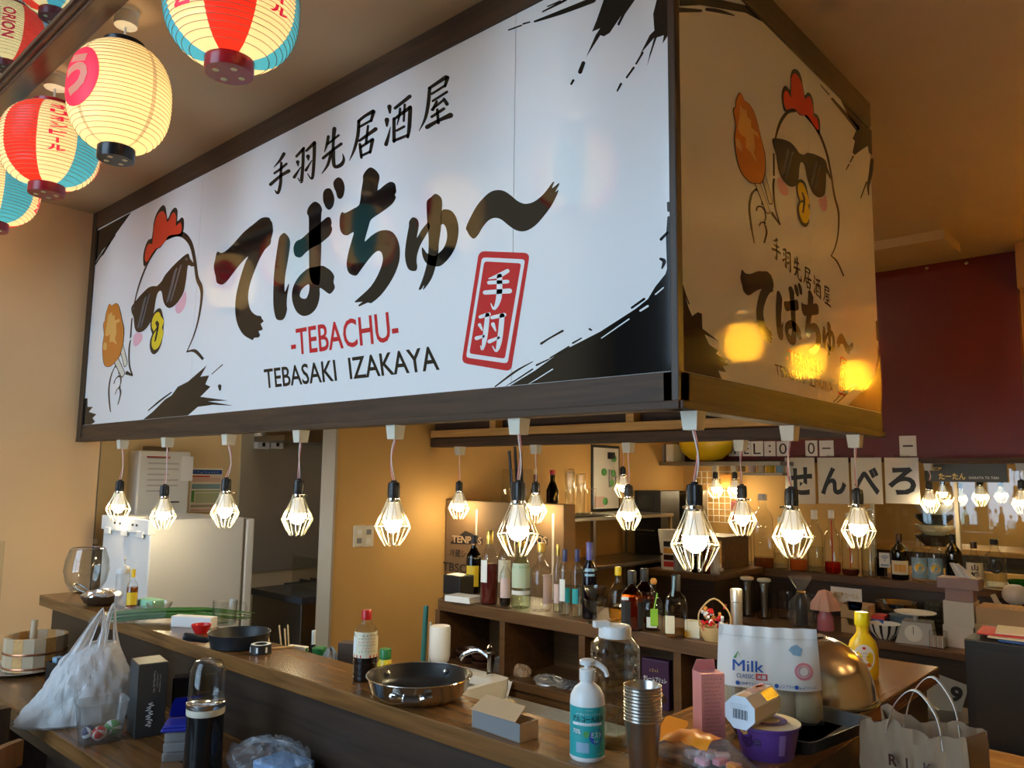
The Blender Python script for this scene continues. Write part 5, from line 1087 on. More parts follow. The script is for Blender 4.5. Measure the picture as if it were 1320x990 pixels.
for s_, hh in ((-1, .075), (1, .085)):
    y0 = s_*(D_/2-.008); pts = smooth_line([(-.055, y0, HB-.03), (-.035, y0, HB+hh*.5), (.005, y0+.004, HB+hh), (.045, y0, HB+hh*.45), (.055, y0, HB-.03)], 5)
    mb = MB(); n = len(pts); vs = []
    for x, y, z in pts: vs += [(x, y-.0045, z), (x, y+.0045, z), (x+.001, y+.0045, z+.0025), (x+.001, y-.0045, z+.0025)]
    fs = [(i*4+j, i*4+(j+1) % 4, i*4+4+(j+1) % 4, i*4+4+j) for i in range(n-1) for j in range(4)]
    mb.add(vs, fs); mb.obj('handle', mat('handle_white', (0.80, 0.77, 0.72), .55), t, True)
for i, ch in enumerate('RIK'):
    lettering(MB(), ch, quad((-W_/2*.42+.033*i, -D_/2-.009, HB-.075), (.017 if ch != 'I' else .004, 0, 0), (0, 0, .022)), .03).obj('lettering', 'ink_brown', t)
t = thing('bar_stool', 'tall dark wooden stool under the paper bag', 'stool', (c0.x, c0.y, 0), ang)
MB().box(-.15, -.09, BT-HB-.035, .15, .09, BT-HB, .006).obj('seat', 'dark_board', t)
for sx in (-1, 1):
    for sy in (-1, 1): MB().box(sx*.11-.018, sy*.065-.018, 0, sx*.11+.018, sy*.065+.018, BT-HB-.035).obj('leg', 'dark_board_z', t)
a = onz(1292, 975, .55)
t = thing('tray_table', 'light pine tray table at the lower right corner', 'table', (a.x+.10, a.y-.22, 0), ang*.9)
MB().box(-.26, -.18, .53, .26, .18, .55).obj('table_top', 'pine', t)
for x0, y0, x1, y1 in ((-.27, .165, .27, .185), (-.27, -.185, .27, -.165)): MB().box(x0, y0, .52, x1, y1, .575, .003).obj('raised_edge', 'pine', t)
for x0 in (-.27, .25): MB().box(x0, -.165, .52, x0+.02, .165, .575, .003).obj('raised_edge', 'pine_y', t)
for sx in (-1, 1):
    for sy in (-1, 1): MB().box(sx*.23-.015, sy*.14-.015, 0, sx*.23+.015, sy*.14+.015, .53).obj('leg', 'pine', t)
# black cabinet at the right
t = thing('black_cabinet', 'tall black two-door cabinet at the right edge', 'cabinet', (.19, 1.80, 0))
MB().box(0, 0, 0, .75, .42, .95, .004).obj('carcass', mat('black_lacquer', (0.010, 0.009, 0.008), .45), t)
for z0, z1 in ((.50, .92), (.04, .46)): MB().prism(rrect([(.03, z0), (.72, z0), (.72, z1), (.03, z1)], .08), .008, lambda a, b, d: (a, -.008+.008-d, b)).obj('door', mat('black_door', (0.016, 0.013, 0.011), .5), t)
a = Vector((.19+.02, 1.80, .95))
for i, (m_, dx, dz) in enumerate((('print_blue', .10, 0), ('label_cream', .06, .006), ('print_red', .02, .012), ('label_cream', .08, .018))):
    MB().box(0, 0, 0, .26, .20, .005, .001).obj('flyer', m_, None, label=['blue sheet lowest of the papers on the black cabinet', 'cream sheet just above the blue one on the black cabinet', 'red printed sheet in the paper pile on the black cabinet', 'cream printed sheet on top of the papers on the black cabinet'][i], cat='paper', group='papers on the black cabinet', loc=(.20+dx, 1.83+.02*i, .951+dz), rz=.05*i)
a = at(1225, 892, 1, 2.3)
t = thing('price_card', 'white card with a big black 9 leaning in the dark under the rear counter', 'sign', (a.x-.04, 2.3, a.z-.08), math.radians(20))
MB().box(-.075, -.004, 0, .075, .004, .14, M=Matrix.Rotation(.30, 4, 'Y')).obj('card_sheet', mat('card_dimmed', (.30, .28, .25), .7), t)  # white card greyed to put the under-counter shade into its colour
lettering(MB(), '9', lambda s_, q: Matrix.Rotation(.30, 4, 'Y') @ Vector((.012+.05*s_, -.005, .045+.075*q)), .04).obj('digit', 'print_black', t)
t = thing('waste_bin', 'black round bin with a glossy lid in the dark below the price card', 'bin', (a.x+.0, 2.3, 0))
hb = a.z-.083
MB().lathe([(.12, 0), (.14, hb-.03), (.145, hb-.02)], 28).obj('bin_body', 'iron', t, True); MB().lathe([(.15, hb-.025), (.15, hb-.010), (.10, hb-.002), (.02, hb-.001)], 28).obj('bin_lid', 'steel_dark', t, True)
# ------------------------------------------------------------------ on the customers' desk
DZ = 0.76
p, k = put(28, 864, DZ)
t = thing('serving_plate', 'pale round plate under the wooden tub', 'plate', p)
MB().lathe([(.09, 0), (.11, .004), (.155, .014), (.158, .016), (.150, .0155), (.105, .008), (.002, .007)], 40).obj('plate_body', mat('plate_pale', (0.62, 0.54, 0.45), .35), t, True)
p = p+Vector((.045, .03, .0165))
t = thing('wooden_tub', 'round wooden sushi tub with copper hoops on the plate', 'tub', p); n = 18; r_, h_ = .112, .125
for i in range(n):
    a0, a1 = 2*PI*i/n+.004, 2*PI*(i+1)/n-.004; mb = MB()
    mb.add([(r*math.cos(a), r*math.sin(a), z) for z in (0, h_) for r, a in ((r_, a0), (r_, a1), (r_-.013, a1), (r_-.013, a0))], [(0, 1, 5, 4), (1, 2, 6, 5), (2, 3, 7, 6), (3, 0, 4, 7), (4, 5, 6, 7), (3, 2, 1, 0)])
    mb.obj('stave', ['pine', mat('stave_pale', (0.60, 0.46, 0.30), .55), mat('stave_tan', (0.52, .38, .23), .55)][i % 3], t)
for z in (.008, .062): MB().lathe([(r_+.002, z), (r_+.003, z+.004), (r_+.002, z+.008)], 48, cap0=False, cap1=False).obj('hoop', mat('copper', (0.62, 0.28, 0.15), .3, .9), t, True)
MB().lathe([(r_-.014, .008), (.001, .009)], 24, cap0=False).obj('tub_floor', 'pine', t)
MB().tube([(.01, -.02, .01), (.012, -.015, .185)], .012, 12).obj('stick', 'stave_pale', t, True)
p, k = put(66, 882, DZ)
t = thing('black_caddy', 'small black box with glossy items behind the plastic bag', 'box', p+Vector((.0, .05, 0)), .2)
for x0, y0, x1, y1 in ((-.06, -.045, .06, -.041), (-.06, .041, .06, .045), (-.06, -.041, -.056, .041), (.056, -.041, .06, .041)): MB().box(x0, y0, 0, x1, y1, .075).obj('side', 'black_plastic', t)
MB().box(-.056, -.041, 0, .056, .041, .004).obj('bottom', 'black_plastic', t)
MB().box(-.05, -.03, .004, -.02, .0, .09, .003).obj('packet', 'label_blue', t)
# white carrier bag
p, k = put(104, 927, DZ)
t = thing('carrier_bag', 'bulging white plastic carrier bag with two raised handles', 'bag', p, face(p)+PI/2)
m = bpy.data.materials.new('bag_film'); m.use_nodes = True; MATS['bag_film'] = m; nt = m.node_tree; b_ = nt.nodes['Principled BSDF']
b_.inputs['Base Color'].default_value = (.80, .80, .82, 1); b_.inputs['Roughness'].default_value = .33
tl = nt.nodes.new('ShaderNodeBsdfTranslucent'); tl.inputs[0].default_value = (.8, .8, .82, 1); tp = nt.nodes.new('ShaderNodeBsdfTransparent')
m1 = nt.nodes.new('ShaderNodeMixShader'); m1.inputs[0].default_value = .30; m2 = nt.nodes.new('ShaderNodeMixShader'); m2.inputs[0].default_value = .14
o_ = nt.nodes['Material Output']; nt.links.new(b_.outputs[0], m1.inputs[1]); nt.links.new(tl.outputs[0], m1.inputs[2]); nt.links.new(m1.outputs[0], m2.inputs[1]); nt.links.new(tp.outputs[0], m2.inputs[2]); nt.links.new(m2.outputs[0], o_.inputs[0])
tcn = nt.nodes.new('ShaderNodeTexCoord'); mp = nt.nodes.new('ShaderNodeMapping'); mp.inputs['Scale'].default_value = (16, 16, 5); wv_ = nt.nodes.new('ShaderNodeTexNoise'); wv_.inputs['Scale'].default_value = 1.6; wv_.inputs['Detail'].default_value = 4; wv_.inputs['Distortion'].default_value = .8; bp = nt.nodes.new('ShaderNodeBump'); bp.inputs['Strength'].default_value = .6; bp.inputs['Distance'].default_value = .014
nt.links.new(tcn.outputs['Object'], mp.inputs['Vector']); nt.links.new(mp.outputs[0], wv_.inputs['Vector']); nt.links.new(wv_.outputs['Fac'], bp.inputs['Height']); nt.links.new(bp.outputs['Normal'], b_.inputs['Normal'])
K = k*406
SIL = [(0, .150, -.016), (.008, .166, -.016), (.03, .160, -.006), (.07, .142, .008), (.115, .124, .020), (.155, .106, .022), (.19, .090, .022), (.215, .070, .030), (.235, .045, .04)]
def sil(z, j):
    for A, Bq in zip(SIL, SIL[1:]):
        if A[0] <= z <= Bq[0]: f = (z-A[0])/(Bq[0]-A[0]); return A[j]+(Bq[j]-A[j])*f
    return SIL[-1][j]
def bagr(r, z, a):
    q = z/.235; f = 1 + .03*math.sin(4*a+6*q) + .03*math.sin(9*a-11*q+1) + .022*math.sin(17*a+21*q) + .022*math.sin(31*a+5*q)*(q > .3)
    return r*f
mb = MB().lathe([(sil(z, 1)*K, z*K) for z in [.235*i/28 for i in range(29)]], 72, sy=.60, rfun=bagr, cap1=False)
mb.v = [(x+sil(min(.235, max(0, z/K)), 2)*K, y, max(z, 0)) for x, y, z in mb.v]
mb.obj('bag_body', 'bag_film', t, True)
def strap(outer, inner, y0):
    A = smooth_line(outer, 5); Bq = smooth_line(inner, 5); n = len(A); mb = MB()
    def f(a, b): i = round(a*(n-1)); P = Vector(A[i])*(1-b)+Vector(Bq[i])*b; w_ = min(a, 1-a)*2; return (P.x*K, (y0*(1-.5*w_)+.010*math.sin(b*9+a*5)*(1-w_)+.004*math.sin(b*17))*K, P.y*K)
    mb.sheet(f, n-1, 8); return mb
strap([(-.072, .175), (-.022, .255), (.032, .337), (.044, .337), (.056, .276), (.048, .185)], [(-.004, .18), (.017, .25), (.036, .316), (.0385, .316), (.038, .27), (.018, .185)], -.03).obj('handle', 'bag_film', t, True)
strap([(.012, .185), (.044, .276), (.064, .345), (.077, .343), (.090, .25), (.114, .175)], [(.058, .185), (.063, .264), (.069, .318), (.0725, .318), (.075, .26), (.080, .185)], .03).obj('handle', 'bag_film', t, True)
for i, (x, y, z, r, m_) in enumerate(((-.05, 0, .05, .045, 'label_teal'), (.03, -.02, .045, .04, 'label_pink'), (.07, .01, .05, .045, 'label_cream'), (0, .02, .10, .05, 'label_white'), (.06, .0, .12, .04, 'kraft'))):
    MB().box(x-r, y-r*.7, z-r, x+r, y+r*.7, z+r, .012).obj('packed_item', m_, t)
# clear tub with three balls
p, k = put(128, 955, DZ)
t = thing('clear_tub', 'clear plastic tub in front of the white bag', 'tub', p, face(p)+PI/2+.2); w_, d_, h_ = .052, .04, .115
o1 = rrect([(-1, -1), (1, -1), (1, 1), (-1, 1)], .18); n = len(o1)
mb = MB(); mb.add([(x*w_*s_, y*d_*s_, z) for s_, z in ((1.0, 0), (1.04, .004), (1.28, h_), (1.33, h_+.002), (1.33, h_-.004), (1.26, h_-.006), (.98, .006)) for x, y in o1], [(j*n+i, j*n+(i+1) % n, (j+1)*n+(i+1) % n, (j+1)*n+i) for j in range(6) for i in range(n)]+[tuple(range(n))])
mb.obj('tub_wall', glass('tub_plastic', (.93, .94, .94), .8, .08, .10, (.8, .8, .8)), t, True)
for i, (x, y, m_, lb) in enumerate(((-.028, .008, 'navy_plastic', 'blue and white ball at the left in the clear tub'), (-.004, -.018, 'red_plastic', 'red and white ball in the clear tub'), (.033, -.002, 'label_yellow', 'yellow, green and white ball at the right in the clear tub'))):
    c = Matrix.Rotation(t.rotation_euler[2], 4, 'Z') @ Vector((x, y, .006+.021)); r_ = .0205 if i < 2 else .024
    bm_ = MB(); bm_.lathe([(r_*math.sin(a), -r_*math.cos(a)) for a in [max(.02, min(PI-.02, j*PI/12)) for j in range(13)]], 24)
    bm_.mi = [(1 if ((f_ % 24) % 8 in (0, 7) or 5 <= f_//24 <= 6) else (2 if (i == 2 and f_//24 > 6) else 0)) for f_ in range(len(bm_.f))]
    o = bm_.obj('toy_ball', [m_, 'print_white', 'print_green'], None, True, label=lb, cat='ball', group='balls in the clear tub', loc=p+c+Vector((0, 0, .004 if i == 2 else 0)), rz=.6*i)
    o.rotation_euler[0] = .5+.4*i
# dark product box
p, k = put(183, 953, DZ)
t = thing('dark_product_box', 'upright dark grey product box with silver lettering', 'box', p+Vector((-.06, .035, 0)), rz_toward(p, .22)); w_, d_, h_ = .085, .11, 92*k
MB().box(-w_/2, -d_/2, 0, w_/2, d_/2, h_, .002).obj('carton', 'box_grey', t)
MB().box(-w_/2+.002, -d_/2+.002, h_, w_/2-.002, d_/2-.002, h_+.002).obj('top_flap', mat('box_gloss', (0.03, .03, .03), .4), t)
def up(x0, x1, z0, z1): return lambda s_, q: Vector((x0+(x1-x0)*(1-q), -d_/2-.0006, z0+(z1-z0)*s_))
for bd, x0, x1, z0, z1 in (('~12', .0, .008, .60, .90), ('~10', .010, .015, .66, .86), ('~11', .018, .023, .60, .84)):
    lettering(MB(), bd, up(x0, x1, h_*z0, h_*z1), .0).obj('lettering', 'print_white', t)
MB().tube([(-.004+.009*math.sin(i*1.9)-.004*math.sin(i*.7), -d_/2-.001, h_*(.14+.012*i)) for i in range(28)], .0012, 5).obj('script_logo', 'print_white', t)
# boxes with blue lids
p, k = put(213, 984, DZ)
t = thing('blue_lid_container', 'stack of clear food containers with a royal blue lid', 'container', p+Vector((-.02, .06, 0)), rz_toward(p, -.15))
for i in range(3): MB().box(-.05+.002*i, -.045, .026*i, .05-.002*i, .045, .026*i+.024, .004).obj('container', 'frost', t)
MB().box(-.056, -.05, .079, .056, .05, .089, .004).obj('lid', 'blue_lid', t); MB().box(-.05, -.045, .089, .05, .045, .095, .004).obj('lid_step', 'blue_lid', t)
MB().prism(rrect([(-.05, 0), (.05, 0), (.044, .06), (-.035, .055)], .2), .002, lambda a, b, d: (a, .03-b*.35+d, .10+b)).obj('loose_lid', glass('blue_film', (.12, .14, .7), .7, .1, .35, (.03, .04, .5)), t)
p2, _ = put(205, 940, DZ)
boxed('dark_case', 'black case between the product box and the grinder', 'box', p2+Vector((-.0, .075, 0)), rz_toward(p2), .075, .04, .15, 'black_plastic', .006)
# grinder with clear dome
p, k = put(249, 1000, DZ)
t = thing('spice_grinder', 'black electric grinder with a clear dome lid', 'grinder', p+Vector((-.01, .03, 0)), face(p)); r_ = .050
MB().lathe([(r_*.98, 0), (r_, .004), (r_*.97, .07), (r_*.95, .150)], 36).obj('motor_body', mat('gloss_black', (0.008, .008, .009), .12), t, True)
MB().lathe([(r_*.97, .150), (r_*.99, .152), (r_*.99, .166), (r_*.92, .168)], 36).obj('ring', mat('ring_cream', (.70, .64, .52), .4), t, True)
MB().lathe([(r_*1.0, .168), (r_*1.02, .170), (r_*1.02, .180), (r_*.96, .182)], 36, cap0=False).obj('steel_band', 'chrome', t, True)
MB().lathe([(r_*.95, .180), (r_*.94, .23), (r_*.88, .265), (r_*.70, .285), (r_*.3, .292), (.001, .293)], 36, cap0=False).obj('dome', 'clear', t, True)
for z in (.195, .262): MB().tube([(r_*(.95 if z < .2 else .885)*math.cos(a*PI/16), r_*(.95 if z < .2 else .885)*math.sin(a*PI/16), z) for a in range(32)], .0012, 5, closed=True).obj('dome_rib', 'clear', t)
# clear bag and lid at the bottom edge
p, k = put(365, 1000, DZ)
t = thing('clear_bag_parcel', 'clear plastic bag holding a light blue parcel at the bottom edge', 'bag', p+Vector((-.02, -.02, 0)), .1)
o = crumple('x', None, None, (0, 0, 0), .15, .085, .085, 'film', 21, amp=.22, seg=44, rings=12); o.name = 'bag_film'; o.parent = t
MB().box(-.02, -.05, .002, .11, .05, .05, .006).obj('parcel', mat('pale_blue', (0.20, .36, .62), .5), t)
p, k = put(540, 996, DZ)
t = thing('lidded_container', 'translucent food container with rounded corners at the bottom edge', 'container', p+Vector((0, .04, 0)), .1)
MB().box(-.085, -.06, 0, .085, .06, .05, .012).obj('container_body', 'frost', t); MB().prism(rrect([(-.095, -.068), (.095, -.068), (.095, .068), (-.095, .068)], .25), .008, lambda a, b, d: (a, b, .05+d)).obj('lid', glass('lid_blue', (.8, .86, .95), .7, .15, .45, (.45, .55, .75)), t)
# clear acrylic stand at the left edge
p = onz(4, 860, DZ)
t = thing('acrylic_stand', 'clear acrylic panel standing at the far left edge', 'panel', (-2.80, -.72, DZ), 0)
MB().box(-.003, -.06, 0, .003, .06, .50, .001).obj('panel_sheet', 'acrylic', t); MB().box(-.05, -.06, 0, .05, .06, .004).obj('foot', 'acrylic', t)
# chairs pulled up to the desk
def chair(name, label, x, y, rz):
    t = thing(name, label, 'chair', (x, y, 0), rz, 'wooden chairs at the desk')
    MB().lathe([(.19, .43), (.20, .435), (.20, .455), (.18, .46)], 32).obj('seat', mat('chair_wood_seat', (.10, .05, .025), .4), t, True)
    w_ = wood('chair_wood', (.10, .045, .018), (.20, .09, .035), .35, 2, knots=False) if 'chair_wood' not in MATS else MATS['chair_wood']
    for a in (-.75, -2.39, .75, 2.39): MB().tube([(.15*math.cos(a), .15*math.sin(a), .44), (.19*math.cos(a), .19*math.sin(a), 0)], [.016, .013], 8).obj('leg', 'chair_wood', t, True)
    for s_ in (-1, 1): MB().tube([(s_*.17, -.14, .44), (s_*.19, -.19, .80)], .014, 8).obj('back_post', 'chair_wood', t, True)
    arc = [(.21*math.sin(q), -.02-.20*math.cos(q), .80) for q in [(-1.25+2.5*i/20) for i in range(21)]]
    mb = MB(); vs = []
    for x0, y0, z0 in arc:
        d = Vector((x0, y0+.02, 0)).normalized()*.011
        vs += [(x0-d.x, y0-d.y, z0-.035), (x0+d.x, y0+d.y, z0-.035), (x0+d.x, y0+d.y, z0+.03), (x0-d.x, y0-d.y, z0+.03)]
    fs = [(i*4+j, i*4+(j+1) % 4, i*4+4+(j+1) % 4, i*4+4+j) for i in range(20) for j in range(4)]+[(3, 2, 1, 0), (80, 81, 82, 83)]
    mb.add(vs, fs); mb.obj('back_rail', 'chair_wood', t, True)
    return t
a = onz(40, 950, .83); a.x += .14; chair('wooden_chair', 'wooden chair with curved back rail tucked under the desk', a.x+.06, a.y+.06, .0)
a = at(2, 912, 2, .85)
t = thing('dark_chair', 'dark wooden chair post at the far left bottom edge', 'chair', (a.x-.34, a.y, 0), 0)
for x in (0, .34):
    for y in (0, -.34): MB().box(x-.02, y-.02, 0, x+.02, y+.02, .45 if y else .85).obj('leg', 'dark_board_z', t)
MB().box(-.02, -.36, .42, .36, .02, .45, .004).obj('seat', 'dark_board', t); MB().box(.02, -.015, .66, .32, .015, .82, .004).obj('backrest', 'dark_board', t)
# ------------------------------------------------------------------ liquor on the back bar shelf
G1 = 'bottles on the back bar shelf'
B = lambda *a, **k: bottle(*a, group=G1, **k)
p = at(570, 768, 2, SH); p.y = max(p.y, .72)
boxed('black_box', 'small black box at the left end of the liquor shelf', 'box', (p.x, p.y+.10, SH), .0, .11, .09, .085, 'black_plastic', .004)
p = onz(593, 776, SH)
boxed('paper_pack', 'flat white pack at the left front of the liquor shelf', 'pack', (p.x, p.y+.02, SH), .12, .135, .09, .026, 'paper_white', .003)
B('liqueur_bottle', 'dark bottle with yellow label before the cardboard box', 610, 764, 690, 20, SH, 'wine', 'dark_glass', (.7, 'soy'), 'label_black', [('label_yellow', .12, .48, .9, -.2), ('orange_plastic', .84, .88, 3.1, 0)])
B('spirit_bottle', 'tall bottle half full of dark red spirit with gold cap', 630, 778, 684, 23, SH, 'wine', 'clear', (.55, 'liq_red'), 'gold_foil', [('label_white', .30, .60, .45, -.7)], caph=.17)
B('spirit_bottle', 'clear bottle with gold cap standing behind the red spirit', 650, 770, 689, 20, SH, 'wine', 'clear', None, 'gold_foil', [('label_cream', .25, .60, .9, 0)], caph=.17)
B('liqueur_bottle', 'short bottle with pale pink label and dark foot', 651, 781, 712, 15, SH, 'squat', 'clear', (.16, 'soy'), None, [('label_pink', .16, .52, 1.0, 0)])
B('green_label_bottle', 'clear bottle with large pale green label', 671, 783, 696, 24, SH, 'wine', 'green_glass', None, 'gold_foil', [('label_green', .30, .66, 1.25, 0), ('label_white', .20, .26, 1.25, 0)], caph=.1)
B('big_clear_bottle', 'wide clear bottle with gold cap right of the green label', 697, 787, 700, 29, SH, 'squat', 'clear', None, 'gold_foil', [('label_pink', .12, .55, .55, .75)], caph=.12)
B('pink_label_bottle', 'slim clear bottle with narrow pink label and gold cap', 719, 789, 702, 13, SH, 'wine', 'clear', (.3, 'water'), 'gold_foil', [('label_pink', .14, .42, .9, 0)], caph=.15)
t1 = B('tequila_bottle', 'clear bottle with navy patterned cap and teal square label, left of the pair', 728, 793, 708, 16, SH, 'tall', 'clear', (.45, 'water'), 'navy_plastic', [('label_white', .22, .55, .5, -.5), ('label_teal', .20, .42, .5, .5)], caph=.17)
t2 = B('tequila_bottle', 'clear bottle with navy patterned cap next to the navy bottle, right of the pair', 744, 795, 708, 16, SH, 'tall', 'clear', (.45, 'water'), 'navy_plastic', [('label_teal', .20, .42, .5, -.4)], caph=.17)
B('navy_bottle', 'navy blue vodka bottle with purple foil neck', 760, 797, 699, 19, SH, 'wine', 'navy_glass', (.74, mat('liq_navy', (.01, .012, .05), .15)), mat('purple_foil', (.10, .09, .30), .3), [('label_blue', .62, .66, .7, 0), ('label_blue', .56, .59, .7, 0)], caph=.22)
p, k = put(767, 803, SH)
for i, lb in enumerate(('lower one of two stacked cut glass dessert cups', 'upper one of two stacked cut glass dessert cups')):
    t = thing('dessert_cup', lb, 'cup', p+Vector((0, .0, .046*i)), .4*i, 'stacked dessert cups'); fl_ = lambda r, z, a: r*(1+.05*math.cos(10*a)*(z > .03))
    mb = MB().lathe([(.028, .0), (.029, .003), (.010, .012), (.008, .028), (.014, .034), (.032, .055), (.042, .085), (.040, .086), (.029, .057), (.010, .038)], 40, rfun=fl_) if i == 0 else MB().lathe([(.008, .030), (.014, .034), (.032, .055), (.042, .085), (.040, .086), (.029, .057), (.010, .038)], 40, rfun=fl_)
    mb.obj('cup_bowl', 'clear', t, True)
B('spirit_bottle', 'round bottle with yellow cap behind the amber whiskey', 797, 799, 731, 26, SH, 'round', 'clear', (.28, 'liq_gold'), 'yellow_plastic', [], caph=.14)
B('whiskey_bottle', 'square amber whiskey bottle with black labels', 815, 811, 736, 31, SH, 'squat', 'amber_glass', (.56, 'liq_amber'), 'label_black', [('label_black', .06, .50, .42, -.55), ('label_black', .06, .50, .30, .75), ('label_white', .52, .57, .3, -.6)], square=6, caph=.20)
B('whiskey_bottle', 'dark whiskey bottle tucked behind the amber one', 831, 801, 733, 28, SH, 'squat', 'amber_glass', (.45, 'liq_amber'), 'label_black', [('label_black', .1, .45, .5, 0)], square=6, caph=.22)
t = B('tequila_bottle', 'squat clear bottle with orange and green ball stopper and lime tag', 843, 812, 752, 25, SH, 'squat', 'clear', (.4, 'water'), None, [('label_white', .08, .3, .5, -.2)], square=5)
R_, H_ = t['_R'], t['_H']
MB().lathe([(.012*math.sin(q), H_+.006-.012*math.cos(q)) for q in [max(.05, i*PI/10) for i in range(10)]], 18).obj('stopper', mat('stopper_orange', (.65, .28, .05), .6, var=.3, vscale=60), t, True)
MB().box(R_*.95, -.012, H_*.12, R_*.98+.003, .014, H_*.48, .002).obj('tag', mat('lime', (.30, .60, .04), .5), t); MB().tube([(R_*.95, 0, H_*.46), (R_*.5, .012, H_*.8)], .0025, 5).obj('ribbon', 'lime', t)
t = B('square_decanter', 'square clear bottle with black stopper and light blue strip', 872, 821, 741, 31, SH, 'squat', 'clear', (.12, 'liq_gold'), 'label_black', [('label_cream', .08, .36, .35, -.5)], square=7, caph=.24)
MB().tube(smooth_line([(t['_R']*.4, -.006, t['_H']*.98), (t['_R']*.45, -.008, t['_H']*.8), (t['_R']*.5, -.012, t['_H']*.66)]), .004, 6).obj('strip', 'label_blue', t, True)
p, k = put(895, 824, SH)
boxed('tea_box', 'small beige card box beside the candy basket', 'box', p+Vector((-.02, .03, 0)), .3, .05, .04, .055, 'label_cream', .002)
p, k = put(912, 828, SH)
t = thing('candy_basket', 'small wicker-handled basket of red wrapped candies', 'basket', p+Vector((0, .05, 0)), face(p)+PI/2)
MB().lathe([(.035, 0), (.045, .02), (.05, .045), (.048, .045), (.04, .01)], 20).obj('basket_body', 'bamboo', t, True)
MB().tube(smooth_line([(-.05, 0, .045), (-.048, 0, .09), (0, 0, .135), (.048, 0, .09), (.05, 0, .045)]), .003, 6).obj('handle', 'bamboo', t, True)
rn = random.Random(31)
for i in range(30):
    c = (rn.uniform(-.038, .038), rn.uniform(-.035, .035), .03+rn.random()*.075); MB().box(-.008, -.005, -.005, .008, .005, .005, .002, M=Matrix.Translation(c) @ Matrix.Rotation(rn.uniform(0, 6), 4, 'X') @ Matrix.Rotation(rn.uniform(0, 6), 4, 'Z')).obj('candy', ['red_plastic', 'print_white', 'red_plastic', 'stopper_orange'][i % 4], t)
p, k = put(943, 828, SH)
t = thing('silver_canister', 'slim silver canister right of the candy basket', 'canister', p+Vector((0, .04, 0)))
MB().lathe([(.018, 0), (.019, .003), (.019, .125)], 24).obj('canister_body', mat('silver_matte', (.60, .57, .50), .35, .8), t, True); MB().lathe([(.0195, .127), (.0195, .165), (.017, .168)], 24).obj('lid', 'silver_matte', t, True)
# ---- stored in the cubbyholes
CZ = .755
def cub(u, v, dy=0): p = onz(u, v, CZ); p.y = max(.74, min(.93, p.y+dy)); return p
for i, (u, v) in enumerate(((592, 856), (612, 862))):
    p = cub(u, v, .05)
    for j in range(2): MB().lathe([(.035, 0), (.050, .018), (.053, .028), (.050, .028), (.045, .016), (.002, .006)], 24).obj('brown_bowl', mat('brown_glaze', (.06, .022, .012), .3), None, True, label=f"{['lower', 'upper'][j]} brown glazed bowl of the {['left', 'right'][i]} pair in the first cubbyhole", cat='bowl', group='brown bowls in the cubbyhole', loc=p+Vector((0, 0, .028*j)))
p = cub(636, 868); crumple('spice_sachet', 'small pale packet standing in the first cubbyhole', 'packet', p, .028, .016, .06, 'film', 41, amp=.2)
p = cub(660, 870); crumple('bread_pack', 'brownish wrapped roll in the second cubbyhole', 'packet', p+Vector((0, .03, 0)), .07, .035, .04, mat('bread_wrap', (.42, .26, .14), .35), 42, amp=.15)
p = cub(700, 884); crumple('silver_pouch', 'flat silver snack pouch in the second cubbyhole', 'packet', p+Vector((0, .01, 0)), .085, .045, .028, mat('silver_film', (.45, .44, .42), .3, .6), 43, amp=.3)
p = cub(726, 890); crumple('dark_pouch', 'dark folded pouch at the right of the silver pouch', 'packet', p+Vector((0, .02, 0)), .05, .04, .022, mat('dark_film', (.09, .09, .10), .3), 44, amp=.3)
a = at(652, 872, 1, SY-.004)
t = thing('hanging_tag', 'white printed price tag hanging on the shelf edge', 'tag', (a.x, SY-.006, .725)); n = 9
MB().prism([(-.04+.08*i/n, .028+(.004 if i % 2 else 0)) for i in range(n+1)]+[(.04-.08*i/n, -.03-(.004 if i % 2 else 0)) for i in range(n+1)], .001, lambda x, z, d: (x+z*.2, -d-.01-.2*(.03-z), z)).obj('tag_sheet', 'paper_white', t)
for i in range(3): MB().box(-.025+.02*i, -.024, -.012, -.012+.02*i, -.0225, .012).obj('tag_print', 'print_black', t)
p = cub(851, 915)
t = thing('dessert_mix_box', 'purple dessert mix box with custard picture in the right cubbyhole', 'box', (p.x-.02, .76, CZ), .1); w_, h_ = .105, .165
MB().box(-w_/2, -.018, 0, w_/2, .018, h_, .002).obj('carton', mat('dark_purple', (.045, .012, .05), .4), t)
front_text(t, 'クレームブリュレ', 'print_white', -w_/2*.85, w_/2*.85, h_*.55, h_*.66, -.019, .02); front_text(t, '~4', 'print_gold', -w_/2*.4, w_/2*.3, h_*.74, h_*.84, -.019, .02)
for x0, z0, rr, m_ in ((.016, .042, .03, 'ink_brown'), (.016, .044, .024, 'label_cream'), (.016, .058, .016, 'ink_amber'), (.02, .075, .01, 'print_red')): MB().add([(x0+rr*math.cos(i*PI/8), -.0192-.0002*(40*rr > 1)-.0003*(.03-rr)*100, z0*.9+rr*.6*math.sin(i*PI/8)) for i in range(16)], [tuple(range(16))]).obj('food_print', m_, t)
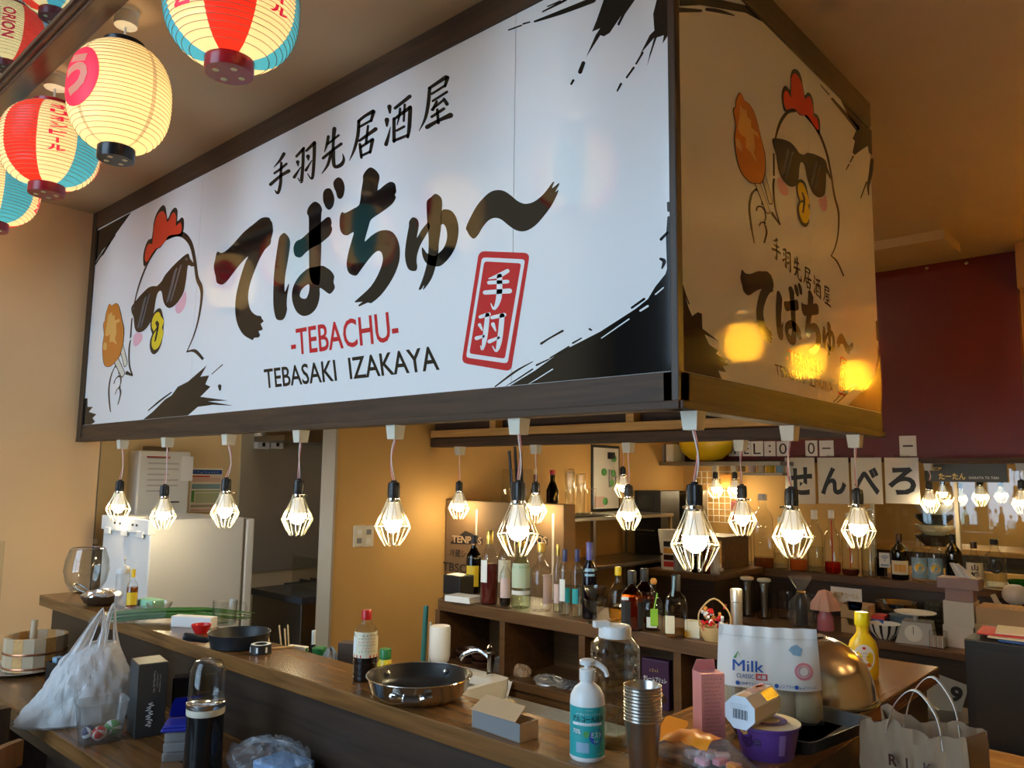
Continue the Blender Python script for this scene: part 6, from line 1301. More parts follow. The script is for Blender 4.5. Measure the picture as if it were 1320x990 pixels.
# white upturned dispenser and pole by the shelf end
t = thing('soap_dispenser', 'white upturned bottle on a clear dispenser beside the shelf end', 'dispenser', (-1.30, .42, .70))
MB().lathe([(.036, .0), (.038, .01), (.038, .10), (.03, .115)], 24).obj('base_cup', 'clear', t, True); MB().lathe([(.014, .10), (.016, .13), (.036, .15), (.040, .17), (.040, .27), (.037, .278)], 28).obj('bottle_body', 'white_hdpe', t, True)
MB().box(-.01, -.065, .06, .01, -.03, .09, .003).obj('push_tab', 'white_plastic', t)
a = at(553, 796, 0, -1.68)
t = thing('mop_pole', 'teal mop pole with beige clip leaning at the end of the shelf', 'mop', (-1.74, .70, 0), 0)
MB().tube([(0, 0, .04), (.01, .03, .97)], .012, 10).obj('pole', mat('teal_paint', (.05, .22, .20), .4), t, True); MB().box(.0, -.01, .64, .03, .03, .68, .003).obj('clip', 'ivory_plastic', t); MB().box(-.10, -.05, 0, .08, .04, .05, .006).obj('mop_head', 'paper_white', t)
MB().tube([(.03, .03, .04), (.033, .04, .90)], .006, 8).obj('second_rod', 'ivory_plastic', t)
# cardboard carton behind the shelf
t = thing('fridge_carton', 'tall brown cardboard carton with black house-shaped logos behind the bottles', 'box', (-2.54, 1.60, 0)); x1 = at(727, 640, 1, 1.60).x+2.54
MB().box(0, 0, 0, x1, .10, 1.41, .004).obj('carton_front', 'card_dark', t)
def cpx(u, v): p = at(u, v, 1, 1.60); return p.x+2.54, p.z
for u in (569, 614, 713):
    x0 = cpx(u, 700)[0]; MB().box(x0-.007, -.002, .5, x0+.007, 0, 1.36).obj('strap', mat('strap_pale', (.62, .55, .42), .4), t)
for du in (0, 84):
    hx = [cpx(581+du, 699), cpx(600+du, 684), cpx(622+du, 694), cpx(622+du, 702), cpx(581+du, 701)]
    MB().prism(hx, .001, lambda a, b, d: (a, -.0005-d, b)).obj('logo_house', 'print_black', t)
    A0, A1 = cpx(583+du, 699), cpx(621+du, 702); lettering(MB(), 'TENPOS', lambda s_, q: Vector((A0[0]+(A1[0]-A0[0])*s_, -.0022, A0[1]+(A1[1]-A0[1])*s_+.042*q)), .03).obj('lettering', 'card', t)
A0 = cpx(580, 717); lettering(MB(), '冷蔵ショー', quad((A0[0], -.0022, A0[1]), (.23, 0, 0), (0, 0, .045)), .01).obj('lettering', 'print_black', t)
A0 = cpx(571, 735); lettering(MB(), 'TBSC-', quad((A0[0], -.0022, A0[1]), (.23, 0, 0), (0, 0, .05)), .01).obj('lettering', 'print_black', t)

# ------------------------------------------------------------------ bottles on the far ledge
G2 = 'bottles on the far ledge'
B = lambda *a, **k: bottle(*a, group=G2, ymin=3.84, **k)
B('glass_canister', 'wide clear glass container at the left of the far ledge', 955, 729, 688, 30, LZ, 'plain', 'clear', None, None, square=6)
B('tall_decanter', 'tall square decanter with gold neck and amber remainder', 985, 733, 638, 27, LZ, 'tall', 'clear', (.14, 'liq_amber'), 'white_plastic', [], square=6, caph=.08)
B('clear_tumbler_bottle', 'clear bottle between the amber decanter and the orange one', 1008, 735, 668, 18, LZ, 'tall', 'clear', (.3, 'water'), 'white_plastic', caph=.1)
B('infusion_jar', 'jar with orange-red infusion behind the side pendant', 1030, 738, 672, 22, LZ, 'wine', 'clear', (.22, 'liq_orange'), 'white_plastic', caph=.1)
B('white_cap_bottle', 'clear bottle with white cap left of the red infusion', 1052, 740, 660, 20, LZ, 'wine', 'clear', (.4, 'water'), 'white_plastic', caph=.14)
t = B('infusion_bottle', 'clear pump bottle with a little red syrup', 1074, 742, 660, 20, LZ, 'squat', 'clear', (.18, 'liq_rose'), 'white_plastic', caph=.12); MB().tube([(0, 0, .01), (.003, 0, t['_H']*.85)], .004, 6).obj('dip_tube', 'red_plastic', t)
t = B('syrup_bottle', 'wide bottle with pale rose syrup beside the red infusion', 1097, 744, 664, 21, LZ, 'squat', 'clear', (.10, 'liq_red'), 'white_plastic', caph=.12); MB().tube([(0, 0, .01), (-.004, 0, t['_H']*.8)], .003, 6).obj('dip_tube', 'red_plastic', t)
t = B('pump_cylinder', 'clear cylinder bottle with bent white pump', 1121, 746, 664, 18, LZ, 'plain', 'clear', (.5, 'water'), None); MB().tube(smooth_line([(0, 0, t['_H']), (0, 0, t['_H']+.02), (0, .03, t['_H']+.025), (0, .04, t['_H']+.005)]), .005, 6).obj('pump', 'white_plastic', t, True)
B('dark_jar', 'small dark jar behind the wireless sign card', 1136, 742, 718, 15, LZ, 'plain', 'dark_glass', (.8, 'soy'))
p, k = put(1140, 746, LZ)
t = thing('wireless_card', 'small white card with a blue wireless symbol', 'card', p+Vector((0, .02, 0)), rz_toward(p)); 
MB().tube([(0, 0, 0), (0, 0, .07)], .003, 6).obj('stand', 'chrome', t); MB().box(-.032, -.0015, .07, .032, .0015, .165, .001).obj('card_sheet', 'paper_white', t); MB().box(-.03, -.03, 0, .03, .03, .006).obj('foot', 'clear', t)
for i in range(3):
    r0 = .010+.009*i; MB().add([(r*math.cos(a), -.0022, .115+r*math.sin(a)) for r in (r0, r0+.004) for a in [PI*.25+PI*.5*j/8 for j in range(9)]], [(j, j+1, 10+j, 9+j) for j in range(8)]).obj('wave_mark', 'print_blue', t)
MB().add([(.004*math.cos(a*PI/4), -.0022, .113+.004*math.sin(a*PI/4)) for a in range(8)], [tuple(range(8))]).obj('wave_mark', 'print_blue', t); MB().box(-.024, -.0024, .078, .024, -.0018, .092).obj('blue_bar', 'label_blue', t)
B('rum_bottle', 'brown bottle with a cream picture label', 1161, 748, 689, 21, LZ, 'wine', 'dark_glass', (.65, 'soy'), 'ink_brown', [('label_cream', .12, .42, 1.1, 0), ('ink_amber', .18, .34, .7, 0)])
for u, lb in ((1186, 'shochu bottle with blue patterned label, left of the pair'), (1207, 'shochu bottle with blue patterned label, right of the pair')):
    t = B('shochu_bottle', lb, u, 751 if u < 1200 else 753, 696, 18, LZ, 'tall', 'clear', None, None, [('label_blue', .08, .56, 1.3, 0)])
    R_, H_ = t['_R']+.0016, t['_H']; n = 20
    for rr, m_, e in ((.75, 'label_white', 0), (.52, 'label_yellow', .0006)): MB().add([((R_+e)*math.cos(rr*math.cos(i*2*PI/n)), (R_+e)*math.sin(rr*math.cos(i*2*PI/n)), H_*.33+R_*rr*math.sin(i*2*PI/n)) for i in range(n)], [tuple(range(n))]).obj('label_medallion', m_, t)
B('shochu_bottle', 'tall black bottle behind the tissue box', 1231, 756, 691, 20, LZ, 'wine', 'dark_glass', (.8, 'soy'), 'label_black', [])
t = B('whisky_bottle', 'whisky bottle with cream label in black brush characters', 1258, 758, 701, 21, LZ, 'squat', 'clear', (.45, 'liq_gold'), 'ink_brown', [('label_cream', .14, .54, 1.15, 0)], caph=.13)
on_bottle(t, '山', 'print_black', .36, .50, 0, .35, .03); on_bottle(t, '崎', 'print_black', .17, .34, 0, .45, .03)
t = B('gin_bottle', 'clear gin bottle with a round dark emblem', 1285, 761, 698, 25, LZ, 'wine', 'clear', (.3, 'water'), 'label_black', caph=.1)
R_, H_ = t['_R']+.0012, t['_H']; n = 20
MB().add([((R_+0)*math.cos(r*math.cos(i*2*PI/n)), R_*math.sin(r*math.cos(i*2*PI/n)), H_*.44+R_*r*math.sin(i*2*PI/n)) for r in (.62, .5) for i in range(n)], [(i, (i+1) % n, n+(i+1) % n, n+i) for i in range(n)]).obj('emblem', 'print_black', t); on_bottle(t, 'R', 'print_black', .385, .50, 0, .25, .03)
p, k = put(1316, 763, LZ)
MB().lathe([(.03, 0), (.06, .02), (.075, .05), (.078, .06), (.074, .06), (.055, .022), (.002, .01)], 28).obj('green_bowl', glass('green_gloss', (.10, .45, .08), .8, .05, .3, (.05, .3, .04)), None, True, label='glossy green glass bowl at the right end of the far ledge', cat='bowl', loc=p+Vector((.0, .06, 0)))
# ------------------------------------------------------------------ kitchen seen through the left opening
t = thing('white_fridge', 'white refrigerator with its back to the counter', 'refrigerator', (-3.70, 0.07, 0))
MB().box(0, 0, .02, .60, .52, 1.31, .008).obj('cabinet', mat('fridge_white', (.74, .74, .73), .3), t)
MB().box(.0, .535, .04, .60, .585, 1.30, .008).obj('door', 'fridge_white', t); MB().box(.01, .52, .04, .59, .535, 1.30).obj('door_gasket', 'grey_plastic', t)
MB().box(-.004, -.012, 1.235, .604, .03, 1.312, .004).obj('top_cover', 'white_plastic', t)
for x in (.06, .28, .48): MB().box(x, -.02, 1.215, x+.07, -.010, 1.25, .003).obj('cover_clip', 'white_plastic', t)
for x in (.17, .24, .40, .45): MB().box(x, -.0135, 1.272, x+.022, -.0115, 1.283).obj('slot', 'black_plastic', t)
t = thing('wall_heater', 'white gas water heater covered with printed notices on the kitchen wall', 'water heater', (-4.25, .40, 1.20))
MB().box(0, 0, 0, .16, .34, .49, .012).obj('casing', mat('heater_white', (.70, .68, .62), .25), t)
for i in range(7): MB().box(.1602, .06, .44-.035*i, .1608, .06+(.20 if i % 3 else .14), .444-.035*i+.006).obj('print_line', mat('print_grey', (.45, .42, .38), .6), t)
MB().box(.1602, .05, .445, .1608, .20, .455).obj('print_line', 'print_red', t)
MB().lathe([(.035, 0), (.035, .012), (.02, .016)], 20, M=Matrix.Translation((.16, .20, .08)) @ Matrix.Rotation(PI/2, 4, 'Y')).obj('dial', 'chrome', t, True); MB().box(.16, .17, .16, .175, .27, .168).obj('lever', 'black_plastic', t)
MB().box(.161, .275, .30, .163, .355, .46).obj('notice', 'paper_white', t); MB().box(.02, .08, .49, .10, .22, .52).obj('flue', 'steel_dark', t)
a = at(247, 603, 0, -4.24); b = at(285, 659, 0, -4.24)
t = thing('hygiene_poster', 'blue, red and green printed hygiene poster on the kitchen wall', 'poster', (-4.248, a.y, b.z)); PW, PH = b.y-a.y, a.z-b.z
MB().box(0, 0, 0, .003, PW, PH).obj('poster_sheet', 'paper_white', t)
for y0, y1, z0, z1, m_ in ((.05, .97, .86, .96, 'print_blue'), (.05, .60, .79, .82, 'print_red'), (.05, .94, .68, .78, 'label_pink'), (.05, .94, .52, .63, 'label_blue'), (.05, .94, .46, .48, 'print_green'), (.05, .14, .22, .48, 'print_green'), (.17, .90, .20, .43, 'label_green'), (.05, .9, .10, .16, 'print_grey'), (.05, .9, .03, .05, 'print_pink')):
    MB().box(.0032, PW*y0, PH*z0, .0038, PW*y1, PH*z1).obj('print_panel', m_, t)
lettering(MB(), '~9', quad((.0042, PW*.1, PH*.885), (0, PW*.78, 0), (0, 0, PH*.05)), .01).obj('lettering', 'print_white', t)
t = thing('drain_pipe', 'grey vertical pipe beside the fridge', 'pipe', (-4.16, .165, 0))
MB().tube([(0, 0, 0), (0, 0, 3.08)], .03, 14).obj('pipe_tube', mat('pipe_grey', (.20, .20, .18), .4), t, True)
MB().box(-.045, -.034, 1.12, .045, .034, 1.15).obj('clamp', 'chrome', t); MB().lathe([(.034, 1.05), (.036, 1.055), (.036, 1.09), (.034, 1.095)], 16).obj('coupling', 'pipe_grey', t, True)
# stainless cooking corner
structure(MB().box(-4.25, 1.18, .85, -4.235, 2.6, CEIL-.9), 'trim_8', mat('splash_steel', (.40, .38, .31), .35, .35))
for i, u in enumerate((337, 355)):
    a = at(u, 568, 0, -4.22); t = thing('wall_socket', ['left', 'right'][i]+' white socket box high on the kitchen wall', 'socket', (-4.235, a.y, a.z), 0, 'socket boxes on the kitchen wall')
    MB().box(0, -.05, -.06, .05, .05, .07, .005).obj('box', 'white_plastic', t)
    for z in (-.03, .03): MB().box(.05, -.012, z-.014, .052, .012, z+.014).obj('slot', 'black_plastic', t)
t = thing('cooker_hood', 'dark steel hood rail above the stove', 'hood', (-4.2, 1.25, 1.78)); MB().box(0, 0, 0, .40, 1.2, .04, .004).obj('hood_edge', 'steel_dark', t); MB().box(.0, .05, .05, .06, 1.15, .4).obj('hood_back', 'steel_dark', t)
t = thing('gas_stove', 'black gas stove with grates in the kitchen', 'stove', (-4.2, 1.55, 0)); MB().box(0, 0, 0, .6, .95, .76, .004).obj('stove_body', 'iron', t)
for j in range(2):
    for i in range(4): MB().box(.05, .10+.42*j+.09*i, .76, .55, .115+.42*j+.09*i, .785).obj('grate_bar', 'iron', t)
MB().box(.02, .93, .76, .58, .95, 1.12).obj('splash_plate', 'steel_dark', t)
for j in range(3): MB().lathe([(.022, 0), (.02, .02), (.008, .022)], 14, M=Matrix.Translation((.6, .2+.25*j, .66)) @ Matrix.Rotation(PI/2, 4, 'Y')).obj('knob', 'black_plastic', t, True)
MB().box(.6, .68, .60, .602, .84, .70).obj('red_plate', 'print_red', t)
t = thing('steel_table', 'low stainless table before the stove with a dark blue top', 'table', (-3.05, .95, 0)); MB().box(-.55, 0, .0, .0, .55, .80, .004).obj('cabinet', 'steel_dark', t); MB().box(-.56, -.01, .80, .01, .56, .84, .003).obj('top', mat('blue_steel', (.10, .12, .16), .25, .6), t); MB().box(.011, .36, .80, .013, .48, .83).obj('plate', 'label_white', t)
MB().box(-.30, .12, .84, .0, .125, 1.05).obj('glass_guard', 'clear_pane', t)
t = thing('conduit_pipe', 'grey conduit with white clips in the kitchen corner', 'pipe', (-3.0, 2.56, 0)); MB().tube([(0, 0, .8), (0, 0, 2.0), (-.5, 0, 2.0)], .03, 10).obj('conduit', 'pipe_grey', t, True)
for z in (1.05, 1.35, 1.85): MB().box(-.04, -.035, z, .04, .035, z+.03).obj('clip', 'white_plastic', t)
# switch plates on the ochre wall
for i, u in enumerate((462, 474)):
    a = at(u, 691, 0, -2.55); t = thing('switch_plate', ['left', 'right'][i]+' cream switch plate on the ochre wall', 'switch', (-2.55, a.y, a.z), 0, 'switch plates on the ochre wall')
    MB().box(0, -.037, -.058, .008, .037, .058, .003).obj('plate', 'ivory_plastic', t)
    for z in (-.025, .022): MB().box(.008, -.016, z-.014, .011, .016, z+.014, .001).obj('rocker', 'grey_plastic' if (z < 0) == (i == 0) else 'white_plastic', t)
# ------------------------------------------------------------------ deep background along the ochre wall
t = thing('steel_rack', 'stainless rack with shelves along the ochre wall', 'rack', (-2.55, 1.80, 0)); L_ = 1.70
for z in (.35, .70, .98, 1.30): MB().box(.02, 0, z-.025, .46, L_, z, .003).obj('shelf_plate', 'steel', t)
for x in (.03, .43):
    for y in (.02, .7, L_-.04): MB().box(x, y, 0, x+.025, y+.025, 1.30).obj('post', 'steel', t)
RZ_ = 1.30
def rackp(u, v): return at(u, v, 0, -2.25)
for i, (u, hpx, r, m_, lb) in enumerate(((690, 46, .03, 'dark_glass', 'dark bottle on the rack behind the petal cage'), (712, 42, .04, 'dark_glass', 'dark bottle with red cap on the steel rack'))):
    p = rackp(u, 655); t = thing('rack_bottle', lb, 'bottle', (-2.25, p.y, RZ_), 0, 'bottles on the steel rack'); h = .30
    MB().lathe([(r, 0), (r, .17), (r*.4, .23), (r*.4, h-.03)], 16).obj('glass_body', m_, t, True); MB().lathe([(r*.45, h-.03), (r*.45, h)], 12).obj('cap', 'red_plastic' if i else 'gold_foil', t)
for i in range(5):
    p = rackp(730+7*i, 655); h = [.28, .30, .27, .20, .17][i]; t = thing('glass_tumbler', ['tall glass leftmost in the group on the steel rack', 'tallest glass in the group on the steel rack', 'third tall glass in the group on the steel rack', 'short glass near the clipboard on the steel rack', 'shortest glass next to the clipboard on the steel rack'][i], 'glass', (-2.22-.05*(i % 2), p.y, RZ_+.008), 0, 'glasses on the steel rack')
    MB().lathe([(.026, 0), (.033, h)], 16, cap1=False).obj('wall', 'clear', t, True); MB().tube([(.033*math.cos(a*PI/8), .033*math.sin(a*PI/8), h) for a in range(16)], .002, 4, closed=True).obj('rim', 'chrome', t)
p = rackp(742, 658); MB().box(-.14, -.24, 0, .14, .26, .008, .002).obj('rack_tray', 'iron', None, label='flat black tray under the glasses on the steel rack', cat='tray', loc=(-2.25, p.y, RZ_))
a = at(660, 596, 0, -2.52); t = thing('knife_jar', 'clear holder with black-handled knives high on the ochre wall', 'knife holder', (-2.50, a.y, 1.301))
MB().box(0, -.12, 0, .09, .12, .30, .004).obj('holder', 'acrylic', t)
for j in range(3): MB().tube([(.045, -.06+.05*j, .1), (.045, -.10+.055*j, .42+.03*(j % 2))], .010, 8).obj('knife_handle', 'black_plastic', t)
a = at(765, 580, 0, -2.54); b = at(797, 655, 0, -2.54)
t = thing('clipboard', 'white notice board with green magnets on the ochre wall', 'notice board', (-2.55, a.y, b.z)); W_, H_ = b.y-a.y, a.z-b.z+.02
MB().box(0, -.02, -.02, .01, W_+.02, H_+.02).obj('board_back', 'iron', t); MB().box(.01, 0, 0, .014, W_, H_).obj('board_sheet', 'paper_white', t)
for y, z in ((.38, .60), (.75, .58), (.78, .83), (.42, .12), (.68, .42)): MB().lathe([(.028, 0), (.028, .012), (.02, .016)], 14, M=Matrix.Translation((.014, W_*y, H_*z)) @ Matrix.Rotation(PI/2, 4, 'Y')).obj('magnet', 'print_green', t)
MB().box(.014, W_*.55, H_*.82, .045, W_*.72, H_*.93).obj('clip', 'black_plastic', t)
for y, z, l in ((.58, .35, .3), (.66, .38, .22), (.85, .35, .18)): MB().box(.015, W_*y, H_*z, .024, W_*y+.022, H_*(z+l), .002).obj('pen', 'steel_dark', t)
MB().box(.014, W_*.02, H_*.03, .018, W_*.4, H_*.2).obj('pink_note', 'label_pink', t)
# ------------------------------------------------------------------ back wall between the rack and the posters
BK = 4.36
def bk(u, v, y=BK): return at(u, v, 1, y)
def bbox(name, label, cat, u0, v0, u1, v1, y, dep, m_, b=.003):
    a = bk(u0, v0, y); c = bk(u1, v1, y); t = thing(name, label, cat, (a.x, y, c.z)); MB().box(0, 0, 0, c.x-a.x, dep, a.z-c.z, b).obj('body', m_, t); t['_w'] = c.x-a.x; t['_h'] = a.z-c.z; return t
structure(MB().box(-2.55, 4.05, 1.665, -1.50, 4.36, 1.695).box(-2.0, 4.31, 1.62, -1.97, 4.45, 1.665), 'trim_9', 'steel_dark')      # overhead shelf
for i, (u0, u1, m_, lb) in enumerate(((828, 838, 'frost', 'clear bin at the left of the overhead shelf'), (840, 856, 'frost', 'clear bin in the middle of the overhead shelf'), (858, 868, 'label_cream', 'row of cream files on the overhead shelf'))):
    a = at(u0, 600, 1, 4.1); b = at(u1, 600, 1, 4.1); t = thing('storage_bin', lb, 'bin', (a.x, 4.1, 1.695), 0, 'storage on the overhead shelf'); MB().box(0, 0, 0, b.x-a.x, .2, .15, .01).obj('bin_body', m_, t); MB().box(.02, -.002, .01, b.x-a.x-.04, 0, .05).obj('paper', 'paper_white', t)
a = at(905, 590, 1, 4.15); t = thing('yellow_lamp_shade', 'big round yellow shade hanging before the red wall', 'shade', (a.x, 4.22, 1.698)); MB().lathe([(.02, 0), (.14, .02), (.22, .08), (.25, .17), (.22, .28), (.1, .34)], 32, sy=.5).obj('shade_shell', 'yellow_plastic', t, True)
t = bbox('oven_cabinet', 'black oven cabinet under the overhead shelf', 'oven', 818, 632, 852, 690, 3.57, .28, 'iron'); w_, h_ = t['_w'], t['_h']
MB().box(.03, -.006, h_*.5, w_-.06, 0, h_*.92, .002).obj('oven_door', mat('oven_glass', (.02, .02, .02), .1), t); MB().tube([(.03, -.02, h_*.44), (w_-.04, -.02, h_*.44)], .008, 8).obj('handle', 'chrome', t); MB().tube([(.03, -.02, h_*.1), (w_-.04, -.02, h_*.1)], .008, 8).obj('handle', 'chrome', t); MB().box(.0, .0, -t.location[2]+.0, w_, .27, -.001).obj('plinth', 'iron', t)
t = bbox('steel_locker', 'tall grey steel refrigerator door behind the biggest pendant', 'refrigerator', 857, 632, 893, 760, 4.0, .26, 'steel_dark'); w_, h_ = t['_w'], t['_h']; MB().box(.01, -.008, .02, w_-.02, 0, h_-.02, .003).obj('door', 'steel', t); MB().box(w_*.35, -.03, h_*.62, w_*.42, -.008, h_*.80, .004).obj('handle', 'chrome', t); MB().box(.0, .0, -t.location[2], w_, .25, -.001).obj('plinth', 'iron', t)
for i, u in enumerate((846,)):
    a = bk(847, 735, 3.2); t = thing('cup_dispenser', 'white tube cup dispenser with open top', 'dispenser', (-1.93, 3.16, .94)); h = bk(846, 681, 3.2).z-.94
    MB().lathe([(.055, 0), (.055, h-.18), (.05, h-.18)], 24).obj('tube', 'white_plastic', t, True); MB().lathe([(.058, h-.16), (.075, h), (.07, h), (.053, h-.15)], 24).obj('cup', 'paper_white', t, True)
t = thing('prep_counter', 'dark service counter with bottles under the oven', 'counter', (-2.02, 3.0, 0)); MB().box(0, 0, .90, .52, .72, .94, .003).obj('counter_board', 'shelf_wood', t); MB().box(.02, .02, 0, .50, .70, .90).obj('counter_body', 'counter_panel', t)
t = thing('riser_shelf', 'low dark riser shelf at the back of the service counter', 'shelf', (-2.02, 3.34, .94)); MB().box(0, 0, .19, .42, .36, .22).obj('shelf_board', 'shelf_wood', t)
for x in (.0, .395): MB().box(x, 0, 0, x+.025, .36, .19).obj('shelf_side', 'shelf_wood', t)
for i, (u, m_, c_, lb) in enumerate(((806, 'frost', 'white_plastic', 'frosted pump bottle left on the service counter'), (821, 'white_plastic', 'white_plastic', 'white pump bottle on the service counter'), (872, 'dark_glass', 'white_plastic', 'tall dark sauce bottle with white cap on the service counter'), (885, 'amber_glass', 'white_plastic', 'brown pump bottle right on the service counter'), (897, 'frost', 'paper_white', 'pale bottle at the right end of the service counter'))):
    a = bk(u, 735, 3.25); h = .22 if i != 2 else .30; t = thing('sauce_bottle', lb, 'bottle', (-1.80+.068*i, 3.06+.03*(i % 2), .94), 0, 'bottles on the service counter')
    MB().lathe([(.03, 0), (.032, .005), (.032, h*.6), (.014, h*.72)], 18).obj('bottle_body', m_, t, True); MB().lathe([(.016, h*.70), (.016, h*.8), (.006, h*.82), (.006, h*.93), (.014, h*.94), (.012, h)], 14).obj('pump', c_, t, True); MB().tube([(0, 0, h*.96), (0, -.03, h*.95)], .005, 6).obj('spout', c_, t)
a = bk(832, 735, 3.1); t = thing('menu_stand', 'small photo menu stand on the service counter', 'menu', (-1.86, 3.05, .94), .2); MB().box(-.05, 0, 0, .05, .01, .20, .002).obj('menu_sheet', 'paper_white', t)
for j in range(4): MB().box(-.042, -.001, .02+.045*j, .042, 0, .055+.045*j).obj('menu_photo', ['print_red', 'ink_brown', 'ink_amber', 'print_black'][j], t)
boxed('paper_stack', 'stack of white papers on the service counter', 'papers', (-1.68, 3.20, .94), .1, .22, .12, .02, 'paper_white', .002)
a = at(831, 616, 1, 4.1); t = thing('tied_bag', 'white tied plastic bag hanging below the overhead shelf', 'bag', (a.x+.02, 3.93, a.z-.08)); MB().lathe([(.02, 0), (.07, .02), (.10, .07), (.08, .12), (.03, .15), (.02, .165), (.04, .21), (.03, .22)], 20, rfun=lambda r, z, q: r*(1+.09*math.sin(5*q+20*z))).obj('bag_body', 'bag_film', t, True); MB().tube([(0, 0, .2), (0, .13, 1.665-a.z+.08)], .004, 5).obj('string', 'white_plastic', t)
a = at(815, 604, 1, 4.02); t = thing('round_tray', 'round silver tray hanging on the dark wall', 'tray', (a.x, 4.02, a.z)); MB().lathe([(.075, 0), (.08, .006), (.07, .008)], 28, M=Matrix.Rotation(PI/2, 4, 'X')).obj('tray_disc', 'steel', t, True); MB().tube([(0, 0, .075), (0, .03, 1.665-a.z)], .003, 5).obj('hook', 'chrome', t)
t = thing('wire_grid', 'white wire grid with hanging utensils on the back wall', 'grid', (bk(897, 600, 4.38).x, 4.38, 1.20)); gw = .42
for i in range(9): MB().tube([(gw*i/8, 0, 0), (gw*i/8, 0, .42)], .0035, 5).obj('wire', 'ivory_plastic', t)
for i in range(9): MB().tube([(0, 0, .42*i/8), (gw, 0, .42*i/8)], .0035, 5).obj('wire', 'ivory_plastic', t)
MB().lathe([(.035, 0), (.045, .16), (.03, .20)], 16, c=(.05, -.06, .18)).obj('jug', 'clear', t, True); MB().box(.24, -.03, .28, .34, -.01, .40, .01).obj('pouch', 'stopper_orange', t); MB().box(.33, -.03, .0, .45, -.01, .18, .02).obj('cloth', mat('maroon', (.16, .03, .03), .7), t)
t = bbox('hanging_shelf', 'hanging shelf of small jars behind the pendants', 'shelf', 957, 609, 1009, 613, 4.2, .15, 'steel_dark')
for i in range(4): MB().lathe([(.03, 0), (.03, .065)], 12, c=(t['_w']*(.15+.23*i), .07, t['_h'])).obj('jar', ['label_pink', 'frost', 'label_yellow', 'label_blue'][i], t, True)
# posters under and on the red fascia
PX = [(1011, 1052, 'せ'), (1053, 1096, 'ん'), (1096, 1139, 'べ'), (1139, 1187, 'ろ')]
for u0, u1, ch in PX:
    y = 4.30; a = at(u0, 590, 1, y); b = at(u1, 650, 1, y); w_, h_ = b.x-a.x, a.z-b.z
    t = thing('poster_sheet', 'glossy white laminated sheet with a big black character, '+{'せ': 'first, beside the wire grid', 'ん': 'second of four', 'べ': 'third, with two ticks', 'ろ': 'last, next to the name board'}[ch], 'poster', (a.x, y, b.z), 0, 'character sheets on the back wall')
    MB().box(.003, 0, 0, w_-.003, .004, h_).obj('sheet', mat('laminate', (.72, .66, .54), .12), t)
    lettering(MB(), ch, quad((w_*.10, -.0008, h_*.19), (w_*.80, 0, 0), (0, 0, h_*.60)), .035).obj('character', 'print_black', t)
    MB().box(w_*.3, .004, h_-.02, w_*.7, 4.335-y, h_+.02).obj('tape', 'clear_pane', t)
for k_, (u0, u1, v0, v1, ch) in enumerate(((939, 956, 569, 588, 'T'), (957, 968, 569, 588, 'E'), (968, 984, 569, 588, 'L'), (985, 1000, 569, 588, ':'), (1001, 1018, 569, 588, '0'), (1038, 1054, 568, 588, '0'), (1056, 1075, 568, 588, '-'), (1159, 1182, 562, 588, '一'))):
    a = at(u0, v0, 1, 4.355); b = at(u1, v1, 1, 4.355); w_, h_ = b.x-a.x, a.z-b.z
    t = thing('digit_card', 'small white card on the red wall reading '+{'T': 'T', 'E': 'E', 'L': 'L', ':': 'a colon', '0': 'zero, '+('nearer the colon' if k_ == 4 else 'nearer the dash'), '-': 'a dash', '一': 'a single stroke, alone at the right'}[ch], 'card', (a.x, 4.353, b.z), 0, 'letter cards on the red wall')
    MB().box(0, 0, 0, w_, .004, h_).obj('card_sheet', 'paper_white', t)
    f = {'-': (.2, .8, .46, .54), '一': (.2, .8, .46, .54), ':': (.4, .6, .25, .75)}.get(ch, (.2, .8, .14, .86))
    lettering(MB(), ch if ch != '一' else '-', quad((w_*f[0], -.0008, h_*f[2]), (w_*(f[1]-f[0]), 0, 0), (0, 0, h_*(f[3]-f[2])))).obj('character', 'print_black', t)
a = at(1191, 597, 1, 4.44); b = at(1299, 622, 1, 4.44); w_, h_ = b.x-a.x, a.z-b.z
t = thing('name_board', 'dark shop name board with gold brush lettering in the hatch', 'sign', (a.x, 4.44, b.z)); MB().box(0, 0, 0, w_, .008, h_, .001).obj('board', mat('board_dark', (.035, .030, .018), .4), t)
for bd, x0, x1, z0, z1, m_ in (('居酒屋', .08, .22, .58, .78, 'print_gold'), ('たーたん', .18, .51, .12, .46, 'print_gold'), ('MARATA TA TAN', .55, .90, .16, .30, 'print_grey')):
    lettering(MB(), bd, quad((w_*x0, -.001, h_*z0), (w_*(x1-x0), 0, 0), (0, 0, h_*(z1-z0))), .03).obj('lettering', m_, t)
# next room behind the hatch: crockery stack and counter
a = at(1205, 700, 1, 5.0); t = thing('next_room_counter', 'pale counter in the next room behind the hatch', 'counter', (-1.9, 5.0, 0.0)); MB().box(0, 0, 0.001, 3.2, .5, 1.02, .004).obj('counter_body', 'counter_panel', t); MB().box(-.02, -.05, 1.02, 3.22, .55, 1.06, .003).obj('counter_board', 'pine', t)
a = at(1205, 690, 1, 5.15)
for i, (m_, lb) in enumerate((('iron', 'dark bowl at the bottom of the crockery stack in the next room'), ('label_cream', 'cream bowl second in the crockery stack in the next room'), ('iron', 'dark plate third in the crockery stack in the next room'), ('label_cream', 'pale bowl on top of the crockery stack in the next room'))):
    MB().lathe([(.07, 0), (.13, .05), (.14, .08), (.135, .08), (.06, .012)], 24).obj('stacked_bowl', m_, None, True, label=lb, cat='bowl', group='crockery stack in the next room', loc=(a.x, 5.15, 1.062+.08*i))
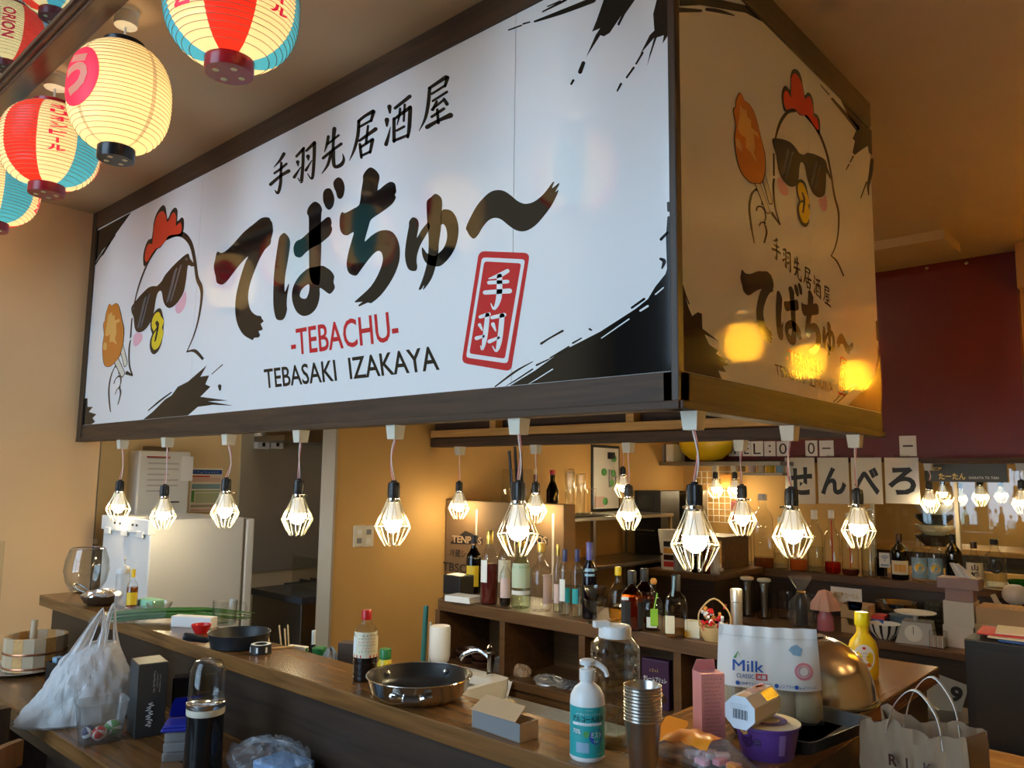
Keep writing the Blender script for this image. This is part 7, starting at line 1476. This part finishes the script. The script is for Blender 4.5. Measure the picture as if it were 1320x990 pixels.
# unseen ceiling tube added to brighten the kitchen
t = thing('kitchen_fill_lamp', 'unseen tube lamp added on the ceiling to brighten the kitchen', 'lamp', (-3.55, 1.0, CEIL)); MB().box(-.07, -.3, -.05, .07, .3, 0, .01).obj('lamp_housing', 'white_plastic', t); emit('tube_glow', (1.0, .86, .60), 45); MB().tube([(0, -.28, -.07), (0, .28, -.07)], .016, 10).obj('tube', 'tube_glow', t)
t = thing('service_fill_lamp', 'unseen tube lamp added behind the sign box to brighten the deep background', 'lamp', (-1.8, 2.7, CEIL)); MB().box(-.07, -.3, -.05, .07, .3, 0, .01).obj('lamp_housing', 'white_plastic', t); MB().tube([(0, -.28, -.07), (0, .28, -.07)], .016, 10).obj('tube', 'tube_glow', t)  # added fill for the dim area behind the bar
# ------------------------------------------------------------------ clutter on the rear counter
QZ = 0.66
def rp(u, v, dy=0): p = onz(u, v, QZ); p.y = max(3.12, min(3.66, p.y+dy)); return p
for i, u in enumerate((964, 986)):
    a = at(u, 800, 1, 3.3); t = thing('glass_flask', ['left', 'right'][i]+' tall glass flask with pale stopper on the rear counter', 'flask', (a.x, 3.3, QZ), 0, 'glass flasks on the rear counter')
    MB().lathe([(.045, 0), (.048, .01), (.048, .22), (.04, .24)], 20, cap1=False).obj('glass_body', 'clear', t, True); MB().lathe([(.02, .01), (.022, .18), (.03, .23)], 14).obj('inner_tube', 'steel', t, True); MB().lathe([(.042, .235), (.044, .25), (.03, .255)], 18).obj('stopper', 'ivory_plastic', t, True)
a = at(1010, 800, 1, 3.35)
for i in range(2):
    t = thing('glass_pitcher', ['left', 'right'][i]+' clear glass pitcher with handle behind the snack pouch', 'pitcher', (a.x+.17*i, 3.40, QZ), 0, 'glass pitchers on the rear counter')
    MB().lathe([(.05, 0), (.06, .03), (.055, .15), (.06, .17)], 22, cap1=False).obj('glass_body', 'clear', t, True); MB().tube(smooth_line([(.055, 0, .14), (.09, 0, .13), (.09, 0, .06), (.058, 0, .04)]), .006, 6).obj('handle', 'clear', t, True)
a = at(1036, 800, 1, 3.25); t = thing('gift_wrap_bundle', 'bottle wrapped in crinkled clear cellophane on the rear counter', 'gift', (a.x, 3.22, QZ))
MB().lathe([(.06, 0), (.075, .05), (.07, .14), (.03, .19), (.02, .21), (.07, .30)], 24, rfun=lambda r, z, q: r*(1+.13*math.sin(7*q+25*z)), cap1=False).obj('cellophane', 'film', t, True); MB().lathe([(.035, .005), (.035, .15), (.015, .2)], 14).obj('inner_bottle', 'dark_glass', t, True); MB().tube([(.024*math.cos(q*PI/6), .024*math.sin(q*PI/6), .205) for q in range(12)], .004, 5, closed=True).obj('ribbon', 'gold_foil', t)
a = at(1062, 812, 1, 3.14); t = thing('spray_bottle', 'pink spray bottle with a pink and cream cloth over its head', 'bottle', (a.x, 3.17, QZ), .3)
MB().lathe([(.045, 0), (.05, .01), (.045, .08), (.02, .13), (.016, .15)], 20, sy=.7).obj('bottle_body', mat('pink_clear', (.55, .18, .24), .25), t, True); mb = MB().lathe([(.075, .12), (.07, .16), (.045, .20), (.03, .23), (.005, .24)], 20, rfun=lambda r, z, q: r*(1+.16*math.sin(4*q+9*z)+.08*math.sin(9*q)), cap0=False); mb.obj('cloth', mat('pink_cloth', (.74, .46, .40), .8), t, True)
a = at(1090, 815, 1, 3.12); t = thing('card_organizer', 'brown cardboard organizer with curved cut-outs', 'organizer', (a.x-.05, 3.20, QZ))
for z0 in (0, .085):
    MB().prism([(0, z0), (.16, z0), (.16, z0+.08), (.125, z0+.08), (.115, z0+.045), (.045, z0+.045), (.035, z0+.08), (0, z0+.08)], .008, lambda x, z, d: (x, -d, z)).obj('front', 'card', t)
    for x0 in (0, .152): MB().box(x0, 0, z0, x0+.008, .10, z0+.08).obj('side', 'card', t)
    MB().box(.008, 0, z0, .152, .1, z0+.006).obj('tray', 'card', t)
MB().box(.0, .1, 0, .16, .106, .17).obj('back', 'card', t)
a = at(1070, 786, 1, 3.28); b = at(1109, 760, 1, 3.28); w_, h_ = b.x-a.x, b.z-a.z
t = thing('note_card', 'white handwritten note card above the organizer', 'card', (a.x, 3.30, QZ)); MB().box(0, 0, a.z-QZ, w_, .003, b.z-QZ).obj('card_sheet', 'paper_white', t); MB().box(w_*.45, .003, 0, w_*.55, .01, a.z-QZ+.02).obj('stand', 'clear', t)
lettering(MB(), '居酒屋 たーたん', quad((w_*.1, -.001, b.z-QZ-h_*.45), (w_*.8, 0, 0), (0, 0, h_*.25)), .02).obj('lettering', 'print_gold', t); lettering(MB(), '~12', quad((w_*.1, -.001, b.z-QZ-h_*.85), (w_*.8, 0, 0), (0, 0, h_*.2)), .01).obj('lettering', 'print_blue', t)
a = at(1130, 800, 1, 3.3)
for i, (m_, lb) in enumerate((('print_blue', 'blue booklet lying flat on the rear counter'), ('print_red', 'red booklet on the blue one on the rear counter'))): MB().box(-.055, -.06, 0, .055, .06, .09 if i == 0 else .02, .002).obj('booklet', m_, None, label=lb, cat='booklet', group='booklets on the rear counter', loc=(a.x, 3.30, QZ+.09*i), rz=.1*i)
a = at(1158, 812, 1, 3.25); t0 = a.x
for i in range(4): MB().lathe([(.04, 0), (.07, .03), (.08, .05), (.077, .05), (.035, .008)], 26).obj('blue_bowl', mat('bowl_blue', (.16, .24, .30), .3), None, True, label=['lowest blue-grey bowl in the stack behind the scale', 'second blue-grey bowl from below in the stack behind the scale', 'third blue-grey bowl from below in the stack behind the scale', 'top blue-grey bowl in the stack behind the scale'][i], cat='bowl', group='blue-grey bowls behind the scale', loc=(t0, 3.36, QZ+.022*i))
t = thing('striped_bowl', 'white bowl with dark vertical stripes left of the scale', 'bowl', (at(1140, 812, 1, 3.17).x, 3.17, QZ)); mb = MB().lathe([(.04, 0), (.075, .04), (.09, .085), (.087, .085), (.035, .008)], 36); mb.mi = [1 if (f_ < 72 and (f_ % 36) % 3 == 0) else 0 for f_ in range(len(mb.f))]; mb.obj('bowl_body', ['label_white', 'print_black'], t, True)
a = at(1157, 776, 1, 3.6); t = thing('steel_basin', 'shallow steel basin on a dark pot at the back of the rear counter', 'basin', (a.x, 3.60, QZ)); MB().lathe([(.10, 0), (.11, .01), (.11, a.z-QZ-.04)], 26).obj('pot', 'iron', t, True); MB().lathe([(.12, a.z-QZ-.04), (.135, a.z-QZ), (.13, a.z-QZ), (.1, a.z-QZ-.03)], 30).obj('basin_rim', 'chrome', t, True)
a = at(1178, 828, 1, 3.13); t = thing('kitchen_scale', 'grey dial kitchen scale with a round white pan', 'scale', (a.x, 3.18, QZ), .15)
MB().prism([(-.10, 0), (.10, 0), (.085, .12), (-.06, .12)], .13, lambda x, z, d: (x, .065-d, z)).obj('scale_body', mat('scale_grey', (.52, .51, .49), .4), t); MB().lathe([(.045, 0), (.045, .002)], 24, M=Matrix.Translation((-.005, -.066, .06)) @ Matrix.Rotation(PI/2, 4, 'X')).obj('dial', 'label_white', t); MB().box(-.0065, -.0695, .055, -.0035, -.0685, .095).obj('needle', 'print_black', t)
MB().tube([(0, 0, .12), (0, 0, .155)], .012, 10).obj('neck', 'scale_grey', t); MB().lathe([(.06, .155), (.105, .162), (.108, .168), (.10, .166), (.002, .16)], 30).obj('pan', 'white_plastic', t, True)
a = at(1204, 800, 1, 3.36)
for i in range(6): MB().lathe([(.035, 0), (.05, .06), (.052, .062), (.048, .06), (.03, .006)], 22).obj('clear_cup', glass('smoke_cup', (.72, .72, .68), .8, .05, .12, (.4, .4, .38)), None, True, label=f'clear plastic cup number {["one, lowest", "two", "three", "four", "five", "six, topmost"][i]} from below in the tower behind the scale', cat='cup', group='cup tower behind the scale', loc=(a.x, 3.36, QZ+.03*i))
a = at(1209, 838, 1, 3.1); t = boxed('sweetener_box', 'small clear box of sachets at the front of the rear counter', 'box', (a.x, 3.12, QZ), .05, .08, .07, .09, 'acrylic', .003)
for j in range(6): MB().box(-.035+.011*j, -.025, .004, -.028+.011*j, .025, .06).obj('sachet', 'paper_white' if j % 2 else 'label_pink', t)
a = at(1213, 838, 1, 3.16); b = at(1256, 838, 1, 3.16); w_ = b.x-a.x
zt = [at(1230, v, 1, 3.16).z for v in (838, 811, 781)]
for i, lb in enumerate(('lower one of two plain white cartons beside the scale', 'upper one of two plain white cartons beside the scale')):
    h = .115 if i == 0 else .13; boxed('white_carton', lb, 'box', (a.x+w_/2+.005*i, 3.27, QZ+.1155*i), .03*i, w_*.92, .16, h, mat('carton_plain', (.66, .62, .56), .5), .002, 'white cartons on the rear counter')
zz = QZ+.1155+.1305
t = boxed('mauve_box', 'small mauve box between the white cartons and the tissues', 'box', (a.x+w_/2+.01, 3.26, zz), .05, w_*.85, .12, .065, mat('mauve', (.33, .22, .22), .5), .003)
t = boxed('tissue_box', 'mauve tissue box with a tissue sticking out', 'box', (a.x+w_/2+.01, 3.24, zz+.066), .02, w_*1.25, .13, .06, 'mauve', .004); MB().sheet(lambda u_, v_: ((u_-.5)*.10*(1-.5*v_)+.035-.06*v_, .02*math.sin(6*u_)+.01*v_, .06+.075*v_), 10, 8).obj('tissue', 'paper_white', t, True)
a = at(1288, 816, 1, 3.15); t = boxed('brown_carton', 'flat brown carton with printed lid right of the white cartons', 'box', (a.x+.05, 3.30, QZ), .0, .34, .22, .14, 'card', .003)
t2 = boxed('brown_carton', 'second brown carton under the printed one', 'box', (a.x+.05, 3.30, QZ+.1405), .02, .33, .21, .09, 'card', .003); lettering(MB(), '~6', quad((-.1, -.06, .0905), (.14, 0, 0), (0, .06, 0)), .02).obj('lettering', 'print_black', t2)
a = at(1308, 795, 1, 3.5); t = thing('white_figurine', 'white ceramic figurine with round head and raised arm', 'figurine', (a.x, 3.55, QZ+.0))
MB().lathe([(.06, 0), (.06, .02), (.04, .05), (.045, .16), (.03, .21), (.02, .22)], 20).lathe([(.015+.05*math.sin(q), .27-.055*math.cos(q)) for q in [.3+i*2.6/8 for i in range(9)]], 20).obj('figure_body', mat('porcelain', (.66, .62, .55), .3), t, True)
for s_ in (-1, 1): MB().tube(smooth_line([(s_*.03, 0, .18), (s_*.08, 0, .20), (s_*.11, 0, .26)]), [.018]*5+[.015]*4, 8).obj('arm', 'porcelain', t, True)
